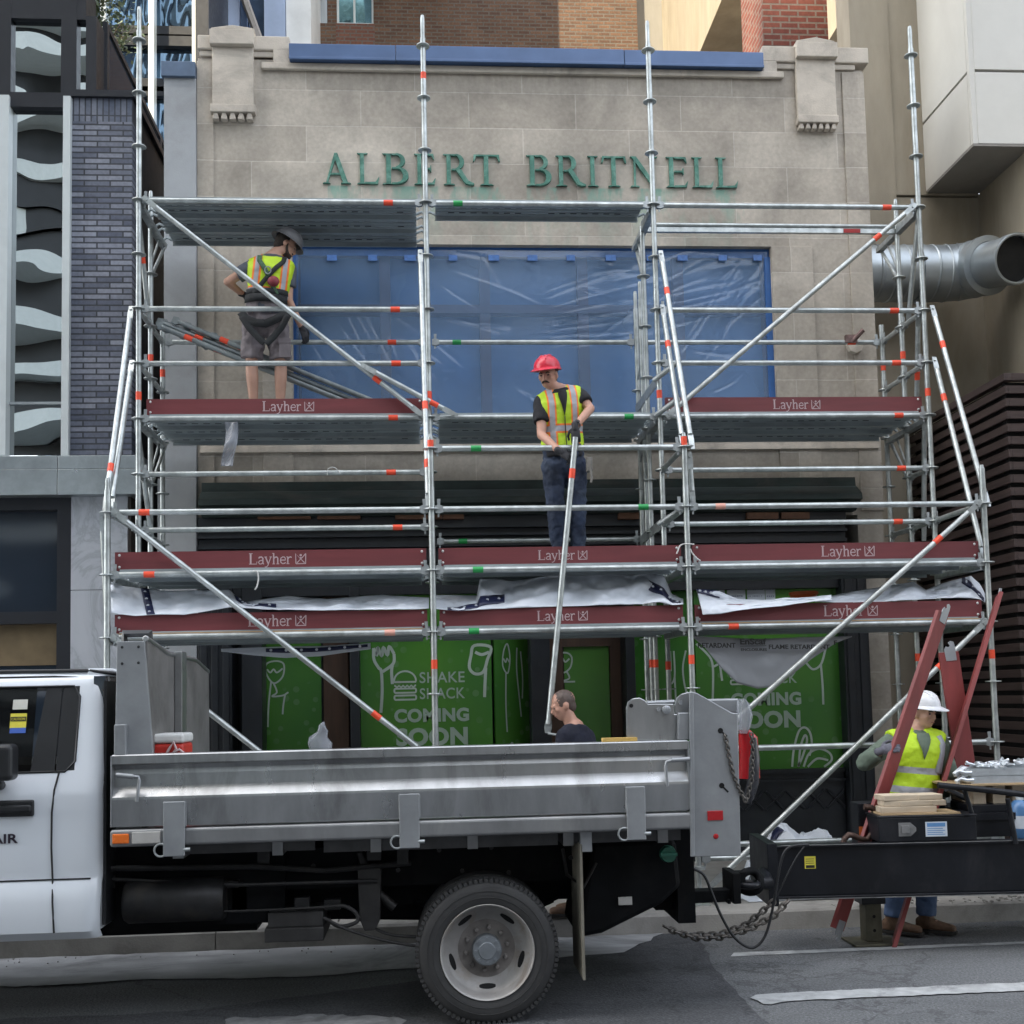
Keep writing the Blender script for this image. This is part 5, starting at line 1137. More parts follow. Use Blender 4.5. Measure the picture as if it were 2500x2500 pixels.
# stickers on the glass
m_yel = M('yellow_sticker', (0.65,0.58,0.06), 0.6, var=0.05); m_bls = M('blue_sticker', (0.05,0.12,0.45), 0.6); m_wst = M('white_sticker', (0.55,0.55,0.5), 0.6)
ys = side_y(1.7)-0.003
def stick(x0,y0,x1,y1,mat,par,o=0.0,name='sticker_panel'):
    X0,Z0,X1,Z1 = rect(x0,y0,x1,y1,ys); q = MB(); f = lambda z: side_y(z)-0.003-o
    q.add([(X0,f(Z0),Z0),(X1,f(Z0),Z0),(X1,f(Z1),Z1),(X0,f(Z1),Z1)], [(0,1,2,3)]); return q.build(name, mat, par, solid=0.0008)
st_ = stick(22,1742,62,1778,m_yel,truck,name='caution_sticker'); stick(23,1750,61,1761,m_blk,st_,0.0012); stick(23,1777,62,1790,m_bls,st_,0.0012); stick(26,1708,62,1732,m_wst,truck,name='inspection_sticker')
q = MB(); X0,Z0,X1,Z1 = rect(24,1751,60,1760,ys); text_into(q,'CAUTION',0.022,(X0+0.004,side_y(Z0)-0.0055,Z0+0.003),EX,Vector((0,0.2,1)).normalized(),nY,width=(X1-X0)*0.9); q.build('lettering', m_yel, st_)
# --- aluminium bed
bx0, bx1 = tx(277,1960), tx(1679,1930)
bz = 1.582
def bedprof(sgn=1): return [(0.09,bz),(-0.028,bz),(-0.034,bz-0.006),(-0.034,bz-0.050),(-0.028,bz-0.056),(0.012,bz-0.062),(0.026,bz-0.085),(0.018,bz-0.112),(0.014,bz-0.180),(-0.034,bz-0.236),(-0.036,bz-0.250),(-0.02,bz-0.40),(0.07,bz-0.40),(0.07,bz-0.01),(0.09,bz-0.01)]
q = MB(); q.prism(bedprof(), (bx0,YT,0), EY, EZ, EX, bx1-bx0); q.build('side_panel', m_alu, truck)
q = MB(); q.box((bx0-0.008,YT-0.036,bz-0.40),(bx0-0.0005,YT+0.085,bz-0.004)); q.box((bx1+0.0005,YT-0.036,bz-0.40),(bx1+0.010,YT+0.085,bz-0.004)); q.build('end_cap', m_alu2, truck, bevel=0.003)
q = MB(); q.box((bx0-0.01,YT-0.04,1.072),(bx1+0.02,YT+0.12,1.168)); q.build('rub_rail', m_rub, truck, bevel=0.016, seg=3)
q = MB(); q.box((bx0+0.08,YT+0.13,1.075),(bx1,-0.46,1.13)); q.box((bx0+0.1,-0.47,0.70),(bx1,-0.43,1.10)); q.build('bed_floor', m_alu, truck)
q = MB()
for i in range(6): x = bx0+0.3+i*0.56; q.box((x,YT+0.12,0.98),(x+0.06,-0.5,1.074))
q.build('cross_bearer', m_rub, truck)
q = MB(); q.box((bx0+0.25,YT+0.14,1.0),(bx0+1.1,YT+0.18,1.071)); q.box((bx0+1.15,YT+0.14,0.985),(bx1-0.75,YT+0.18,1.071)); q.box((bx1-0.68,YT+0.14,0.99),(bx1-0.02,YT+0.18,1.071)); q.build('lower_skirt', bpy.data.materials.get('skirt_metal') or M('skirt_metal',(0.085,0.085,0.088),0.6,0.3,var=0.3,scale=5), truck)
for x0,y0,x1,y1 in ((398,1957,451,2091),(975,1938,1024,2071),(1530,1920,1576,2051)):
    X0,Z0,X1,Z1 = rect(x0,y0,x1,y1,YT-0.06); q = MB(); q.box((X0,YT-0.063,Z0),(X1,YT-0.046,Z1)); q.box((X0-0.004,YT-0.045,Z0+0.16),(X1+0.006,YT-0.036,Z1-0.004)); o = q.build('stake_plate', m_alu2, truck, bevel=0.008, seg=3)
    q = MB(); c = Vector((X0-0.015,YT-0.05,Z0+0.035)); q.path([c+Vector((0.035*math.cos(a),0,0.035*math.sin(a))) for a in [i*math.pi/9 for i in range(19)]], 0.006, 8); q.build('lashing_ring', m_galvd, o, smooth=40); q = MB(); q.tube((X1-0.01,YT-0.055,Z0+0.035),(X1+0.028,YT-0.055,Z0+0.035),0.011,10); q.build('lock_pin', m_galvd, o, smooth=40)
for pts in (([(284,1892),(326,1896),(338,1897),(340,1905),(334,1957)],), ([(1683,1853),(1640,1856),(1627,1860),(1625,1872),(1629,1919)],)):
    L = [T(x,y,YT-0.055) for x, y in pts[0]]; q = MB(); q.path(L, 0.0095, 10); q.path(L[:2], 0.014, 10); q.build('latch_handle', m_alu2, truck, smooth=50)
def lamp(x0,y0,x1,y1,mat,name):
    X0,Z0,X1,Z1 = rect(x0,y0,x1,y1,YT-0.045); q = MB(); q.box((X0,YT-0.052,Z0),(X1,YT-0.0405,Z1)); q.build(name, mat, truck, bevel=0.006)
lamp(274,2036,315,2060,m_lens,'side_marker'); lamp(322,2030,392,2060,m_clear,'reflector_strip')
# headboard
q = MB(); y = YT+0.02
q.prism([(tx(a,b_,y), T(a,b_,y).z) for a, b_ in ((285,1566),(352,1565),(374,1848),(280,1848))], (0,y,0), EX, EZ, EY, 0.03)
q.build('headboard_wing', m_alu2, truck, bevel=0.004)
q = MB(); hx = tx(356,1700,y)
q.prism([(y+0.031, 2.228),(-2.35,2.20),(-2.1,2.165),(-1.75,2.16),(-1.2,2.15),(-0.75,2.08),(-0.72,1.13),(y+0.031,1.13)], (hx-0.03,0,0), EY, EZ, EX, 0.03); q.build('headboard', M('dull_headboard', (0.16,0.155,0.15), 0.6, 0.3, var=0.25, scale=4, dirt=(0.07,0.065,0.06), dirt_amt=0.6), truck)
q = MB(); q.box((hx+0.001,-1.90,1.13),(hx+0.05,-1.76,2.19)); q.path([(hx-0.01,y+0.03,2.235),(hx-0.01,-2.35,2.207),(hx-0.01,-2.1,2.172),(hx-0.01,-1.75,2.167),(hx-0.01,-1.2,2.157),(hx-0.01,-0.75,2.087)], 0.02, 8); q.build('headboard_rib', m_alu, truck, bevel=0.006)
q = MB(); X0,Z0,X1,Z1 = rect(279,1780,308,1848,YT-0.02); q.box((X0,YT-0.03,Z0),(X1,YT+0.02,bz+0.17)); q.build('corner_pocket', m_alu2, truck, bevel=0.006)
q = MB(); p_ = T(345,1560,-2.0); q.path([(p_.x-0.1,-2.0,2.2),(p_.x-0.1,-2.0,2.30),(p_.x+0.05,-2.0,2.30),(p_.x+0.05,-2.0,2.18)], 0.028, 4); q.build('beacon_bracket', m_blk, truck)
q = MB(); kk = MB()
for a, b_ in ((298,1580),(338,1579),(298,1620),(338,1618)): pt = T(a,b_,y-0.002); q.ell(pt,(0.008,0.004,0.008),8,6)
q.build('rivet', m_blk, truck)
# rear post plate
def plate(pts, Y, th, name, mat, bevel=0.005):
    q = MB(); q.prism([(P(a,b_,Y=Y).x, P(a,b_,Y=Y).z) for a, b_ in pts], (0,Y,0), EX, EZ, EY, th); return q.build(name, mat, truck, bevel=bevel)
rp = plate([(1690,1690),(1700,1691),(1722,1703),(1787,1740),(1801,1741),(1804,1850),(1809,2090),(1691,2092)], YT-0.03, 0.05, 'rear_post', m_alu2)
plate([(1683,1689),(1694,1689),(1697,2092),(1686,2092)], YT-0.045, 0.012, 'rear_post_flange', m_alu2)
q = MB()
for a, b_, dx, dy in ((1759,1784,16,14),(1762,1918,16,16)):
    c = P(a,b_,Y=YT-0.032); e = P(a+dx,b_+dy,Y=YT-0.032); q.lathe([(0.0,0),(0.016,0)], c, nY, 16, caps=False); q.prism([(-0.005,0),(0.005,0),(0.005,(e-c).length),(-0.005,(e-c).length)], c, (e-c).normalized().cross(EY), (e-c).normalized(), nY, 0.001)
q.build('key_slot', m_hole, rp)
lamp_y = YT-0.034
X0,Z0,X1,Z1 = rect(1727,1979,1765,2003,lamp_y); q = MB(); q.box((X0,lamp_y-0.006,Z0),(X1,lamp_y+0.003,Z1)); q.build('red_reflector', m_redl, rp, bevel=0.003)
q = MB(); q.lathe([(0.016,0),(0.012,0.008),(0.0,0.01)], P(1748,2042,Y=lamp_y), nY, 16); q.build('marker_light', m_redl, rp, smooth=50)
plate([(1530,1808),(1529,1730),(1533,1714),(1545,1705),(1562,1703),(1574,1709),(1582,1718),(1645,1718),(1647,1743),(1655,1743),(1655,1808)], YT+0.06, 0.02, 'tailgate_bracket', m_alu)
plate([(1648,1742),(1647,1722),(1652,1704),(1664,1694),(1678,1690),(1688,1690),(1688,1742)], YT+0.08, 0.02, 'tailgate_ear', m_alu)
plate([(1657,1740),(1684,1740),(1684,1806),(1656,1806)], YT-0.01, 0.05, 'pocket_block', m_alu2)
q = MB(); a = P(1580,1716,Y=YT+0.07); c = P(1646,1713,Y=YT+0.07); q.path([a,c], 0.012, 8); q.lathe([(0.026,0),(0.026,0.02),(0.02,0.024)], P(1626,1733,Y=YT+0.058), nY, 14); q.lathe([(0.012,0),(0.012,0.014)], P(1607,1732,Y=YT+0.058), nY, 12); q.lathe([(0.013,0),(0.013,0.01)], P(1661,1716,Y=YT+0.078), nY, 12); q.build('pivot_pin', m_alu2, truck, smooth=40)
q = MB(); q.lathe([(0.012,0),(0.012,0.003)], P(1541,1723,Y=YT+0.058), nY, 12); q.build('pivot_hole', m_hole, truck)
# top hinge bar behind the rear post, tail lamp unit, plastic wrap, chain
q = MB(); X0,Z0,X1,Z1 = rect(1724,1706,1803,1742,-2.4); q.box((X0,-2.42,Z0),(X1,-2.2,Z1)); q.build('tailgate_hinge', m_alu2, truck, bevel=0.01)
m_plast, t, b = nodes_of('cloudy_plastic_bag'); b.inputs['Base Color'].default_value = (0.34,0.36,0.40,1); b.inputs['Roughness'].default_value = 0.25; b.inputs['Alpha'].default_value = 0.5
m_wrapd = M('dark_wrap', (0.035,0.036,0.042), 0.3, var=0.6, scale=25)
bag = thing('wrapped_lamp_cluster', 'red tail lamp wrapped in cloudy plastic hanging behind the aluminium rear post', 'tail lamp', tuple(P(1825,1830,Y=-2.5)))
def blob(pts, Y, rx, ry, mat, name, par, amp=0.02, seed=0):
    r = random.Random(seed); secs = []
    for a, b_, wpx in pts:
        c = P(a,b_,Y=Y); ww = wpx/433*1.02; secs.append((c,(ww/2,0,0),(0,ry,0)))
    q = MB(); q.loft(secs, 22)
    for i, v in enumerate(q.v): q.v[i] = v+Vector((noise.noise(v*14+Vector((seed,0,0))),noise.noise(v*14+Vector((0,seed+5,0))),0))*amp
    return q.build(name, mat, par, smooth=50)
blob([(1808,1706,10),(1816,1722,32),(1820,1750,40),(1818,1778,28),(1814,1790,18)], -2.5, 0, 0.07, m_plast, 'plastic_wrap', bag, 0.012, 1)
blob([(1818,1782,30),(1826,1800,46),(1830,1850,50),(1828,1900,52)], -2.48, 0, 0.06, m_redl, 'lamp_lens', bag, 0.012, 2)
blob([(1834,1800,16),(1836,1850,30),(1834,1910,36),(1830,1950,24),(1830,1962,8)], -2.5, 0, 0.055, m_wrapd, 'wrap_tail', bag, 0.025, 3)
def chain(q, pts, r=0.006, ln=0.036, wd=0.022):
    pts = [Vector(p_) for p_ in pts]; L = [0]
    for a, c in zip(pts, pts[1:]): L.append(L[-1]+(c-a).length)
    n = int(L[-1]/(ln*0.72)); 
    for i in range(n):
        s_ = (i+0.5)*L[-1]/n; k = max(j for j in range(len(L)) if L[j] <= s_); k = min(k, len(pts)-2); f = (s_-L[k])/(L[k+1]-L[k]); c = pts[k].lerp(pts[k+1], f); d = (pts[k+1]-pts[k]).normalized()
        u = d.cross(EZ if abs(d.z) < 0.9 else EX).normalized()
        if i % 2: u = d.cross(u)
        q.path([c+d*(ln/2-wd/2+wd/2*math.sin(a))*1 + u*(wd/2*math.cos(a)) if math.sin(a) >= 0 else c-d*(ln/2-wd/2-wd/2*math.sin(a))+u*(wd/2*math.cos(a)) for a in [j*math.pi/5 for j in range(10)]], r, 5, closed=True)
m_chain = M('dull_chain', (0.13,0.12,0.11), 0.5, 0.7, var=0.4, scale=20)
q = MB(); chain(q, [P(a,b_,Y=YT-0.045) for a, b_ in ((1769,1794),(1775,1815),(1781,1850),(1790,1890),(1806,1930),(1822,1958))], 0.005, 0.03, 0.02); q.build('tailgate_chain', m_chain, truck, smooth=60); q = MB(); chain(q, [P(a,b_,Y=-2.6) for a, b_ in ((1822,1958),(1836,1900),(1838,1830),(1834,1790))], 0.005, 0.03, 0.02); q.build('tailgate_chain', m_chain, truck, smooth=60)
# --- wheel
def wheel(cx, y0, cz, name='wheel', dish=True):
    Rt = 0.408; wd = 0.22; o = MB(); c = Vector((cx,y0,cz))
    tp_ = [(0.268,0.012),(0.275,0.0),(0.30,-0.008),(0.335,-0.010),(0.365,-0.004),(0.388,0.008),(0.399,0.024),(0.404,0.045),(Rt,0.06),(Rt,wd-0.06),(0.404,wd-0.045),(0.38,wd),(0.27,wd-0.01)]
    o.lathe(tp_, c, EY, 72, caps=False)
    for i in range(84):      # tread blocks on the shoulder
        a = 2*math.pi*i/84; ca, sa = math.cos(a), math.sin(a); u = Vector((ca,0,sa)); v = Vector((-sa,0,ca))
        o.prism([(-0.0095,0.006),(0.0095,0.006),(0.008,0.085),(-0.008,0.085)], c+u*0.390, v, EY, u, 0.022)
    for i in range(60):
        a = 2*math.pi*i/60; ca, sa = math.cos(a), math.sin(a); u = Vector((ca,0,sa)); v = Vector((-sa,0,ca)); o.prism([(-0.014,0.09),(0.014,0.09),(0.010,0.13),(-0.012,0.13)], c+u*0.40, v, EY, u, 0.0115)
    for r in (0.345, 0.31): o.path([c+Vector((r*math.cos(i*math.pi/36),-0.011,r*math.sin(i*math.pi/36))) for i in range(72)], 0.002, 4, closed=True)
    w_ = o.build(name, m_tyre, truck, smooth=32)
    o = MB(); o.lathe([(0.272,-0.002),(0.268,-0.008),(0.262,-0.004),(0.255,0.012),(0.246,0.05),(0.232,0.075),(0.20,0.095),(0.185,0.11),(0.165,0.118)], c, EY, 72, caps=False)
    r_ = o.build('rim', m_rim, w_, smooth=50)
    o = MB(); o.lathe([(0.166,0.1175),(0.14,0.122),(0.085,0.118),(0.06,0.118)], c, EY, 48, caps=False)
    for i in range(10):
        a = 2*math.pi*(i+0.3)/10; p_ = c+Vector((0.122*math.cos(a),0.12,0.122*math.sin(a))); o.lathe([(0.017,0),(0.017,-0.008),(0.013,-0.012),(0.013,-0.03),(0.008,-0.034)], p_, EY, 6)
    o.build('wheel_centre', m_rimd, w_, smooth=40)
    o = MB(); o.lathe([(0.086,0.12),(0.086,0.045),(0.080,0.036),(0.05,0.034),(0.046,0.03),(0.0,0.03)], c, EY, 32)
    for i in range(8):
        a = 2*math.pi*i/8; o.lathe([(0.009,0),(0.009,-0.008)], c+Vector((0.068*math.cos(a),0.036,0.068*math.sin(a))), EY, 6)
    o.build('hub', M('grey_hub', (0.20,0.22,0.24),0.5,0.5,var=0.2,scale=12) if 'grey_hub' not in bpy.data.materials else bpy.data.materials['grey_hub'], w_, smooth=40)
    o = MB()
    for i in range(5):
        a = 2*math.pi*i/5+R_(-90); ca, sa = math.cos(a), math.sin(a); u = Vector((ca,0,sa)); v = Vector((-sa,0,ca)); cc_ = c+u*0.208
        f = (u*0.9+EY*-0.55).normalized()
        o.prism([(0.053*math.cos(j*math.pi/9), 0.016*math.sin(j*math.pi/9)) for j in range(18)], cc_+EY*0.0865, v, f, v.cross(f), 0.006)
    o.build('hand_hole', m_hole, w_)
    return w_
wc = P(1190,2324,Y=-2.60)
wheel(wc.x, -2.61, 0.405)
q = MB(); q.lathe([(0.27,0.0),(0.40,0.0),(0.408,0.05),(0.408,0.17),(0.38,0.22),(0.1,0.22)], (wc.x,-2.34,0.405), EY, 48); q.build('inner_wheel', m_tyre, truck, smooth=35)
q = MB()
for yy in (-0.95,): q.lathe([(0.1,0.0),(0.38,0.0),(0.408,0.05),(0.408,0.42),(0.38,0.46),(0.1,0.46)], (wc.x,yy,0.405), EY, 48)
q.build('far_wheel', m_tyre, truck, smooth=35)
# --- running gear
q = MB()
q.box((Xf,-2.25,0.74),(bx1-0.1,-2.17,0.98)); q.box((Xf,-1.2,0.74),(bx1-0.1,-1.12,0.98)); q.box((Xf,-2.1,0.50),(-0.2,-0.9,0.75))
q.box((bx0-0.25,-2.3,0.56),(bx0+0.9,-1.5,1.05)); q.box((bx0+0.9,-2.1,0.6),(bx1-0.1,-1.3,1.05)); q.box((bx0-0.25,-2.05,0.47),(bx0+0.7,-1.2,0.7)); q.box((bx0+0.75,-1.95,0.50),(bx0+1.75,-1.2,0.7)); q.tube((wc.x,-2.4,0.405),(wc.x,-0.8,0.405),0.07,14); q.ell((wc.x,-1.65,0.41),(0.19,0.19,0.19),16,12)
q.tube((bx0-0.2,-1.6,0.55),(wc.x,-1.65,0.45),0.05,12)
q.build('chassis', m_chas, truck)
q = MB(); X0 = tx(1445,2200,-2.35); X1 = tx(1612,2200,-2.35)
q.prism([(X0,0.98),(X1+0.1,0.98),(X1+0.12,0.70),(X1,0.60),(X0+0.05,0.44),(X0-0.1,0.42)], (0,-2.4,0), EX, EZ, EY, 0.7); q.build('fuel_tank', m_chas, truck, bevel=0.03)
q = MB(); q.lathe([(0.0,0.03),(0.045,0.03),(0.05,0.0),(0.05,-0.02)], P(1631,2085,Y=-2.45), nY, 18); c = P(1631,2085,Y=-2.48); q.box((c.x-0.05,c.y-0.03,c.z-0.01),(c.x+0.05,c.y+0.01,c.z+0.01)); q.tube(P(1631,2085,Y=-2.4),P(1640,2140,Y=-2.0),0.04,10); q.build('fuel_cap', M('green_cap',(0.02,0.12,0.08),0.4), truck, smooth=40)
for a0, a1, yy in ((tx(1005,2240),tx(1425,2210),-2.12),):
    q = MB()
    for i in range(5): q.path([(a0+i*0.05,yy,0.62-i*0.028),((a0+a1)/2,yy,0.50-i*0.026),(a1-i*0.06,yy,0.66-i*0.03)], 0.016, 4)
    q.build('leaf_spring', m_chas, truck)
q = MB(); r = random.Random(3); m_dk = M('oily_metal', (0.014,0.014,0.015), 0.5, 0.2, var=0.5, scale=14, dirt=(0.04,0.034,0.028), dirt_amt=0.6)
q.lathe([(0,0),(0.11,0.0),(0.125,0.02),(0.125,0.55),(0.11,0.57),(0,0.57)], (0.75,-2.36,0.72), EX, 20); q.path([(0.55,-2.4,0.92),(1.5,-2.38,0.90),(1.9,-2.36,0.86),(2.4,-2.3,0.88)], 0.018, 8); q.path([(0.6,-2.38,0.86),(1.4,-2.4,0.80),(2.2,-2.36,0.79)], 0.012, 8)
for i in range(9): x = 0.65+i*0.21+r.uniform(-.05,.05); z = r.uniform(0.62,0.95); q.box((x,-2.36-0.02*i%3*0.01,z),(x+r.uniform(.04,.1),-2.29,z+r.uniform(.03,.09)))
for i in range(14): q.lathe([(0.014,0),(0.014,0.012)], (0.7+r.uniform(0,3.2),-2.305,r.uniform(0.76,0.97)), nY, 6)
q.path([(2.3,-2.3,0.62),(2.15,-2.28,0.75),(2.1,-2.27,0.95)], 0.03, 10); q.path([(3.3,-2.42,0.95),(3.32,-2.43,0.8),(3.42,-2.42,0.72),(3.5,-2.41,0.86)], 0.010, 8); q.path([(3.75,-2.3,0.98),(3.72,-2.36,0.8),(3.8,-2.34,0.66)], 0.012, 8)
q.build('hose_and_tank', m_dk, truck, smooth=40)
q = MB(); q.box((tx(565,2230,-2.3),-2.3,0.62),(tx(605,2230,-2.3),-2.26,0.80)); X0,Z0,X1,Z1 = rect(655,2225,790,2262,-2.38); q.box((X0,-2.4,Z0),(X1,-2.1,Z1)); X0,Z0,X1,Z1 = rect(648,2262,792,2296,-2.38); q.box((X0,-2.42,Z0),(X1,-1.9,Z1)); 
q.prism([(tx(875,2200,-2.3),0.86),(tx(933,2200,-2.3),0.86),(tx(928,2200,-2.3),0.56),(tx(916,2200,-2.3),0.50),(tx(890,2200,-2.3),0.50),(tx(878,2200,-2.3),0.57)], (0,-2.35,0), EX, EZ, EY, 0.2)
q.build('step_bracket', M('grimy_metal',(0.035,0.034,0.034),0.6,0.3,var=0.4,scale=8), truck, bevel=0.006)
def wire(pts, Y, r, name, mat, par):
    L = [P(a,b_,Y=Y) for a, b_ in pts]; S = []
    for i in range(len(L)-1):
        p0 = L[max(0,i-1)]; p1 = L[i]; p2 = L[i+1]; p3 = L[min(len(L)-1,i+2)]
        for k in range(6):
            t_ = k/6; S.append(0.5*((2*p1)+(p2-p0)*t_+(2*p0-5*p1+4*p2-p3)*t_*t_+(3*p1-p0-3*p2+p3)*t_**3))
    S.append(L[-1]); q = MB(); q.path(S, r, 8); return q.build(name, mat, par, smooth=60)
m_grime = bpy.data.materials['grimy_metal']
wire([(335,2230),(480,2227),(640,2222),(800,2214)],-2.42,0.007,'brake_cable',m_grime,truck)
wire([(790,2240),(850,2270),(940,2296),(1030,2312)],-2.42,0.009,'brake_cable',m_grime,truck); wire([(870,2240),(940,2278),(1010,2287),(1060,2288)],-2.3,0.009,'brake_cable',m_grime,truck)
wire([(800,2214),(840,2212),(868,2228),(872,2250),(830,2262),(800,2245)],-2.4,0.012,'brake_cable',m_grime,truck)
# mud flap with its bracket
q = MB(); X0 = tx(1421,2240); q.box((X0,-2.63,0.232),(X0+0.014,-2.18,1.0)); q.build('mud_flap', M('weathered_flap',(0.20,0.185,0.15),0.75,var=0.3,scale=6,stretch=(1,1,0.3),dirt=(0.06,0.055,0.05),dirt_amt=0.6), truck)
q = MB(); X0,Z0,X1,Z1 = rect(1415,2028,1443,2078,YT+0.06); q.box((X0,YT+0.02,Z0),(X1,YT+0.1,Z1)); q.build('flap_bracket', m_alu2, truck, bevel=0.004)
# rear frame, hitch
q = MB(); X0,Z0,X1,Z1 = rect(1650,2092,1692,2250,-2.3); q.box((X0,-2.35,Z0),(X1,-1.0,1.06)); X0,Z0,X1,Z1 = rect(1600,2085,1660,2262,-2.2); q.box((X0,-2.2,Z0+0.1),(X1,-1.0,1.06)); q.build('rear_apron', m_chas, truck)
hz_ = P(1750,2182,Y=-1.5).z
q = MB(); q.box((tx(1650,2180,-1.55),-1.6,hz_-0.04),(tx(1788,2180,-1.55),-1.48,hz_+0.04)); X0,Z0,X1,Z1 = rect(1782,2128,1794,2202,-1.6); q.box((X0,-1.68,Z0),(X1+0.02,-1.4,Z1)); q.box((tx(1770,2180,-1.55),-1.62,hz_-0.05),(X0,-1.46,hz_-0.02)); q.build('hitch', m_chas, truck, bevel=0.006)
q = MB(); c = P(1830,2152,Y=-1.55); q.path([c+Vector((0.075*math.cos(a),0.02*math.sin(2*a),0.07*math.sin(a))) for a in [i*math.pi/10 for i in range(20)]], 0.028, 10, closed=True); q.box((c.x-0.1,c.y-0.05,c.z-0.02),(c.x-0.04,c.y+0.05,c.z+0.07)); q.build('pintle_hook', m_chas, truck, smooth=50)
# small name plate near the springs
q = MB(); X0,Z0,X1,Z1 = rect(1510,2190,1543,2209,-2.42); q.box((X0,-2.425,Z0),(X1,-2.41,Z1)); q.build('rating_plate', m_clear, truck)
# things lying in the bed
cool = thing('cool_box', 'small red and white cool box standing in the truck bed beside the headboard', 'cool box', tuple(P(413,1845,Y=-2.35)))
X0,Z0,X1,Z1 = rect(375,1815,450,1860,-2.4); zb3 = 1.13
q = MB(); q.box((X0,-2.42,zb3),(X1,-2.15,Z1)); q.build('body', M('red_plastic',(0.50,0.035,0.025),0.4), cool, bevel=0.02, seg=3)
q = MB(); zl = P(410,1791,Y=-2.4).z; q.box((X0-0.003,-2.425,Z1+0.001),(X1+0.003,-2.145,zl)); q.build('lid', M('white_plastic',(0.62,0.62,0.6),0.45), cool, bevel=0.018, seg=3)
q = MB(); q.path([P(a,b_,Y=-2.44) for a, b_ in ((403,1846),(415,1825),(424,1812),(430,1828),(420,1838),(438,1830),(448,1838),(449,1848))], 0.008, 6); q.build('rope_handle', M('pink_white_rope',(0.55,0.42,0.42),0.8), cool, smooth=60)
bagp = thing('plastic_bag', 'thin white knotted plastic bag standing in the truck bed', 'bag', tuple(P(778,1830,Y=-0.95)))
q = MB(); secs = []; kb_ = 2800/8.35
for a, b_, wpx in ((782,1835,52),(780,1815,54),(778,1800,44),(786,1785,22),(788,1770,12),(790,1762,4)): secs.append((P(a,b_,Y=-0.95),(wpx/kb_/2,0,0),(0,wpx/kb_/2.6,0)))
bxx = secs[0][0].x
secs = [(Vector((bxx,-0.95,1.131)),(0.075,0,0),(0,0.06,0)),(Vector((bxx,-0.95,1.25)),(0.085,0,0),(0,0.07,0))]+secs
q.loft(secs, 26)
for i, v in enumerate(q.v): q.v[i] = v+Vector((noise.noise(v*16),noise.noise(v*16+Vector((7,0,0))),0))*0.025
q.build('film', m_plast, bagp, smooth=60)
pl = MB(); a = P(1470,1812,Y=-2.6); pl.box((a.x,-2.645,bz+0.001),(a.x+0.2,-2.575,bz+0.022)); o = pl.build('timber_offcut', M('yellow_timber',(0.55,0.36,0.10),0.6,var=0.15,scale=8)); tag(o,'short yellow timber offcut lying on the truck bed rail','timber')
# ================================================================== TRAILER
m_trl = M('black_trailer_paint', (0.007,0.008,0.011), 0.4, 0.0, var=0.35, scale=5, stretch=(1,1,0.5), dirt=(0.032,0.032,0.036), dirt_amt=0.5, spec=0.3)
m_edge = M('worn_steel_edge', (0.24,0.24,0.24), 0.5, 0.6, var=0.3, scale=14)
m_ply = M('plywood', (0.42,0.30,0.17), 0.7, var=0.2, scale=4, stretch=(0.5,2,6))
m_lum = M('pale_sawn_timber', (0.52,0.43,0.32), 0.75, var=0.16, scale=5, stretch=(0.6,4,4), bmp=0.15, bscale=50, dirt=(0.33,0.26,0.18), dirt_amt=0.5)
trl = thing('equipment_trailer', 'black steel trailer hitched behind the truck and loaded with scaffold parts', 'trailer', (6.0,-1.1,0))
TA = Vector((P(1890,2070,Y=-1.28).x,-1.28,0)); TB = Vector((TA.x+3.2,-1.28-0.24,0)); TU = (TB-TA).normalized(); TN = Vector((TU.y,-TU.x,0))   # TN towards camera
zT = P(1900,2066,Y=-1.28).z; zBm = P(1900,2195,Y=-1.28).z
def TP(x, y, d=0.0):      # pixel -> point on the beam face, moved d away from the camera
    n = TN; o = TA-TN*d; dr = RT*((x-CX)/F_PX)+DN*((y-CY)/F_PX)+FW; t_ = (o-CAM).dot(n)/dr.dot(n); return CAM+dr*t_
def along(p_): return (p_-TA).dot(TU)
q = MB()
# channel beam: flanges and web
for z0, z1, d0, d1 in ((zT-0.014,zT,0.0,0.13),(zBm,zBm+0.014,0.0,0.13)): q.prism([(0,-d1),(3.2,-d1),(3.2,d0),(0,d0)], TA+EZ*z0, TU, TN, EZ, z1-z0)
q.prism([(0.0,zBm+0.0145),(3.2,zBm+0.0145),(3.2,zT-0.0145),(0.0,zT-0.0145)], TA-TN*0.03, TU, EZ, -TN, 0.012)
q.build('frame_beam', m_trl, trl, bevel=0.003, seg=1)
q = MB(); q.prism([(0,-0.02),(3.2,-0.02),(3.2,0.003),(0,0.003)], TA+EZ*(zBm-0.006), TU, TN, EZ, 0.0055); q.prism([(0.05,-0.01),(3.2,-0.01),(3.2,0.003),(0.05,0.003)], TA+EZ*(zT+0.0005), TU, TN, EZ, 0.004); q.build('beam_edge', m_edge, trl)
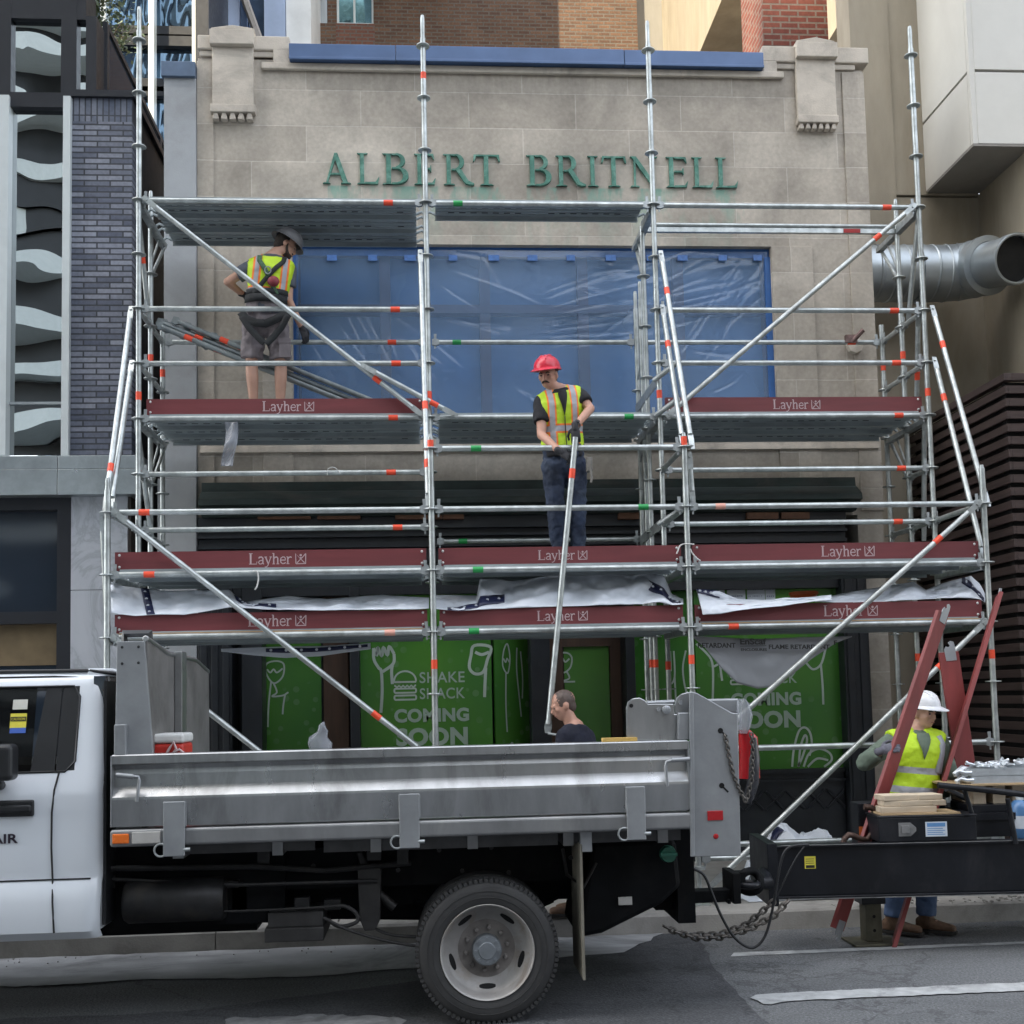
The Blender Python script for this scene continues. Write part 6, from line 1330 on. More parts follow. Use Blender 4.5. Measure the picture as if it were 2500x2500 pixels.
# head plate, coupler ring, safety chains
q = MB(); q.prism([(-0.05,zBm-0.05),(0.02,zBm-0.05),(0.02,zT+0.02),(-0.05,zT+0.02)], TA+TN*0.004, TU, EZ, -TN, 0.62)
q.build('head_plate', m_trl, trl, bevel=0.004)
cz = P(1850,2155,Y=-1.5).z; q = MB(); c0 = P(1832,2152,Y=-1.55); e0 = TA-TN*0.2+Vector((0.0,0,cz)); q.path([Vector((c0.x+0.04,c0.y,cz)),Vector((c0.x+0.12,c0.y+0.01,cz)),Vector((e0.x-0.04,e0.y,cz))], [0.03,0.045,0.045], 12); q.path([Vector((c0.x-0.02,-1.55,cz))+Vector((0.07*math.cos(a),0.07*math.sin(a),0)) for a in [i*math.pi/9 for i in range(18)]], 0.022, 8, closed=True); q.build('lunette_ring', m_trl, trl, smooth=50)
q = MB(); chain(q, [P(a,b_,Y=-1.62) for a, b_ in ((1622,2262),(1650,2275),(1700,2290),(1760,2288),(1830,2268),(1890,2235),(1925,2198))], 0.0085, 0.055, 0.036); q.build('safety_chain', m_chain, trl, smooth=60); q = MB(); chain(q, [P(a,b_,Y=-1.45) for a, b_ in ((1690,2282),(1755,2282),(1820,2258),(1860,2226),(1890,2200))], 0.0085, 0.055, 0.036); q.build('safety_chain', m_chain, trl, smooth=60)
wire([(1690,2120),(1718,2136),(1738,2180),(1758,2230),(1790,2285),(1825,2312),(1850,2308),(1872,2275),(1890,2200),(1905,2110),(1925,2070),(1975,2062)],-1.7,0.0095,'brake_line',m_blk,trl)
wire([(1885,2200),(1900,2180),(1930,2120),(1950,2085),(1965,2066)],-1.40,0.006,'light_cable',m_blk,trl)
# jack with crank
jy = -0.95
q = MB(); X0 = P(2105,2150,Y=jy).x; X1 = P(2143,2150,Y=jy).x; zj = P(2120,1958,Y=jy).z; zm_ = P(2120,2205,Y=jy).z
q.box((X0-0.03,jy-0.06,zm_),(X1+0.03,jy+0.1,zj)); q.build('jack_tube', m_trl, trl, bevel=0.006)
q = MB(); q.box((X0,jy-0.045,0.02),(X1,jy+0.085,zm_-0.001)); q.box((X0-0.12,jy-0.13,0.002),(X1+0.12,jy+0.16,0.0195)); q.build('jack_leg', M('olive_steel',(0.09,0.085,0.06),0.6,0.4,var=0.3,scale=10), trl, bevel=0.004)
q = MB(); c = (X0+X1)/2
for zz in (0.10,0.20): q.lathe([(0.012,0),(0.012,0.002)], (c,jy-0.0455,zz), nY, 10)
q.build('jack_hole', m_hole, trl)
q = MB(); q.path([P(a,b_,Y=jy-0.15) for a, b_ in ((2110,1970),(2128,1972),(2144,1986),(2138,1995),(2132,2030),(2118,2050),(2100,2048),(2082,2040),(2072,2038),(2062,2048),(2058,2062))], 0.022, 8); q.path([P(a,b_,Y=jy-0.15) for a, b_ in ((2144,1986),(2140,2000),(2132,2012))], 0.03, 8); q.build('crank_handle', M('rusty_crank',(0.075,0.045,0.035),0.6,0.4,var=0.4,scale=12), trl, smooth=60)
q = MB(); X0_,Z0,X1_,Z1 = rect(2098,2018,2122,2044,jy-0.065); q.box((X0_,jy-0.064,Z0),(X1_,jy-0.0605,Z1)); q.build('orange_label', M('orange_label',(0.50,0.12,0.02),0.6), trl)
# tool box on the tongue
d0 = 0.02
a = along(TP(2146,2030,d0)); c = along(TP(2385,2030,d0)); zb1 = zT+0.006; zt1 = TP(2250,1990,d0).z
q = MB(); q.prism([(a,-0.28),(c,-0.28),(c,0),(a,0)], TA-TN*d0+EZ*zb1, TU, TN, EZ, zt1-zb1-0.015); q.prism([(a-0.008,-0.288),(c+0.008,-0.288),(c+0.008,0.008),(a-0.008,0.008)], TA-TN*d0+EZ*(zt1-0.0145), TU, TN, EZ, 0.0145); tb_ = q.build('tool_box', m_trl, trl, bevel=0.008)
q = MB(); x0 = along(TP(2193,2020,d0)); z0 = TP(2200,2042,d0).z; o_ = TA-TN*(d0-0.0005)+TU*x0+EZ*z0
q.prism([(0,0),(0.085,0),(0.125,0.035),(0.125,0.06),(0.085,0.095),(0,0.095)], o_, TU, EZ, TN, 0.004); q.prism([(0.018,0.02),(0.075,0.02),(0.075,0.075),(0.018,0.075)], o_+TN*0.0042, TU, EZ, TN, 0.008); q.build('latch', m_edge, tb_, bevel=0.003)
q = MB(); x0 = along(TP(2259,2020,d0)); x1 = along(TP(2312,2020,d0)); z0 = TP(2285,2042,d0).z; z1 = TP(2285,2006,d0).z; o_ = TA-TN*(d0-0.0005)+TU*x0+EZ*z0; W_ = x1-x0; H_ = z1-z0
q.prism([(0,0),(W_,0),(W_,H_),(0,H_)], o_, TU, EZ, TN, 0.002); pl_ = q.build('maker_sticker', m_paper, tb_)
m_skb = M('sticker_blue',(0.10,0.25,0.50),0.6); q = MB(); q.prism([(W_*0.08,H_*0.66),(W_*0.92,H_*0.66),(W_*0.92,H_*0.92),(W_*0.08,H_*0.92)], o_+TN*0.0022, TU, EZ, TN, 0.0006)
for i in range(4): q.prism([(W_*0.08,H_*(0.12+0.13*i)),(W_*(0.9-0.1*(i % 2)),H_*(0.12+0.13*i)),(W_*(0.9-0.1*(i % 2)),H_*(0.17+0.13*i)),(W_*0.08,H_*(0.17+0.13*i))], o_+TN*0.0022, TU, EZ, TN, 0.0006)
q.build('sticker_text', m_skb, pl_)
# yellow warning label on the beam
x0 = along(TP(1967,2110)); x1 = along(TP(1994,2110)); z0 = TP(1980,2122).z; z1 = TP(1980,2092).z; o_ = TA-TN*0.0295+TU*x0+EZ*z0; W_ = x1-x0; H_ = z1-z0
q = MB(); q.prism([(0,0),(W_,0),(W_,H_),(0,H_)], o_, TU, EZ, TN, 0.002); yl = q.build('warning_label', m_yel, trl)
q = MB(); q.prism([(W_*.1,H_*.05),(W_*.9,H_*.05),(W_*.9,H_*.28),(W_*.1,H_*.28)], o_+TN*0.0022, TU, EZ, TN, 0.0006)
for i in range(3): q.prism([(W_*.1,H_*(.42+.17*i)),(W_*.85,H_*(.42+.17*i)),(W_*.85,H_*(.47+.17*i)),(W_*.1,H_*(.47+.17*i))], o_+TN*0.0022, TU, EZ, TN, 0.0006)
q.build('label_text', m_blk, yl)
# front rail of the load deck
dk = 0.15
q = MB(); q.path([TP(2290,1917,-0.05),TP(2330,1921,-0.05),TP(2420,1930,-0.05),TP(2600,1952,-0.05)], 0.022, 10); 
for a_, b_ in (((2355,1930),(2372,1985)),((2460,1950),(2480,2060))): q.path([TP(*a_,-0.02),TP(*b_,-0.02)], 0.018, 8)
q.path([TP(2310,1926,0.02),TP(2360,1950,0.1)], 0.02, 6)
q.build('rail', m_trl, trl, smooth=50)
zd = TP(2400,1985,dk).z
a = along(TP(2365,1980,dk)); q = MB(); q.prism([(a,-0.80),(3.2,-0.80),(3.2,0),(a,0)], TA-TN*dk+EZ*(zd-0.05), TU, TN, EZ, 0.05); q.prism([(a+0.05,-0.75),(3.2,-0.75),(3.2,-0.02),(a+0.05,-0.02)], TA-TN*dk+EZ*(zT+0.01), TU, TN, EZ, zd-0.055-zT); q.build('deck_front', m_trl, trl)
# things carried
def plank(a_px, c_px, ytop, ybot, d, dep, mat, name, label, cat, grp=None, tilt=0.0):
    a = along(TP(a_px,ytop,d)); c = along(TP(c_px,ytop,d)); z1 = TP((a_px+c_px)/2,ytop,d).z; z0 = TP((a_px+c_px)/2,ybot,d).z
    q = MB(); u = (TU+EZ*tilt).normalized(); q.prism([(0,-dep),((c-a),-dep),((c-a),0),(0,0)], TA-TN*d+TU*a+EZ*z0, u, TN, EZ, z1-z0); return tag(q.build(name, mat, bevel=0.004), label, cat, grp)
# timber stack on the tool box, built from the lid up
zs_ = zt1+0.0015
def block(a_px, c_px, d, dep, z0, h, label, rot=0.0):
    d = 0.03+d*0.35; dep *= 0.72
    a = along(TP(a_px,1975,d)); c = along(TP(c_px,1975,d)); cen = TA-TN*(d+dep/2)+TU*((a+c)/2)+EZ*z0
    u = Matrix.Rotation(rot,3,'Z') @ TU; n = Matrix.Rotation(rot,3,'Z') @ TN; w2 = (c-a)/2
    q = MB(); q.prism([(-w2,-dep/2),(w2,-dep/2),(w2,dep/2),(-w2,dep/2)], cen, u, n, EZ, h); return tag(q.build('timber_block', m_lum, bevel=0.004), label, 'timber', 'pale timber blocks on the tool box')
q = MB(); a = along(TP(2152,1985,0.03)); c = along(TP(2345,1985,0.03)); q.prism([(a,-0.26),(c,-0.26),(c,0),(a,0)], TA-TN*0.03+EZ*zs_, TU, TN, EZ, 0.012); tag(q.build('plywood_sheet', m_ply), 'thin plywood sheet lying flat on the black tool box lid', 'board')
zs_ += 0.0135
block(2153,2212,0.05,0.20,zs_,0.043,'short pale timber block at the left bottom of the stack on the tool box')
block(2208,2287,0.08,0.22,zs_,0.043,'pale timber block at the right bottom of the stack on the tool box',0.02)
block(2158,2200,0.09,0.2,zs_+0.045,0.038,'stubby pale timber block at the left of the middle layer on the tool box')
block(2194,2284,0.10,0.2,zs_+0.045,0.038,'pale timber block in the middle layer of the stack on the tool box',0.09)
block(2278,2312,0.10,0.2,zs_+0.045,0.038,'stubby pale timber block at the right of the middle layer on the tool box',-0.05)
block(2155,2245,0.10,0.24,zs_+0.085,0.038,'pale timber block on top at the left of the stack on the tool box',0.10)
block(2240,2302,0.14,0.22,zs_+0.085,0.038,'pale timber block on top at the right of the stack on the tool box',0.10)
zp = TP(2420,1908,0.2).z
def sheet_on(a_px, c_px, z0, h, d, dep, mat, name, label, cat): 
    a = along(TP(a_px,1910,d)); c = along(TP(c_px,1910,d)); q = MB(); q.prism([(a,-dep),(c,-dep),(c,0),(a,0)], TA-TN*d+EZ*z0, TU, TN, EZ, h); return tag(q.build(name, mat, bevel=0.002, seg=1), label, cat)
zk = zd
o = sheet_on(2368,2640,zk+0.001,0.05,0.2,0.4,m_trl,'skid_frame','black steel skid lying on the trailer deck under the plywood','skid'); zk += 0.052
hrem = zp-zk-0.03
for i in range(3):
    q = MB(); a = along(TP(2375+i*48,1940,0.3)); q.prism([(a,-0.45),(a+0.09,-0.45),(a+0.09,-0.04),(a,-0.04)], TA-TN*0.25+EZ*zk, TU, TN, EZ, hrem); tag(q.build('timber_bearer', m_lum), 'pale timber bearer under the plywood on the trailer', 'timber', 'timber bearers under the plywood')
zk += hrem+0.001
sheet_on(2320,2640,zk,0.016,0.18,0.42,m_ply,'plywood_sheet','yellowish plywood sheet under the silver scaffold parts on the trailer','board'); zk += 0.0175
m_zinc = M('bright_zinc', (0.62,0.66,0.69), 0.33, 0.75, var=0.15, scale=10)
def channel(i, a_px, L, d, z0):
    """U-shaped scaffold transom seen end-on with hooked claws at its left end"""
    a = along(TP(a_px,1890,d)); o_ = TA-TN*d+TU*a+EZ*z0; t_ = thing('scaffold_transom', 'bright silver scaffold transom with hooked end stacked on the trailer', 'scaffold part', tuple(o_), 0, 'silver transoms stacked on the trailer')
    q = MB(); q.prism([(0,0),(L,0),(L,0.05),(0,0.05)], o_, TU, EZ, -TN, 0.004); q.prism([(0,0),(L,0),(L,0.05),(0,0.05)], o_-TN*0.046, TU, EZ, -TN, 0.004); q.prism([(0,-0.045),(L,-0.045),(L,-0.0045),(0,-0.0045)], o_+EZ*0.0, TU, TN, EZ, 0.004); q.build('channel', m_zinc, t_)
    q = MB()
    for dd in (0.01,0.04):
        c = o_-TN*dd+EZ*0.022; q.path([c+TU*0.02, c-TU*0.03, c-TU*0.07+EZ*0.014, c-TU*0.095-EZ*0.004, c-TU*0.085-EZ*0.026], [0.019,0.018,0.015,0.013,0.009], 8)
    q.build('claw', m_zinc, t_, smooth=60); return t_
k = 0
for row, (ap, zz) in enumerate(((2370,0.0),(2372,0.054))):
    for j in range(6): channel(k, ap-(0 if row == 0 else 6)+j*2, 1.1, 0.20+j*0.075, zk+zz); k += 1
r = random.Random(11)
for i in range(26):
    c = TP(2395+r.uniform(-10,115),1860,0.25+r.uniform(0,0.35)); q = MB(); c.z = zk+0.118+0.03*max(0,(c-TA).dot(TU)-1.75)*r.uniform(1,4); a = r.uniform(0,6.28); u = Vector((math.cos(a),math.sin(a),r.uniform(-.3,.3))).normalized(); v = u.cross(EZ).normalized()
    q.path([c+u*0.028*math.cos(t_)+v*0.028*math.sin(t_) for t_ in [j*math.pi/6 for j in range(10)]], 0.010, 6); q.tube(c+u*0.02, c+u*0.075, 0.011, 8); q.lathe([(0.016,0),(0.016,0.014)], c+u*0.07, u, 6)
    tag(q.build('tube_coupler', m_zinc, smooth=50), 'small silver scaffold coupler in the loose heap on the trailer', 'coupler', 'heap of loose silver couplers on the trailer')
# blue drum at the frame edge
q = MB(); c = TP(2492,2000,0.2); q.lathe([(0.0,-0.15),(0.07,-0.15),(0.075,-0.14),(0.075,0.09),(0.05,0.13),(0.025,0.14)], c, EZ, 24); dr_ = thing('blue_bottle', 'translucent blue bottle standing on the trailer at the right edge', 'bottle', tuple(c)); q.build('body', M('blue_bottle_plastic',(0.07,0.17,0.34),0.3), dr_, smooth=50)
q = MB(); q.lathe([(0.026,0.14),(0.026,0.165),(0.0,0.166)], c, EZ, 16); q.build('cap', m_white, dr_); q = MB(); q.lathe([(0.0755,-0.06),(0.0755,0.03)], c, EZ, 24, caps=False); q.build('label_band', m_paper, dr_)

# ---- red boards leaning between trailer and scaffold
m_rb = M('red_brown_painted_board', (0.20,0.035,0.033), 0.5, var=0.2, scale=3, stretch=(3,3,0.6), dirt=(0.11,0.02,0.02), dirt_amt=0.4)
def lean(name, top, bot, Yt, Yb, wd, th, turn, label, bracket=True, bot_br=False):
    p1 = P(*top,Y=Yt); p0 = P(*bot,Y=Yb); d = (p1-p0); L = d.length; d.normalize(); u = EX-d*d.x; u = u.normalized(); n = d.cross(u); u2 = u*math.cos(turn)+n*math.sin(turn); n2 = d.cross(u2)
    o = thing(name, label, 'board', tuple(p0)); q = MB(); q.prism([(-wd/2,0),(wd/2,0),(wd/2,L),(-wd/2,L)], p0-n2*th/2, u2, d, n2, th); q.build('board', m_rb, o, bevel=0.002, seg=1)
    if bracket:
        for P0_, s_ in ((p1, 1),) + (((p0, -1),) if bot_br else ()):
            q = MB(); pl_ = [(-0.03,-0.07),(0.05,-0.07),(0.05,0.05),(0.045,0.075),(0.02,0.085),(0.0,0.07),(0.012,0.05),(0.0,0.035),(-0.02,0.045),(-0.035,0.02)]
            q.prism([(a_,b_*s_) for a_, b_ in pl_], P0_-n2*(th/2+0.0045), u2, d, n2, 0.004)
            q.build('end_bracket', m_alu2, o)
    kk = MB(); return o
lean('toe_board_loose', (2300,1497), (2043,2268), -0.95, -1.05, 0.135, 0.03, 0.60, 'red brown board gripped by the worker in white helmet and slanting down behind the trailer', True, True)
lean('toe_board_loose', (2315,1592), (2372,1978), -0.62, -0.72, 0.15, 0.03, -0.12, 'wide red brown board standing nearly upright beside the worker in white helmet')
o3 = lean('toe_board_loose', (2440,1452), (2178,2322), -0.60, -1.06, 0.15, 0.03, 1.32, 'thin edge on red board slanting in front of the worker in white helmet', False)
q = MB(); p1 = P(2440,1452,Y=-0.60); q.tube(p1-Vector((0.005,0,0.02)), p1+Vector((0.012,0,0.05)), 0.012, 8); q.build('end_pin', m_alu2, o3)

# ================================================================== TARPAULINS
m_tarp, t, b = nodes_of('white_tarp'); b.inputs['Base Color'].default_value = (0.62,0.66,0.72,1); b.inputs['Roughness'].default_value = 0.42
bump(t, b, nz(t, pos(t), 7, 2, 0.5, 0.6), 0.18, 0.03)
m_navy = M('navy_hem', (0.012,0.016,0.055), 0.45, var=0.2, scale=9)
m_eyelet = M('eyelet', (0.55,0.58,0.62), 0.4, 0.3)
m_tarpg = M('grey_tarp', (0.27,0.28,0.30), 0.5, var=0.08, scale=2, bmp=0.2, bscale=6)
def tarp(label, outline, Y, n=60, amp=0.05, hems=(), seed=0, mat=None, depth=0.22, name='tarpaulin', fold=1.0):
    """cloth patch: outline = (top pixel row points, bottom pixel row points), bulging towards the street"""
    top, bot = outline
    def samp(L, u):
        x = L[0][0]+(L[-1][0]-L[0][0])*u
        for (xa,ya),(xb,yb) in zip(L, L[1:]):
            if xa <= x <= xb: return x, ya+(yb-ya)*((x-xa)/(xb-xa) if xb > xa else 0)
        return L[-1]
    nv = 18
    def fn(u, v):
        xt, yt_ = samp(top, u); xb, yb2 = samp(bot, u); s_ = seed*3.1
        px = xt+(xb-xt)*v; py = yt_+(yb2-yt_)*v
        f = fold*(0.5*math.sin((px*0.035+v*3.5+2.5*noise.noise(Vector((px*0.008,v*2,s_)))))+1.6*(0.35-abs(noise.noise(Vector((px*0.012+v*0.8,v*2.0-px*0.004,s_+4)))))+1.0*(0.3-abs(noise.noise(Vector((px*0.03-v*1.5,v*4+px*0.012,s_+8))))))
        dy = depth*(1-v)+0.85*amp*f*(0.35+0.65*math.sin(math.pi*min(1,max(0,v*0.9+0.1))))
        return P(px, py+f*3.0*(1 if 0.02 < v < 0.98 else 0.3), Y=Y+dy)
    o = thing(name, label, 'tarpaulin', tuple(fn(0.5,1.0))); q = MB(); q.grid(fn, n*2, nv); q.build('sheet', mat or m_tarp, o, smooth=180, solid=0.004)
    for (u0,v0),(u1,v1),wd,k in hems:
        q = MB(); q2 = MB(); m_ = 40; L1, L2 = [], []
        for i in range(m_+1):
            f = i/m_; u = u0+(u1-u0)*f; v = v0+(v1-v0)*f; vert = abs(u1-u0) < 0.06
            a = fn(min(1,max(0,u-(wd/2 if vert else 0))), min(1,max(0,v-(0 if vert else wd/2)))); c = fn(min(1,max(0,u+(wd/2 if vert else 0))), min(1,max(0,v+(0 if vert else wd/2)))); L1.append(a-EY*0.008); L2.append(c-EY*0.008)
        vs = []; 
        for a, c in zip(L1, L2): vs += [a, a.lerp(c,0.33)-EY*0.003, a.lerp(c,0.66)-EY*0.003, c]
        q.add(vs, [(i*4+j,i*4+j+1,(i+1)*4+j+1,(i+1)*4+j) for i in range(m_) for j in range(3)]); hm = q.build('navy_hem', m_navy, o, smooth=180, solid=0.003)
        for i in range(k):
            f = (i+0.5)/k*m_; a = L1[int(f)].lerp(L2[int(f)],0.45); q2.lathe([(0.012,0),(0.012,0.006)], a-EY*0.003, nY, 10)
        if k: q2.build('eyelet', m_eyelet, hm)
    return o
Yt = -0.02
tarp('long white tarpaulin with two navy hems folded along the left bay of the lower deck',
     ([(270,1428),(300,1432),(345,1436),(420,1443),(560,1440),(590,1470),(700,1455),(800,1462),(930,1452),(1047,1460)],[(272,1495),(330,1503),(390,1500),(450,1500),(560,1482),(640,1486),(760,1490),(860,1488),(960,1488),(1047,1484)]), -0.01, 70, 0.05,
     (((0.108,0.0),(0.125,0.98),0.026,4),((0.405,0.02),(0.43,0.55),0.036,3),((0.40,0.5),(0.52,0.62),0.26,3)), 1, depth=0.3)
tarp('white tarpaulin with navy hem bunched along the middle bay of the lower deck',
     ([(1062,1452),(1110,1452),(1165,1454),(1172,1412),(1250,1418),(1330,1408),(1400,1402),(1500,1398),(1545,1400),(1580,1398),(1620,1405),(1640,1450),(1668,1462)],[(1062,1486),(1120,1492),(1200,1486),(1300,1482),(1330,1480),(1440,1478),(1560,1474),(1610,1470),(1640,1478),(1668,1476)]), 0.0, 80, 0.06,
     (((0.05,0.92),(0.28,0.62),0.30,5),((0.86,0.4),(0.99,0.75),0.30,4)), 2, depth=0.35)
tarp('white tarpaulin flap with navy hem hanging over the toe board of the right bay',
     ([(1700,1438),(1752,1442),(1800,1462),(1860,1464),(1950,1460),(2030,1452)],[(1716,1500),(1760,1498),(1800,1490),(1860,1484),(1950,1472),(2030,1464)]), -0.05, 50, 0.03,
     (((0.0,0.0),(0.16,0.12),0.34,4),), 3, depth=0.12)
tarp('pale crumpled tarpaulin heaped at the right end of the lower deck',
     ([(1990,1462),(2080,1445),(2160,1432),(2230,1420),(2260,1440),(2300,1425),(2370,1405),(2392,1425),(2405,1450)],[(1990,1470),(2080,1470),(2160,1468),(2230,1464),(2260,1462),(2300,1460),(2370,1460),(2392,1462),(2405,1470)]), 0.02, 60, 0.06, (((0.86,0.05),(0.99,0.85),0.30,1),), 4, depth=0.3)
# grey printed sheet sagging under the right bay
o = tarp('grey printed tarpaulin sagging in a bag below the right bay of the lower deck',
     ([(1692,1552),(1760,1556),(1850,1560),(1950,1556),(2080,1553)],[(1692,1556),(1720,1580),(1760,1630),(1800,1668),(1850,1682),(1890,1676),(1930,1650),(1980,1610),(2040,1570),(2080,1554)]), 0.15, 60, 0.025, (), 5, m_tarpg, depth=0.0, fold=0.4)
q = MB(); YY = 0.10
def onpx(s_, x0, x1, y, size, width_px, yy=YY):
    a = P(x0,y,Y=yy); c = P(x1,y,Y=yy); text_into(q, s_, size, a, (c-a).normalized(), EZ, nY, width=(c-a).length, bold=size*0.03)
onpx('RETARDANT',1704,1796,1581,0.055,0); onpx('EnScaf',1807,1871,1573,0.07,0); onpx('ENCLOSURES',1809,1872,1589,0.03,0); onpx('FLAME RETARDANT',1877,2026,1584,0.05,0); onpx('F',2036,2044,1574,0.05,0)
q.build('printing', m_black, o); q = MB(); a = P(1807,1577,Y=YY); c = P(1871,1577,Y=YY); q.box((a.x,YY-0.002,a.z-0.004),(c.x,YY,a.z)); q.build('printed_rule', m_black, o)
tarp('white tarpaulin strip with navy eyelet hem drooping below the left bay of the lower deck',
     ([(540,1584),(640,1580),(740,1578),(820,1576),(905,1570)],[(540,1590),(620,1600),(700,1606),(780,1602),(905,1584)]), 0.35, 40, 0.01, (((0.3,0.35),(0.98,0.35),0.42,7),), 6, depth=0.02, fold=0.3)
# heap of sheeting on the sidewalk behind the rear post
hs = thing('folded_sheeting', 'heap of crumpled white sheeting with navy hems lying on the sidewalk behind the hitch', 'tarpaulin', tuple(P(1950,2100,Y=0.2)))
def heap(u, v, x0=1800, x1=2085, seed=0.0):
    x = P(x0+(x1-x0)*u, 2050, Y=0.25).x; y = 0.0+0.75*v
    prof_ = 0.40*math.sin(math.pi*min(1,max(0,u)))**0.5*math.sin(math.pi*min(1,max(0,v*0.9+0.05)))**0.7
    f = (0.5-abs(noise.noise(Vector((x*2.6,y*3.0,seed+1)))))*0.26+(0.5-abs(noise.noise(Vector((x*6+y*3,y*6,seed+3)))))*0.15+(0.5-abs(noise.noise(Vector((x*13,y*11-x*4,seed+6)))))*0.03-0.14
    pk = 0.12*math.exp(-((u-0.42)/0.14)**2)+0.16*math.exp(-((u-0.80)/0.14)**2)
    e = min(1, min(u,1-u,v,1-v)*9)
    return Vector((x+0.02*noise.noise(Vector((x*7,y*7,9))), y, 0.155+max(0,(prof_+f+pk))*e))
q = MB(); q.grid(heap, 90, 44); q.build('sheet', m_tarp, hs, smooth=50, solid=0.004)
q = MB()
for (u0,v0,u1,v1) in ((0.05,0.2,0.35,0.12),(0.12,0.45,0.4,0.3),(0.82,0.3,0.98,0.7)):
    L1 = [heap(u0+(u1-u0)*i/30, v0+(v1-v0)*i/30)+Vector((0,-0.02,0.012)) for i in range(31)]; L2 = [heap(u0+(u1-u0)*i/30, v0+0.12+(v1-v0)*i/30)+Vector((0,-0.01,0.012)) for i in range(31)]
    q.add([x_ for p_ in zip(L1,L2) for x_ in p_], [(2*i,2*i+1,2*i+3,2*i+2) for i in range(30)])
q.build('navy_hem', m_navy, hs, smooth=180, solid=0.003)
# small loose things on the scaffold
tie = 0
def cord(label, pts, Y, r=0.006, mat=None):
    L = [P(a,b_,Y=Y) for a, b_ in pts]; S = []
    for i in range(len(L)-1):
        p0 = L[max(0,i-1)]; p1 = L[i]; p2 = L[i+1]; p3 = L[min(len(L)-1,i+2)]
        for k_ in range(6):
            t_ = k_/6; S.append(0.5*((2*p1)+(p2-p0)*t_+(2*p0-5*p1+4*p2-p3)*t_*t_+(3*p1-p0-3*p2+p3)*t_**3))
    S.append(L[-1]); q = MB(); q.path(S, r, 7); return tag(q.build('cord', mat or m_cord, smooth=60), label, 'cord')
m_cord = M('white_cord', (0.6,0.6,0.58), 0.8)
cord('white cord tied round the middle right post above its toe boards', [(1652,1352),(1656,1342),(1660,1333),(1670,1328),(1695,1329)], -0.06); cord('white cord end hanging from the middle right post over the toe board', [(1685,1340),(1690,1350),(1700,1362),(1710,1369)], -0.06)
cord('white cable tie looped over the left bay ledger', [(799,1160),(800,1147),(808,1141),(818,1142),(826,1150),(831,1156)], YBR-0.03, 0.004); cord('white cord hanging from the ledger above the left tarpaulin', [(618,1395),(628,1396),(631,1415),(627,1432),(622,1440)], -0.05)
q = MB()
def strip(u, v):
    w_ = 16*(1-0.1*v); x = 564+w_*(u-0.5)*2+4*math.sin(v*5)-6*v; return P(x, 1030+108*v, Y=YBR-0.02+0.02*math.sin(u*5+v*7)+0.02*math.sin(v*9))
q.grid(strip, 8, 30); tag(q.build('plastic_strip', m_plast, smooth=180, solid=0.001), 'strip of clear plastic hanging from the left upper deck', 'plastic strip')
bk_ = thing('orange_tub', 'shallow orange plastic tub standing on the lower deck near the permit papers', 'tub', tuple(P(1962,1462,Y=0.75)))
c = P(1962,1462,Y=0.75); q = MB(); q.lathe([(0.105,-0.02),(0.12,0.035),(0.128,0.036),(0.128,0.06),(0.118,0.062),(0.10,-0.012),(0.0,-0.014)], c, EZ, 28); q.build('tub', M('orange_plastic',(0.70,0.13,0.02),0.4), bk_, smooth=40)
# clamp left on the right-hand ledger
q = MB(); c = P(2085,830,Y=YDR-0.03); q.tube(c+Vector((-0.02,0,-0.02)), P(2108,805,Y=YDR-0.12), 0.024, 10); q.box((c.x-0.09,c.y-0.02,c.z-0.03),(c.x+0.03,c.y+0.03,c.z+0.05)); tag(q.build('tube_clamp', M('rust_tinged_steel',(0.20,0.13,0.12),0.5,0.5,var=0.4,scale=16), smooth=40), 'short rusty tube clamped to the ledger over the right stone pier', 'clamp')
q = MB(); c = P(2085,845,Y=YF-0.03); q.lathe([(0.09,0.0),(0.085,0.05),(0.03,0.06)], c, nY, 8); tag(q.build('wall_lamp', m_stone2), 'octagonal stone coloured wall fitting behind the rusty clamp on the right pier', 'wall fitting')
# ================================================================== PEOPLE
m_skin = M('skin', (0.50,0.29,0.21), 0.5, var=0.07, scale=12, co='pos'); m_skin2 = M('skin_ruddy', (0.46,0.25,0.18), 0.5, var=0.08, scale=12)
m_hair = M('dark_hair', (0.028,0.02,0.015), 0.7, var=0.3, scale=40)
m_eye = M('dark_eye', (0.012,0.01,0.01), 0.3)
m_lip = M('lip', (0.33,0.13,0.11), 0.5)
m_jean = M('blue_denim', (0.016,0.026,0.052), 0.85, var=0.5, scale=7, bmp=0.5, bscale=22, dirt=(0.07,0.095,0.14), dirt_amt=0.7)
m_jean2 = M('mid_blue_denim', (0.06,0.10,0.19), 0.85, var=0.3, scale=8, bmp=0.4, bscale=22, dirt=(0.13,0.18,0.27), dirt_amt=0.5)
m_blkshirt = M('black_tshirt', (0.010,0.010,0.013), 0.85, var=0.3, bmp=0.4, bscale=18)
m_navyshirt = M('navy_tshirt', (0.006,0.008,0.020), 0.9, var=0.3, bmp=0.3, bscale=18)
m_gryshirt = M('grey_tshirt', (0.085,0.095,0.12), 0.85, var=0.2, bmp=0.4, bscale=18)
m_sage = M('sage_sweatshirt', (0.115,0.15,0.115), 0.9, var=0.15, bmp=0.5, bscale=16)
m_short = M('mauve_grey_shorts', (0.20,0.175,0.185), 0.85, var=0.2, scale=7, bmp=0.5, bscale=16)
m_glove = M('dark_work_glove', (0.022,0.022,0.026), 0.7, var=0.4, scale=30)
m_gloveg = M('grey_work_glove', (0.10,0.10,0.125), 0.7, var=0.3, scale=30)
m_boot = M('brown_work_boot', (0.13,0.075,0.045), 0.7, var=0.3, scale=18, dirt=(0.05,0.035,0.025), dirt_amt=0.6)
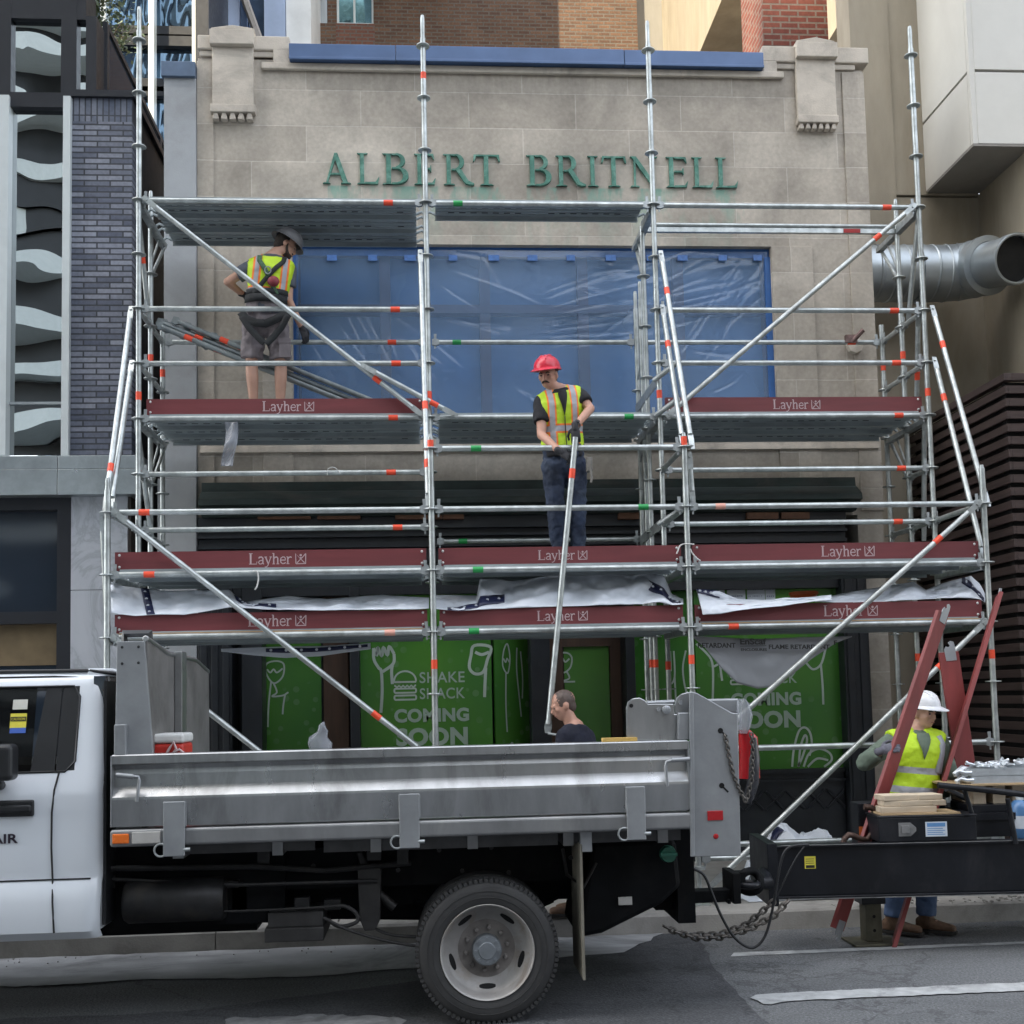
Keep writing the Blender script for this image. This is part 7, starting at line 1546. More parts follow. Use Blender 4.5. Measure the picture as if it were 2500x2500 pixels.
m_sole = M('dark_sole', (0.02,0.018,0.017), 0.8)
m_belt = M('black_belt', (0.008,0.008,0.009), 0.6)
def bake(o, vox, smooth=4, fac=0.5, wr=0.0, wscale=0.05):
    md = o.modifiers.new('r', 'REMESH'); md.mode = 'VOXEL'; md.voxel_size = vox; md.use_smooth_shade = True
    if smooth: ms = o.modifiers.new('s', 'SMOOTH'); ms.factor = fac; ms.iterations = smooth
    dg = bpy.context.evaluated_depsgraph_get(); ev = o.evaluated_get(dg); me = bpy.data.meshes.new_from_object(ev)
    mats = list(o.data.materials); o.modifiers.clear(); o.data = me
    me.materials.clear(); [me.materials.append(x) for x in mats]
    if wr:
        nrm = [v.normal.copy() for v in me.vertices]
        for v, n_ in zip(me.vertices, nrm): v.co += n_*wr*(noise.noise(v.co/wscale)+0.5*noise.noise(v.co*2.3/wscale))
        me.update()
    me.polygons.foreach_set('use_smooth', [True]*len(me.polygons)); return o
def limb(q, pts, rad):
    """tapered limb with rounded joints"""
    P_ = []; R2 = []
    for i in range(len(pts)-1):
        for k in range(6):
            f = k/6; P_.append(Vector(pts[i]).lerp(Vector(pts[i+1]), f)); R2.append(rad[i]+(rad[i+1]-rad[i])*f)
    P_.append(Vector(pts[-1])); R2.append(rad[-1]); q.path(P_, R2, 16)
    for p_, r_ in zip(pts, rad): q.ell(p_, (r_,r_,r_), 14, 10)
def head_parts(q, c, f, u):
    r = f.cross(u).normalized(); R3 = Matrix((r, f, u)).transposed()
    e = lambda off, s_: q.ell(c+r*off[0]+f*off[1]+u*off[2], s_, 18, 14, 0, R3)
    e((0,-0.012,0.035),(0.075,0.096,0.085)); e((0,0.022,-0.02),(0.062,0.070,0.085)); e((0,0.048,-0.078),(0.034,0.036,0.030)); e((0,0.03,-0.06),(0.052,0.052,0.042))
    e((0,0.082,0.022),(0.052,0.018,0.014))                               # brow
    q.path([c+f*0.086+u*0.018, c+f*0.104-u*0.012, c+f*0.112-u*0.028], [0.009,0.011,0.013], 10); e((0,0.100,-0.032),(0.019,0.014,0.010))
    for s_ in (-1,1): e((s_*0.040,0.070,-0.012),(0.020,0.020,0.018)); e((s_*0.078,-0.005,-0.008),(0.010,0.020,0.032))
    e((0,0.086,-0.052),(0.026,0.012,0.008)); e((0,0.083,-0.064),(0.022,0.013,0.007))
    return r
def face_marks(par, c, f, u, beard=None, brow=True):
    r = f.cross(u).normalized(); R3 = Matrix((r, f, u)).transposed()
    q = MB()
    for s_ in (-1,1): q.ell(c+r*s_*0.031+f*0.0865+u*0.006, (0.0125,0.006,0.0065), 10, 8, 0, R3)
    q.build('eyes', m_eye, par, smooth=180)
    if brow:
        q = MB()
        for s_ in (-1,1): q.path([c+r*s_*0.014+f*0.099+u*0.022, c+r*s_*0.032+f*0.098+u*0.029, c+r*s_*0.05+f*0.085+u*0.022], [0.004,0.005,0.003], 6)
        q.build('eyebrows', m_hair, par, smooth=180)
    q = MB(); q.ell(c+f*0.0935-u*0.058, (0.022,0.007,0.005), 10, 8, 0, R3); q.build('mouth', m_lip, par, smooth=180)
    if beard == 'moustache':
        q = MB()
        for s_ in (-1,1): q.path([c+f*0.102-u*0.043, c+r*s_*0.018+f*0.099-u*0.047, c+r*s_*0.033+f*0.084-u*0.06], [0.008,0.008,0.004], 8)
        q.build('moustache', m_hair, par, smooth=180)
    if beard == 'full':
        q = MB(); q.ell(c+f*0.044-u*0.076, (0.046,0.052,0.040), 14, 10, 0, R3)
        for s_ in (-1,1): q.path([c+r*s_*0.070+f*0.012+u*0.008, c+r*s_*0.064+f*0.022-u*0.03, c+r*s_*0.050+f*0.045-u*0.066, c+r*s_*0.02+f*0.078-u*0.085], [0.009,0.013,0.016,0.014], 8); q.ell(c+r*s_*0.02+f*0.093-u*0.044, (0.018,0.010,0.007), 8, 6, 0, R3)
        o = q.build('beard', m_hair, par); bake(o, 0.006, 2, 0.5, 0.003, 0.008)
def hair_cap(par, c, f, u, mat, low=True, name='hair'):
    r = f.cross(u).normalized(); R3 = Matrix((r, f, u)).transposed(); q = MB()
    q.ell(c-f*0.022+u*0.032, (0.079,0.092,0.088), 18, 14, 0, R3)
    if low: q.ell(c-f*0.055-u*0.025, (0.062,0.05,0.055), 14, 10, 0, R3)
    o = q.build(name, mat, par); return bake(o, 0.008, 2, 0.5, 0.003, 0.01)
def hard_hat(par, c, f, u, mat, tilt=0.0, full_brim=False, suspension=None):
    r = f.cross(u).normalized(); u2 = (u+f*tilt).normalized(); f2 = (f-u2*f.dot(u2)).normalized(); o_ = c+u*0.060+f*0.004; r = r*1.07; f2 = f2*1.05; n = 32; q = MB(); vs = []; m_ = 10
    for i in range(m_+1):
        th = math.pi/2*i/m_
        for j in range(n):
            a = 2*math.pi*j/n; ridge = 1+0.035*max(0,math.cos(a*1+math.pi/2)**16)*0
            vs.append(o_+r*(0.104*math.cos(th)*math.cos(a))+f2*(0.128*math.cos(th)*math.sin(a))+u2*(0.112*math.sin(th)**0.9))
    q.add(vs, [(i*n+j,i*n+(j+1)%n,(i+1)*n+(j+1)%n,(i+1)*n+j) for i in range(m_) for j in range(n)])
    # brim: short peak in front (or all round)
    vs = []
    for j in range(n):
        a = 2*math.pi*j/n; fr = max(0, math.sin(a))**2.0; ext = (0.034 if full_brim else 0.010+0.058*fr); dr = 0.012+0.012*(fr if not full_brim else 1)
        for k, (e_, d_) in enumerate(((0,0.004),(ext,-dr),(ext,-dr-0.005),(-0.004,-0.006))): vs.append(o_+r*((0.103+e_)*math.cos(a))+f2*((0.127+e_)*math.sin(a))+u2*d_)
    q.add(vs, [(j*4+k,((j+1)%n)*4+k,((j+1)%n)*4+k+1,j*4+k+1) for j in range(n) for k in range(3)])
    # crown ribs
    for s_ in (-0.03,0,0.03): q.path([o_+r*s_+f2*(0.118*math.cos(R_(t_)))+u2*(0.108*math.sin(R_(t_))**0.9+0.002) for t_ in range(35,150,9)], 0.007, 6)
    h_ = q.build('hard_hat', mat, par, smooth=45)
    if suspension:
        q = MB(); q.path([o_+r*(0.085*math.cos(a))+f2*(0.105*math.sin(a))-u2*0.018 for a in [R_(t_) for t_ in range(180,361,12)]], 0.012, 6); q.build('hat_harness', suspension, h_, smooth=60)
    return h_
def hand(par, w_, d, n, side, mat, name, curl=1.0, s=1.0):
    """w_ wrist, d finger direction, n back-of-hand normal, side = +1/-1 thumb side along d x n"""
    d = Vector(d).normalized(); n = (Vector(n)-d*Vector(n).dot(d)).normalized(); t = d.cross(n)*side; q = MB(); R3 = Matrix((t, d, n)).transposed()
    q.ell(w_+d*0.05*s, (0.040*s,0.055*s,0.019*s), 16, 12, 0, R3); q.ell(w_+d*0.075*s, (0.041*s,0.028*s,0.017*s), 16, 12, 0, R3); limb(q, [w_-d*0.02*s, w_+d*0.02*s], [0.030*s,0.029*s])
    for k, (off, L) in enumerate(((0.030,0.072),(0.010,0.080),(-0.011,0.074),(-0.031,0.058))):
        p_ = w_+d*0.092*s+t*off*s; a = 0.35*curl; pts = [w_+d*0.07*s+t*off*0.9*s, p_]; 
        for ph, fr in enumerate((0.45,0.32,0.23)):
            a += 0.62*curl if ph else 0.25*curl; dd = d*math.cos(a)-n*math.sin(a); p_ = p_+dd*L*fr*s; pts.append(p_)
        q.path(pts, [0.0105*s,0.0105*s,0.0098*s,0.0092*s,0.0075*s], 10); [q.ell(x_, (0.0098*s,)*3, 10, 8) for x_ in pts[1:]]
    b_ = w_+d*0.022*s+t*0.026*s; pts = [b_, b_+t*0.026*s+d*0.018*s-n*0.008*s, b_+t*0.036*s+d*0.045*s-n*0.024*s*max(0.4,curl), b_+t*0.030*s+d*0.068*s-n*0.040*s*max(0.4,curl)]
    q.path(pts, [0.015*s,0.0135*s,0.0115*s,0.009*s], 10); [q.ell(x_, (0.0115*s,)*3, 10, 8) for x_ in pts[1:]]
    o = q.build(name, mat, par); return bake(o, 0.0045, 2)
def frame_of(o_, x, z):
    z = Vector(z).normalized(); x = (Vector(x)-z*Vector(x).dot(z)).normalized(); y = z.cross(x); M4 = Matrix((x,y,z)).transposed().to_4x4(); M4.translation = Vector(o_); return M4
def torso_secs(J, g=0.0, z0=0.0, z1=1.0, n=12):
    """sections from hips (0) to neck base (1); right axis turns from the hips' to the shoulders'"""
    H, S = J['hip'], J['sh']; hr = (J['hR']-J['hL']).normalized(); sr = (J['sR']-J['sL']).normalized(); hw = J.get('w', 1.0)
    prof_ = [(0.0,0.160,0.115),(0.15,0.165,0.122),(0.30,0.155,0.112),(0.45,0.155,0.110),(0.62,0.168,0.120),(0.78,0.180,0.122),(0.90,0.190,0.100),(0.97,0.150,0.080),(1.03,0.085,0.066),(1.10,0.060,0.058)]
    up = (S-H); out = []
    for i in range(n+1):
        t_ = z0+(z1-z0)*i/n
        for (ta,ua,va),(tb,ub,vb) in zip(prof_, prof_[1:]):
            if ta <= t_ <= tb+1e-9: k = (t_-ta)/(tb-ta); uu = ua+(ub-ua)*k; vv = va+(vb-va)*k; break
        r_ = hr.lerp(sr, min(1,t_)).normalized(); f_ = up.normalized().cross(r_).normalized(); bend = J.get('bend', 0.0)*math.sin(math.pi*min(1,t_))
        out.append((H+up*t_+f_*bend, r_*(uu*hw+g), f_*(vv*hw+g)))
    return out
def figure(name, label, J, o):
    """J: joints in metres; builds the body as one mesh. Limb keys: L/R are picture left/right"""
    root = thing('person', label, 'person', tuple(o)); q = MB()
    q.loft(torso_secs(J,0.0,0.0,1.1,16), 24, 0, 2.3)
    limb(q, [J['sh']+(J['sh']-J['hip']).normalized()*0.02, J['neck'], J['head']-J['u']*0.05], [0.062,0.056,0.055])
    head_parts(q, J['head'], J['f'], J['u'])
    for s_ in 'LR':
        limb(q, [J['s'+s_], J['e'+s_], J['w'+s_]], [0.052,0.040,0.029]); limb(q, [J['s'+s_].lerp(J['sh'],0.55), J['s'+s_]], [0.055,0.055])
        limb(q, [J['h'+s_], J['k'+s_], J['k'+s_].lerp(J['a'+s_],0.3), J['a'+s_]], [0.085,0.056,0.058,0.036]); q.ell(J['a'+s_]+J['toe']*0.06-EZ*0.03, (0.04,0.05,0.03), 12, 8); limb(q, [J['a'+s_]-EZ*0.02, J['a'+s_]+J['toe'+s_]*0.10-EZ*0.045], [0.035,0.028])
    o_ = q.build('body', J.get('skin', m_skin), root); bake(o_, 0.0095, 3); return root
def shirt(root, J, mat, sleeve=0.55, name='shirt', g=0.012, wr=0.006, low=-0.02):
    q = MB(); q.loft(torso_secs(J,g,low if low >= 0 else 0.0,1.05,16), 24, 0, 2.3)
    for s_ in 'LR':
        e = J['s'+s_].lerp(J['e'+s_], min(1,sleeve)); pts = [J['s'+s_].lerp(J['sh'],0.55), J['s'+s_], e]; rr_ = [0.060+g,0.060+g,0.056+g*1.3]
        if sleeve > 1: pts = pts[:2]+[J['e'+s_], J['e'+s_].lerp(J['w'+s_], sleeve-1)]; rr_ = [0.060+g,0.060+g,0.052+g,0.038+g]
        limb_flat(q, pts, rr_)
    o = q.build(name, mat, root); return bake(o, 0.011, 3, 0.5, wr, 0.06)
def limb_flat(q, pts, rad):
    P_ = []; R2 = []
    for i in range(len(pts)-1):
        for k in range(6):
            f = k/6; P_.append(Vector(pts[i]).lerp(Vector(pts[i+1]), f)); R2.append(rad[i]+(rad[i+1]-rad[i])*f)
    P_.append(Vector(pts[-1])); R2.append(rad[-1]); q.path(P_, R2, 16)
    for p_, r_ in list(zip(pts, rad))[:-1]: q.ell(p_, (r_,r_,r_), 14, 10)
def trousers(root, J, mat, name='trousers', to=1.0, g=0.014, flare=1.0, wr=0.007):
    q = MB(); q.loft(torso_secs(J,g+0.002,0.0,0.22,6), 24, 0, 2.3); q.ell(J['hip']-EZ*0.06, (0.165,0.115,0.135), 20, 12)
    for s_ in 'LR':
        a = J['k'+s_].lerp(J['a'+s_], max(0,to)) if to >= 0 else J['h'+s_].lerp(J['k'+s_], 1+to); 
        if to >= 0: limb_flat(q, [J['h'+s_], J['k'+s_], a], [0.094+g*0.5,0.064+g,(0.052+g)*flare])
        else: limb_flat(q, [J['h'+s_], a], [0.098+g*0.5,0.085+g])
    o = q.build(name, mat, root); return bake(o, 0.011, 3, 0.5, wr, 0.055)
def belt(root, J, t_=0.2, mat=None, name='belt', g=0.022, h=0.02):
    s_ = torso_secs(J,g,t_-h,t_+h,2); q = MB(); q.loft(s_, 28, 0, 2.3, caps=False); return q.build(name, mat or m_belt, root, smooth=60, solid=0.006)
def boots(root, J):
    for s_ in 'LR':
        t_ = J['toe'+s_]; a = J['a'+s_]; gz = J['gz']; q = MB(); w_ = t_.cross(EZ).normalized(); b0 = Vector((a.x,a.y,gz+0.028))
        limb(q, [a+EZ*0.05, a-EZ*0.02], [0.055,0.054]); secs = []
        for k, wd, ht in ((-0.075,0.036,0.075),(-0.04,0.044,0.085),(0.03,0.044,0.088),(0.08,0.048,0.066),(0.14,0.050,0.052),(0.185,0.046,0.046),(0.212,0.030,0.034)): secs.append((b0+t_*k+EZ*(ht/2-0.006), w_*wd, EZ*(ht/2+0.006)))
        q.loft(secs, 16, 0, 2.6); o = q.build('boot', m_boot, root); bake(o, 0.009, 3)
        q = MB(); out = [(-0.085,0.02),(-0.08,0.037),(-0.04,0.045),(0.03,0.042),(0.09,0.050),(0.15,0.052),(0.20,0.042),(0.222,0.02)]
        q.prism([(x,y) for x,y in out]+[(x,-y) for x,y in reversed(out)], Vector((a.x,a.y,gz+0.002)), t_, w_, EZ, 0.026); q.build('sole', m_sole, o, bevel=0.004)
def vest_material(name, lime, vband, hbands, vx=(0.085,0.03,0.016), orange=(0.85,0.20,0.03), front=None, zmin=-1):
    """lime mesh vest with silver tape, edged in orange when vband; stripes are sewn in the vest's own frame"""
    mt, t, b = nodes_of(name); s_ = sep(t, objco(t)); ax = math_(t, 'ABSOLUTE', math_(t, 'SUBTRACT', s_[0], vx[3] if len(vx) > 3 else 0.0))
    def win(v, c, h): return math_(t, 'LESS_THAN', math_(t, 'ABSOLUTE', math_(t, 'SUBTRACT', v, c)), h)
    base = mixrgb(t, nz(t, objco(t), 14, 3), lime, tuple(x*0.82 for x in lime)); silver = (0.36,0.37,0.40); out = base
    o_m = None; s_m = None
    def OR(a, c): return c if a is None else math_(t, 'MAXIMUM', a, c)
    if vband: o_m = OR(o_m, win(ax, vx[0], vx[1]+vx[2])); s_m = OR(s_m, win(ax, vx[0], vx[1]))
    for zc, hh, oo in hbands:
        if oo: o_m = OR(o_m, win(s_[2], zc, hh+oo))
        s_m = OR(s_m, win(s_[2], zc, hh))
    if o_m is not None: out = mixrgb(t, o_m, out, orange)
    if s_m is not None: out = mixrgb(t, s_m, out, silver)
    t.links.new(out, b.inputs['Base Color']); b.inputs['Roughness'].default_value = 0.6; bump(t, b, nz(t, objco(t), 16, 3), 0.5, 0.015); return mt
def vest(root, J, mat, z0=0.12, z1=1.0, g=0.026, wr=0.007, arms=0.10):
    q = MB(); q.loft(torso_secs(J,g,z0,z1,16), 28, 0, 2.4)
    for s_ in 'LR': limb_flat(q, [J['s'+s_].lerp(J['sh'],0.6), J['s'+s_].lerp(J['e'+s_],arms-0.08)], [0.055+g,0.058+g])
    o = q.build('safety_vest', mat, root); bake(o, 0.011, 3, 0.5, wr, 0.07)
    r_ = (J['sR']-J['sL']); Fm = frame_of(J['hip'], r_, J['sh']-J['hip']); L_ = wm(root).inverted() @ Fm; o.data.transform(L_.inverted()); o.matrix_basis = L_; return o
def strap(root, pts, wd, mat, name, n=None):
    """webbing strap following surface points"""
    q = MB(); vs = []; pts = [Vector(p_) for p_ in pts]; S = []
    for i in range(len(pts)-1):
        for k in range(6): S.append(pts[i].lerp(pts[i+1], k/6))
    S.append(pts[-1])
    for i, p_ in enumerate(S):
        t_ = (S[min(i+1,len(S)-1)]-S[max(0,i-1)]).normalized(); s_ = t_.cross(n or EY).normalized(); vs += [p_-s_*wd/2, p_+s_*wd/2]
    q.add(vs, [(2*i,2*i+1,2*i+3,2*i+2) for i in range(len(S)-1)]); return q.build(name, mat, root, smooth=180, solid=0.005)

# --- worker with the red helmet, handing a tube down
Yb = 0.30; dz = lv(0.5)+0.046
J = dict(hip=P(1375,1118,Y=Yb+0.03), sh=P(1366,958,Y=Yb-0.02), hL=P(1349,1138,Y=Yb), hR=P(1405,1136,Y=Yb+0.03), sL=P(1322,984,Y=Yb-0.03), sR=P(1413,966,Y=Yb),
  eL=P(1322,1062,Y=Yb-0.12), wL=P(1366,1102,Y=-0.07), eR=P(1441,998,Y=Yb-0.10), wR=P(1404,1042,Y=-0.06), kL=P(1357,1248,Y=Yb-0.02), kR=P(1410,1245,Y=Yb), gz=dz,
  neck=P(1353,948,Y=Yb-0.04), head=P(1338,917,Y=Yb-0.07), skin=m_skin2, bend=0.0)
for s_, x in (('L',1365),('R',1412)): pt = P(x,1372,Y=Yb+0.03); J['a'+s_] = Vector((pt.x,Yb+0.03,dz+0.10))
J['f'] = Vector((-0.42,-0.86,-0.28)).normalized(); J['u'] = (EZ-J['f']*J['f'].z).normalized(); J['toe'] = J['toeL'] = J['toeR'] = Vector((-0.2,-1,0)).normalized()
pb = figure('person', 'worker in red hard hat and striped lime vest lowering a tube from the middle bay', J, (J['hip'].x, Yb, dz))
face_marks(pb, J['head'], J['f'], J['u'], 'moustache'); hair_cap(pb, J['head']-J['u']*0.004, J['f'], J['u'], M('greying_hair',(0.06,0.058,0.06),0.7,var=0.3,scale=40))
hard_hat(pb, J['head'], J['f'], J['u'], M('red_hat_shell', (0.56,0.02,0.045), 0.35, var=0.06, scale=4, coat=0.2), -0.08)
shirt(pb, J, m_blkshirt, 0.62); trousers(pb, J, m_jean, g=0.010, wr=0.013); belt(pb, J, 0.16)
mv = vest_material('lime_vest_orange_trim', (0.50,0.72,0.02), True, ((0.235,0.024,0.016),), (0.098,0.022,0.014,-0.005)); vest(pb, J, mv, 0.13, 0.985, 0.024)
fw = (J['sh']-J['hip']).normalized().cross((J['sR']-J['sL']).normalized()).normalized(); fw = fw if fw.y < 0 else -fw
def on_chest(J, x, t_, g=0.032, back=False):
    """surface point of the torso at sideways x (-1..1) and height t_"""
    c, U, V = torso_secs(J, g, t_, t_+0.001, 1)[0]; V = V if (V.y < 0) != back else -V; ca = max(-1,min(1,x)); sa = math.sqrt(1-ca*ca); pw = 2.3; k = 1/((abs(ca)**pw+abs(sa)**pw)**(1/pw)) if (ca or sa) else 1
    return c+U*ca*k+V*sa*k
q = MB(); a0, a1, a2 = on_chest(J,-0.30,0.985), on_chest(J,0.28,0.985), on_chest(J,-0.02,0.60,0.034); vs = []
for i in range(9):
    f = i/8; l_ = -0.24+(0.22)*f; r2 = 0.22-0.24*f; tt = 1.01-0.41*f; vs += [on_chest(J,l_,tt,0.029), on_chest(J,(l_+r2)/2,tt,0.032), on_chest(J,r2,tt,0.029)]
q.add(vs, [(3*i+j,3*i+j+1,3*i+j+4,3*i+j+3) for i in range(8) for j in range(2)]); q.build('shirt_neck', m_blkshirt, pb, smooth=180, solid=0.004)
strap(pb, [on_chest(J,-0.02,t_,0.033) for t_ in (0.60,0.5,0.4,0.3,0.2,0.14)], 0.008, m_blk, 'vest_zip')
hand(pb, J['wL'], P(1397,1122,Y=-0.085)-J['wL'], Vector((-0.2,-0.75,0.6)), -1, m_glove, 'gloved_hand', 1.15)
hand(pb, J['wR'], P(1407,1085,Y=-0.075)-J['wR'], Vector((-0.1,-0.95,0.1)), 1, m_glove, 'gloved_hand', 1.1)
q = MB(); d_ = (J['wR']-J['eR']).normalized(); q.lathe([(0.034,-0.012),(0.036,-0.008),(0.036,0.008),(0.034,0.012)], J['wR']-d_*0.03, d_, 16, caps=False); q.lathe([(0.0,0.038),(0.019,0.038),(0.019,0.046),(0.0,0.047)], J['wR']-d_*0.03, Vector((-0.2,-1,0.1)).cross(d_).cross(d_)*-1, 14); q.build('wrist_watch', m_blk, pb, smooth=50)
q = MB(); c = P(1437,1135,Y=Yb-0.1); q.box((c.x-0.02,c.y-0.03,c.z-0.06),(c.x+0.03,c.y+0.03,c.z+0.06)); q.path([c+Vector((0.01,-0.03,-0.04)),c+Vector((0.02,-0.04,-0.12)),c+Vector((0.01,-0.04,-0.16))],0.012,6); q.build('tool_pouch', M('canvas_pouch',(0.22,0.21,0.19),0.8,var=0.3,scale=20), pb, bevel=0.008)
# the tube he lowers
p1 = P(1405,1068,Y=-0.105); p0 = P(1337,1790,Y=-0.20); d_ = (p0-p1).normalized(); tube_ = thing('lowered_tube', 'long grey brace tube held upright by the worker in the red hard hat', 'scaffold tube', tuple(p0))
q = MB(); q.path([p1,p0-d_*0.07], 0.0235, 16); q.prism([(-0.024,0.0),(0.024,0.0),(0.03,0.06),(0.02,0.10),(-0.02,0.10),(-0.03,0.06)], p0-d_*0.10, d_.cross(EY), d_, EY, 0.016); q.tube(p0-Vector((0.0,0.02,0.0)), P(1376,1797,Y=-0.24), 0.010, 8); q.build('tube', m_galv, tube_, smooth=35)
q = MB(); q.tube(p1+d_*0.265, p1+d_*0.345, 0.0255, 14); q.build('sleeve', m_orange, tube_, smooth=40)

# --- worker seen from behind at the left, bending to the tube bundle
Ya = 1.20; dz = lv(2)+0.046
J = dict(hip=P(648,772,Y=Ya), sh=P(664,632,Y=Ya-0.02), hL=P(620,790,Y=Ya), hR=P(676,792,Y=Ya), sL=P(617,652,Y=Ya-0.03), sR=P(706,658,Y=Ya+0.03),
  eL=P(556,688,Y=Ya-0.02), wL=P(592,718,Y=Ya+0.12), eR=P(704,732,Y=Ya+0.06), wR=P(737,800,Y=Ya+0.16), kL=P(614,885,Y=Ya+0.02), kR=P(686,886,Y=Ya+0.03), gz=dz, w=1.06,
  neck=P(674,618,Y=Ya+0.0), head=P(697,600,Y=Ya+0.02), skin=m_skin)
for s_, x in (('L',620),('R',684)): pt = P(x,992,Y=Ya+0.03); J['a'+s_] = Vector((pt.x,Ya+0.03,dz+0.10))
J['f'] = Vector((0.86,0.20,-0.47)).normalized(); J['u'] = (EZ-J['f']*J['f'].z).normalized(); J['toe'] = J['toeL'] = J['toeR'] = Vector((0.1,1,0)).normalized()
pa = figure('person', 'worker in grey hard hat and shorts seen from behind on the upper left deck', J, (J['hip'].x, Ya, dz))
face_marks(pa, J['head'], J['f'], J['u'], 'full'); hair_cap(pa, J['head'], J['f'], J['u'], m_hair)
hard_hat(pa, J['head'], J['f'], J['u'], M('grey_hat_shell', (0.115,0.115,0.12), 0.45, var=0.1, scale=8), 0.05, True)
shirt(pa, J, m_gryshirt, 0.6); trousers(pa, J, m_short, 'shorts', -0.08, g=0.016, wr=0.016); boots(pa, J)
mv = vest_material('lime_vest_harness_side', (0.55,0.78,0.02), True, ((0.20,0.022,0.016),), (0.125,0.020,0.018,0.0)); vest(pa, J, mv, 0.24, 0.985, 0.022)
m_web = M('dark_webbing', (0.012,0.014,0.016), 0.8, var=0.3, scale=40); m_webg = M('green_flecked_webbing', (0.05,0.11,0.06), 0.8, var=0.7, scale=60)
S_ = lambda x, t_: on_chest(J, x, t_, 0.038, False)
for a_, c_, mt in (((-0.62,0.99),(0.45,0.30),m_webg),((0.62,0.99),(-0.55,0.30),m_web)):
    strap(pa, [S_(a_[0]+(c_[0]-a_[0])*k/6, a_[1]+(c_[1]-a_[1])*k/6) for k in range(7)], 0.042, mt, 'harness_strap')
strap(pa, [S_(-0.9+1.8*k/8,0.24) for k in range(9)], 0.075, m_web, 'waist_band'); strap(pa, [S_(-0.9+1.8*k/8,0.36) for k in range(9)], 0.05, m_web, 'waist_band')
q = MB(); c = S_(0.22,0.52); q.ell(c, (0.055,0.035,0.05), 16, 10); q.build('lanyard_pack', M('maroon_pack',(0.22,0.03,0.04),0.6,var=0.2,scale=20), pa, smooth=180)
q = MB(); c = S_(-0.08,0.70); q.path([c+Vector((0.028*math.cos(a),-0.004,0.034*math.sin(a))) for a in [i*math.pi/8 for i in range(16)]], 0.006, 6, closed=True); q.build('d_ring', m_galvd, pa, smooth=60)
def bk(x, y, o_=0.0):
    t_ = (x-648)/66; return P(x, y, Y=Ya-0.03-0.135*math.sqrt(max(0,1-t_*t_*0.9))-o_)
strap(pa, [bk(*q_) for q_ in ((588,762),(600,778),(625,788),(648,790),(672,780),(704,762))], 0.075, m_web, 'seat_strap')
strap(pa, [bk(q_[0],q_[1],0.012) for q_ in ((590,772),(608,800),(628,822),(646,838))], 0.06, m_web, 'leg_strap')
strap(pa, [bk(q_[0],q_[1],0.016) for q_ in ((704,768),(688,798),(668,822),(650,840))], 0.06, m_web, 'leg_strap')
q = MB(); c = P(695,850,Y=Ya-0.10); q.box((c.x-0.05,c.y-0.022,c.z-0.09),(c.x+0.055,c.y+0.01,c.z+0.08)); q.box((c.x-0.053,c.y-0.028,c.z+0.04),(c.x+0.058,c.y-0.02,c.z+0.085)); q.build('cargo_pocket', m_short, pa, bevel=0.012, seg=3)
hand(pa, J['wR'], P(752,838,Y=Ya+0.2)-J['wR'], Vector((0.5,-0.8,0.2)), -1, m_glove, 'gloved_hand', 0.8)
hand(pa, J['wL'], P(618,728,Y=Ya+0.18)-J['wL'], Vector((-0.3,-0.8,0.3)), 1, m_glove, 'gloved_hand', 0.5)

# --- worker in the white helmet behind the trailer
Yc = -0.70; gz = 0.012
J = dict(hip=P(2228,1955,Y=Yc), sh=P(2236,1790,Y=Yc), hL=P(2196,1978,Y=Yc), hR=P(2262,1978,Y=Yc), sL=P(2176,1812,Y=Yc-0.02), sR=P(2294,1814,Y=Yc),
  eL=P(2112,1862,Y=Yc-0.12), wL=P(2150,1834,Y=Yc-0.27), eR=P(2318,1892,Y=Yc-0.05), wR=P(2300,1945,Y=Yc+0.10), kL=P(2190,2130,Y=Yc), kR=P(2262,2130,Y=Yc), gz=gz, w=1.02,
  neck=P(2240,1775,Y=Yc), head=P(2252,1742,Y=Yc-0.02), skin=m_skin)
for s_, x in (('L',2180),('R',2262)): pt = P(x,2250,Y=Yc); J['a'+s_] = Vector((pt.x,Yc,gz+0.10))
J['f'] = Vector((0.52,-0.84,-0.10)).normalized(); J['u'] = (EZ-J['f']*J['f'].z).normalized(); J['toe'] = J['toeL'] = J['toeR'] = Vector((0.75,-0.65,0)).normalized()
pc = figure('person', 'worker in white hard hat and plain lime vest holding a red board behind the trailer', J, (J['hip'].x, Yc, gz))
face_marks(pc, J['head'], J['f'], J['u']); hair_cap(pc, J['head'], J['f'], J['u'], m_hair)
hard_hat(pc, J['head'], J['f'], J['u'], M('white_hat_shell', (0.64,0.65,0.67), 0.35, var=0.04, scale=4), -0.02)
shirt(pc, J, m_sage, 1.85, 'sweatshirt', 0.014, 0.008); trousers(pc, J, m_jean2, to=0.93, g=0.02); boots(pc, J)
mv = vest_material('lime_vest_plain', (0.52,0.75,0.02), False, ((0.235,0.024,0),(0.085,0.026,0)), (0.1,0.03,0.01)); vest(pc, J, mv, 0.01, 0.985, 0.034)
q = MB(); vs = []
for i in range(9):
    f = i/8; l_ = -0.30+0.30*f; r2 = 0.30-0.30*f; tt = 1.01-0.385*f; vs += [on_chest(J,l_,tt,0.041), on_chest(J,(l_+r2)/2,tt,0.044), on_chest(J,r2,tt,0.041)]
q.add(vs, [(3*i+j,3*i+j+1,3*i+j+4,3*i+j+3) for i in range(8) for j in range(2)]); q.build('sweatshirt_neck', m_sage, pc, smooth=180, solid=0.004)
strap(pc, [on_chest(J,0.62,t_,0.043) for t_ in (0.97,0.85,0.7,0.55,0.42)], 0.05, M('grey_reflective_tape',(0.33,0.34,0.37),0.4), 'reflective_tape')
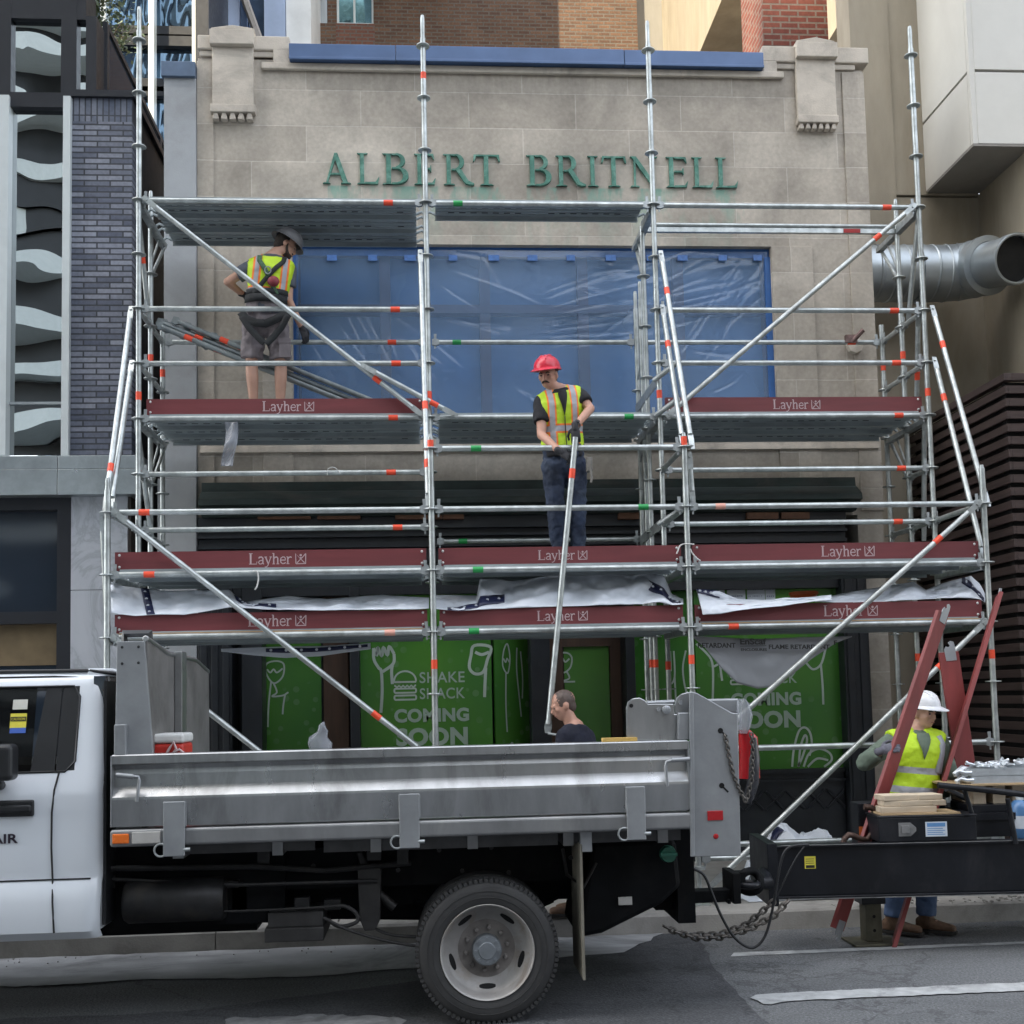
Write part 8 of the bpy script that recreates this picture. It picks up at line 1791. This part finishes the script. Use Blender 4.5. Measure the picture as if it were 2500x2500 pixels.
hand(pc, J['wL'], P(2188,1822,Y=Yc-0.34)-J['wL'], Vector((-0.1,-0.9,0.35)), -1, m_gloveg, 'gloved_hand', 1.0)
hand(pc, J['wR'], P(2285,1985,Y=Yc+0.12)-J['wR'], Vector((0.3,-0.8,0.2)), -1, m_gloveg, 'gloved_hand', 0.6)

# --- bald man in navy behind the truck
Yd = -0.24; gz = 0.152
J = dict(hip=P(1418,1950,Y=Yd), sh=P(1404,1778,Y=Yd), hL=P(1395,1968,Y=Yd-0.05), hR=P(1440,1968,Y=Yd+0.05), sL=P(1378,1800,Y=Yd-0.13), sR=P(1432,1800,Y=Yd+0.13),
  eL=P(1372,1890,Y=Yd-0.15), wL=P(1330,1950,Y=Yd-0.15), eR=P(1445,1890,Y=Yd+0.15), wR=P(1400,1950,Y=Yd+0.15), kL=P(1400,2100,Y=Yd-0.05), kR=P(1430,2100,Y=Yd+0.05), gz=gz,
  neck=P(1393,1762,Y=Yd), head=P(1376,1722,Y=Yd), skin=m_skin2)
J['sL'].y = Yd-0.12; J['sR'].y = Yd+0.12
for s_, x, y in (('L',1405,-0.07),('R',1425,0.07)): pt = P(x,2200,Y=Yd); J['a'+s_] = Vector((pt.x,Yd+y,gz+0.10))
J['f'] = Vector((-0.93,-0.10,-0.34)).normalized(); J['u'] = (EZ-J['f']*J['f'].z).normalized(); J['toe'] = J['toeL'] = J['toeR'] = Vector((-1,0,0))
pd = figure('person', 'bald man in dark navy shirt looking down behind the truck bed', J, (J['hip'].x, Yd, gz))
face_marks(pd, J['head'], J['f'], J['u'], None, False); hair_cap(pd, J['head']+J['f']*0.008+J['u']*0.002, J['f'], J['u'], M('shaved_stubble',(0.085,0.06,0.05),0.6,var=0.15,scale=60))
shirt(pd, J, m_navyshirt, 0.62); trousers(pd, J, m_jean, g=0.018); boots(pd, J)
for s_ in 'LR': hand(pd, J['w'+s_], Vector((-0.7,0,-0.7)), Vector((-0.6,-0.2,0.7)), 1, m_skin2, 'hand', 0.6)
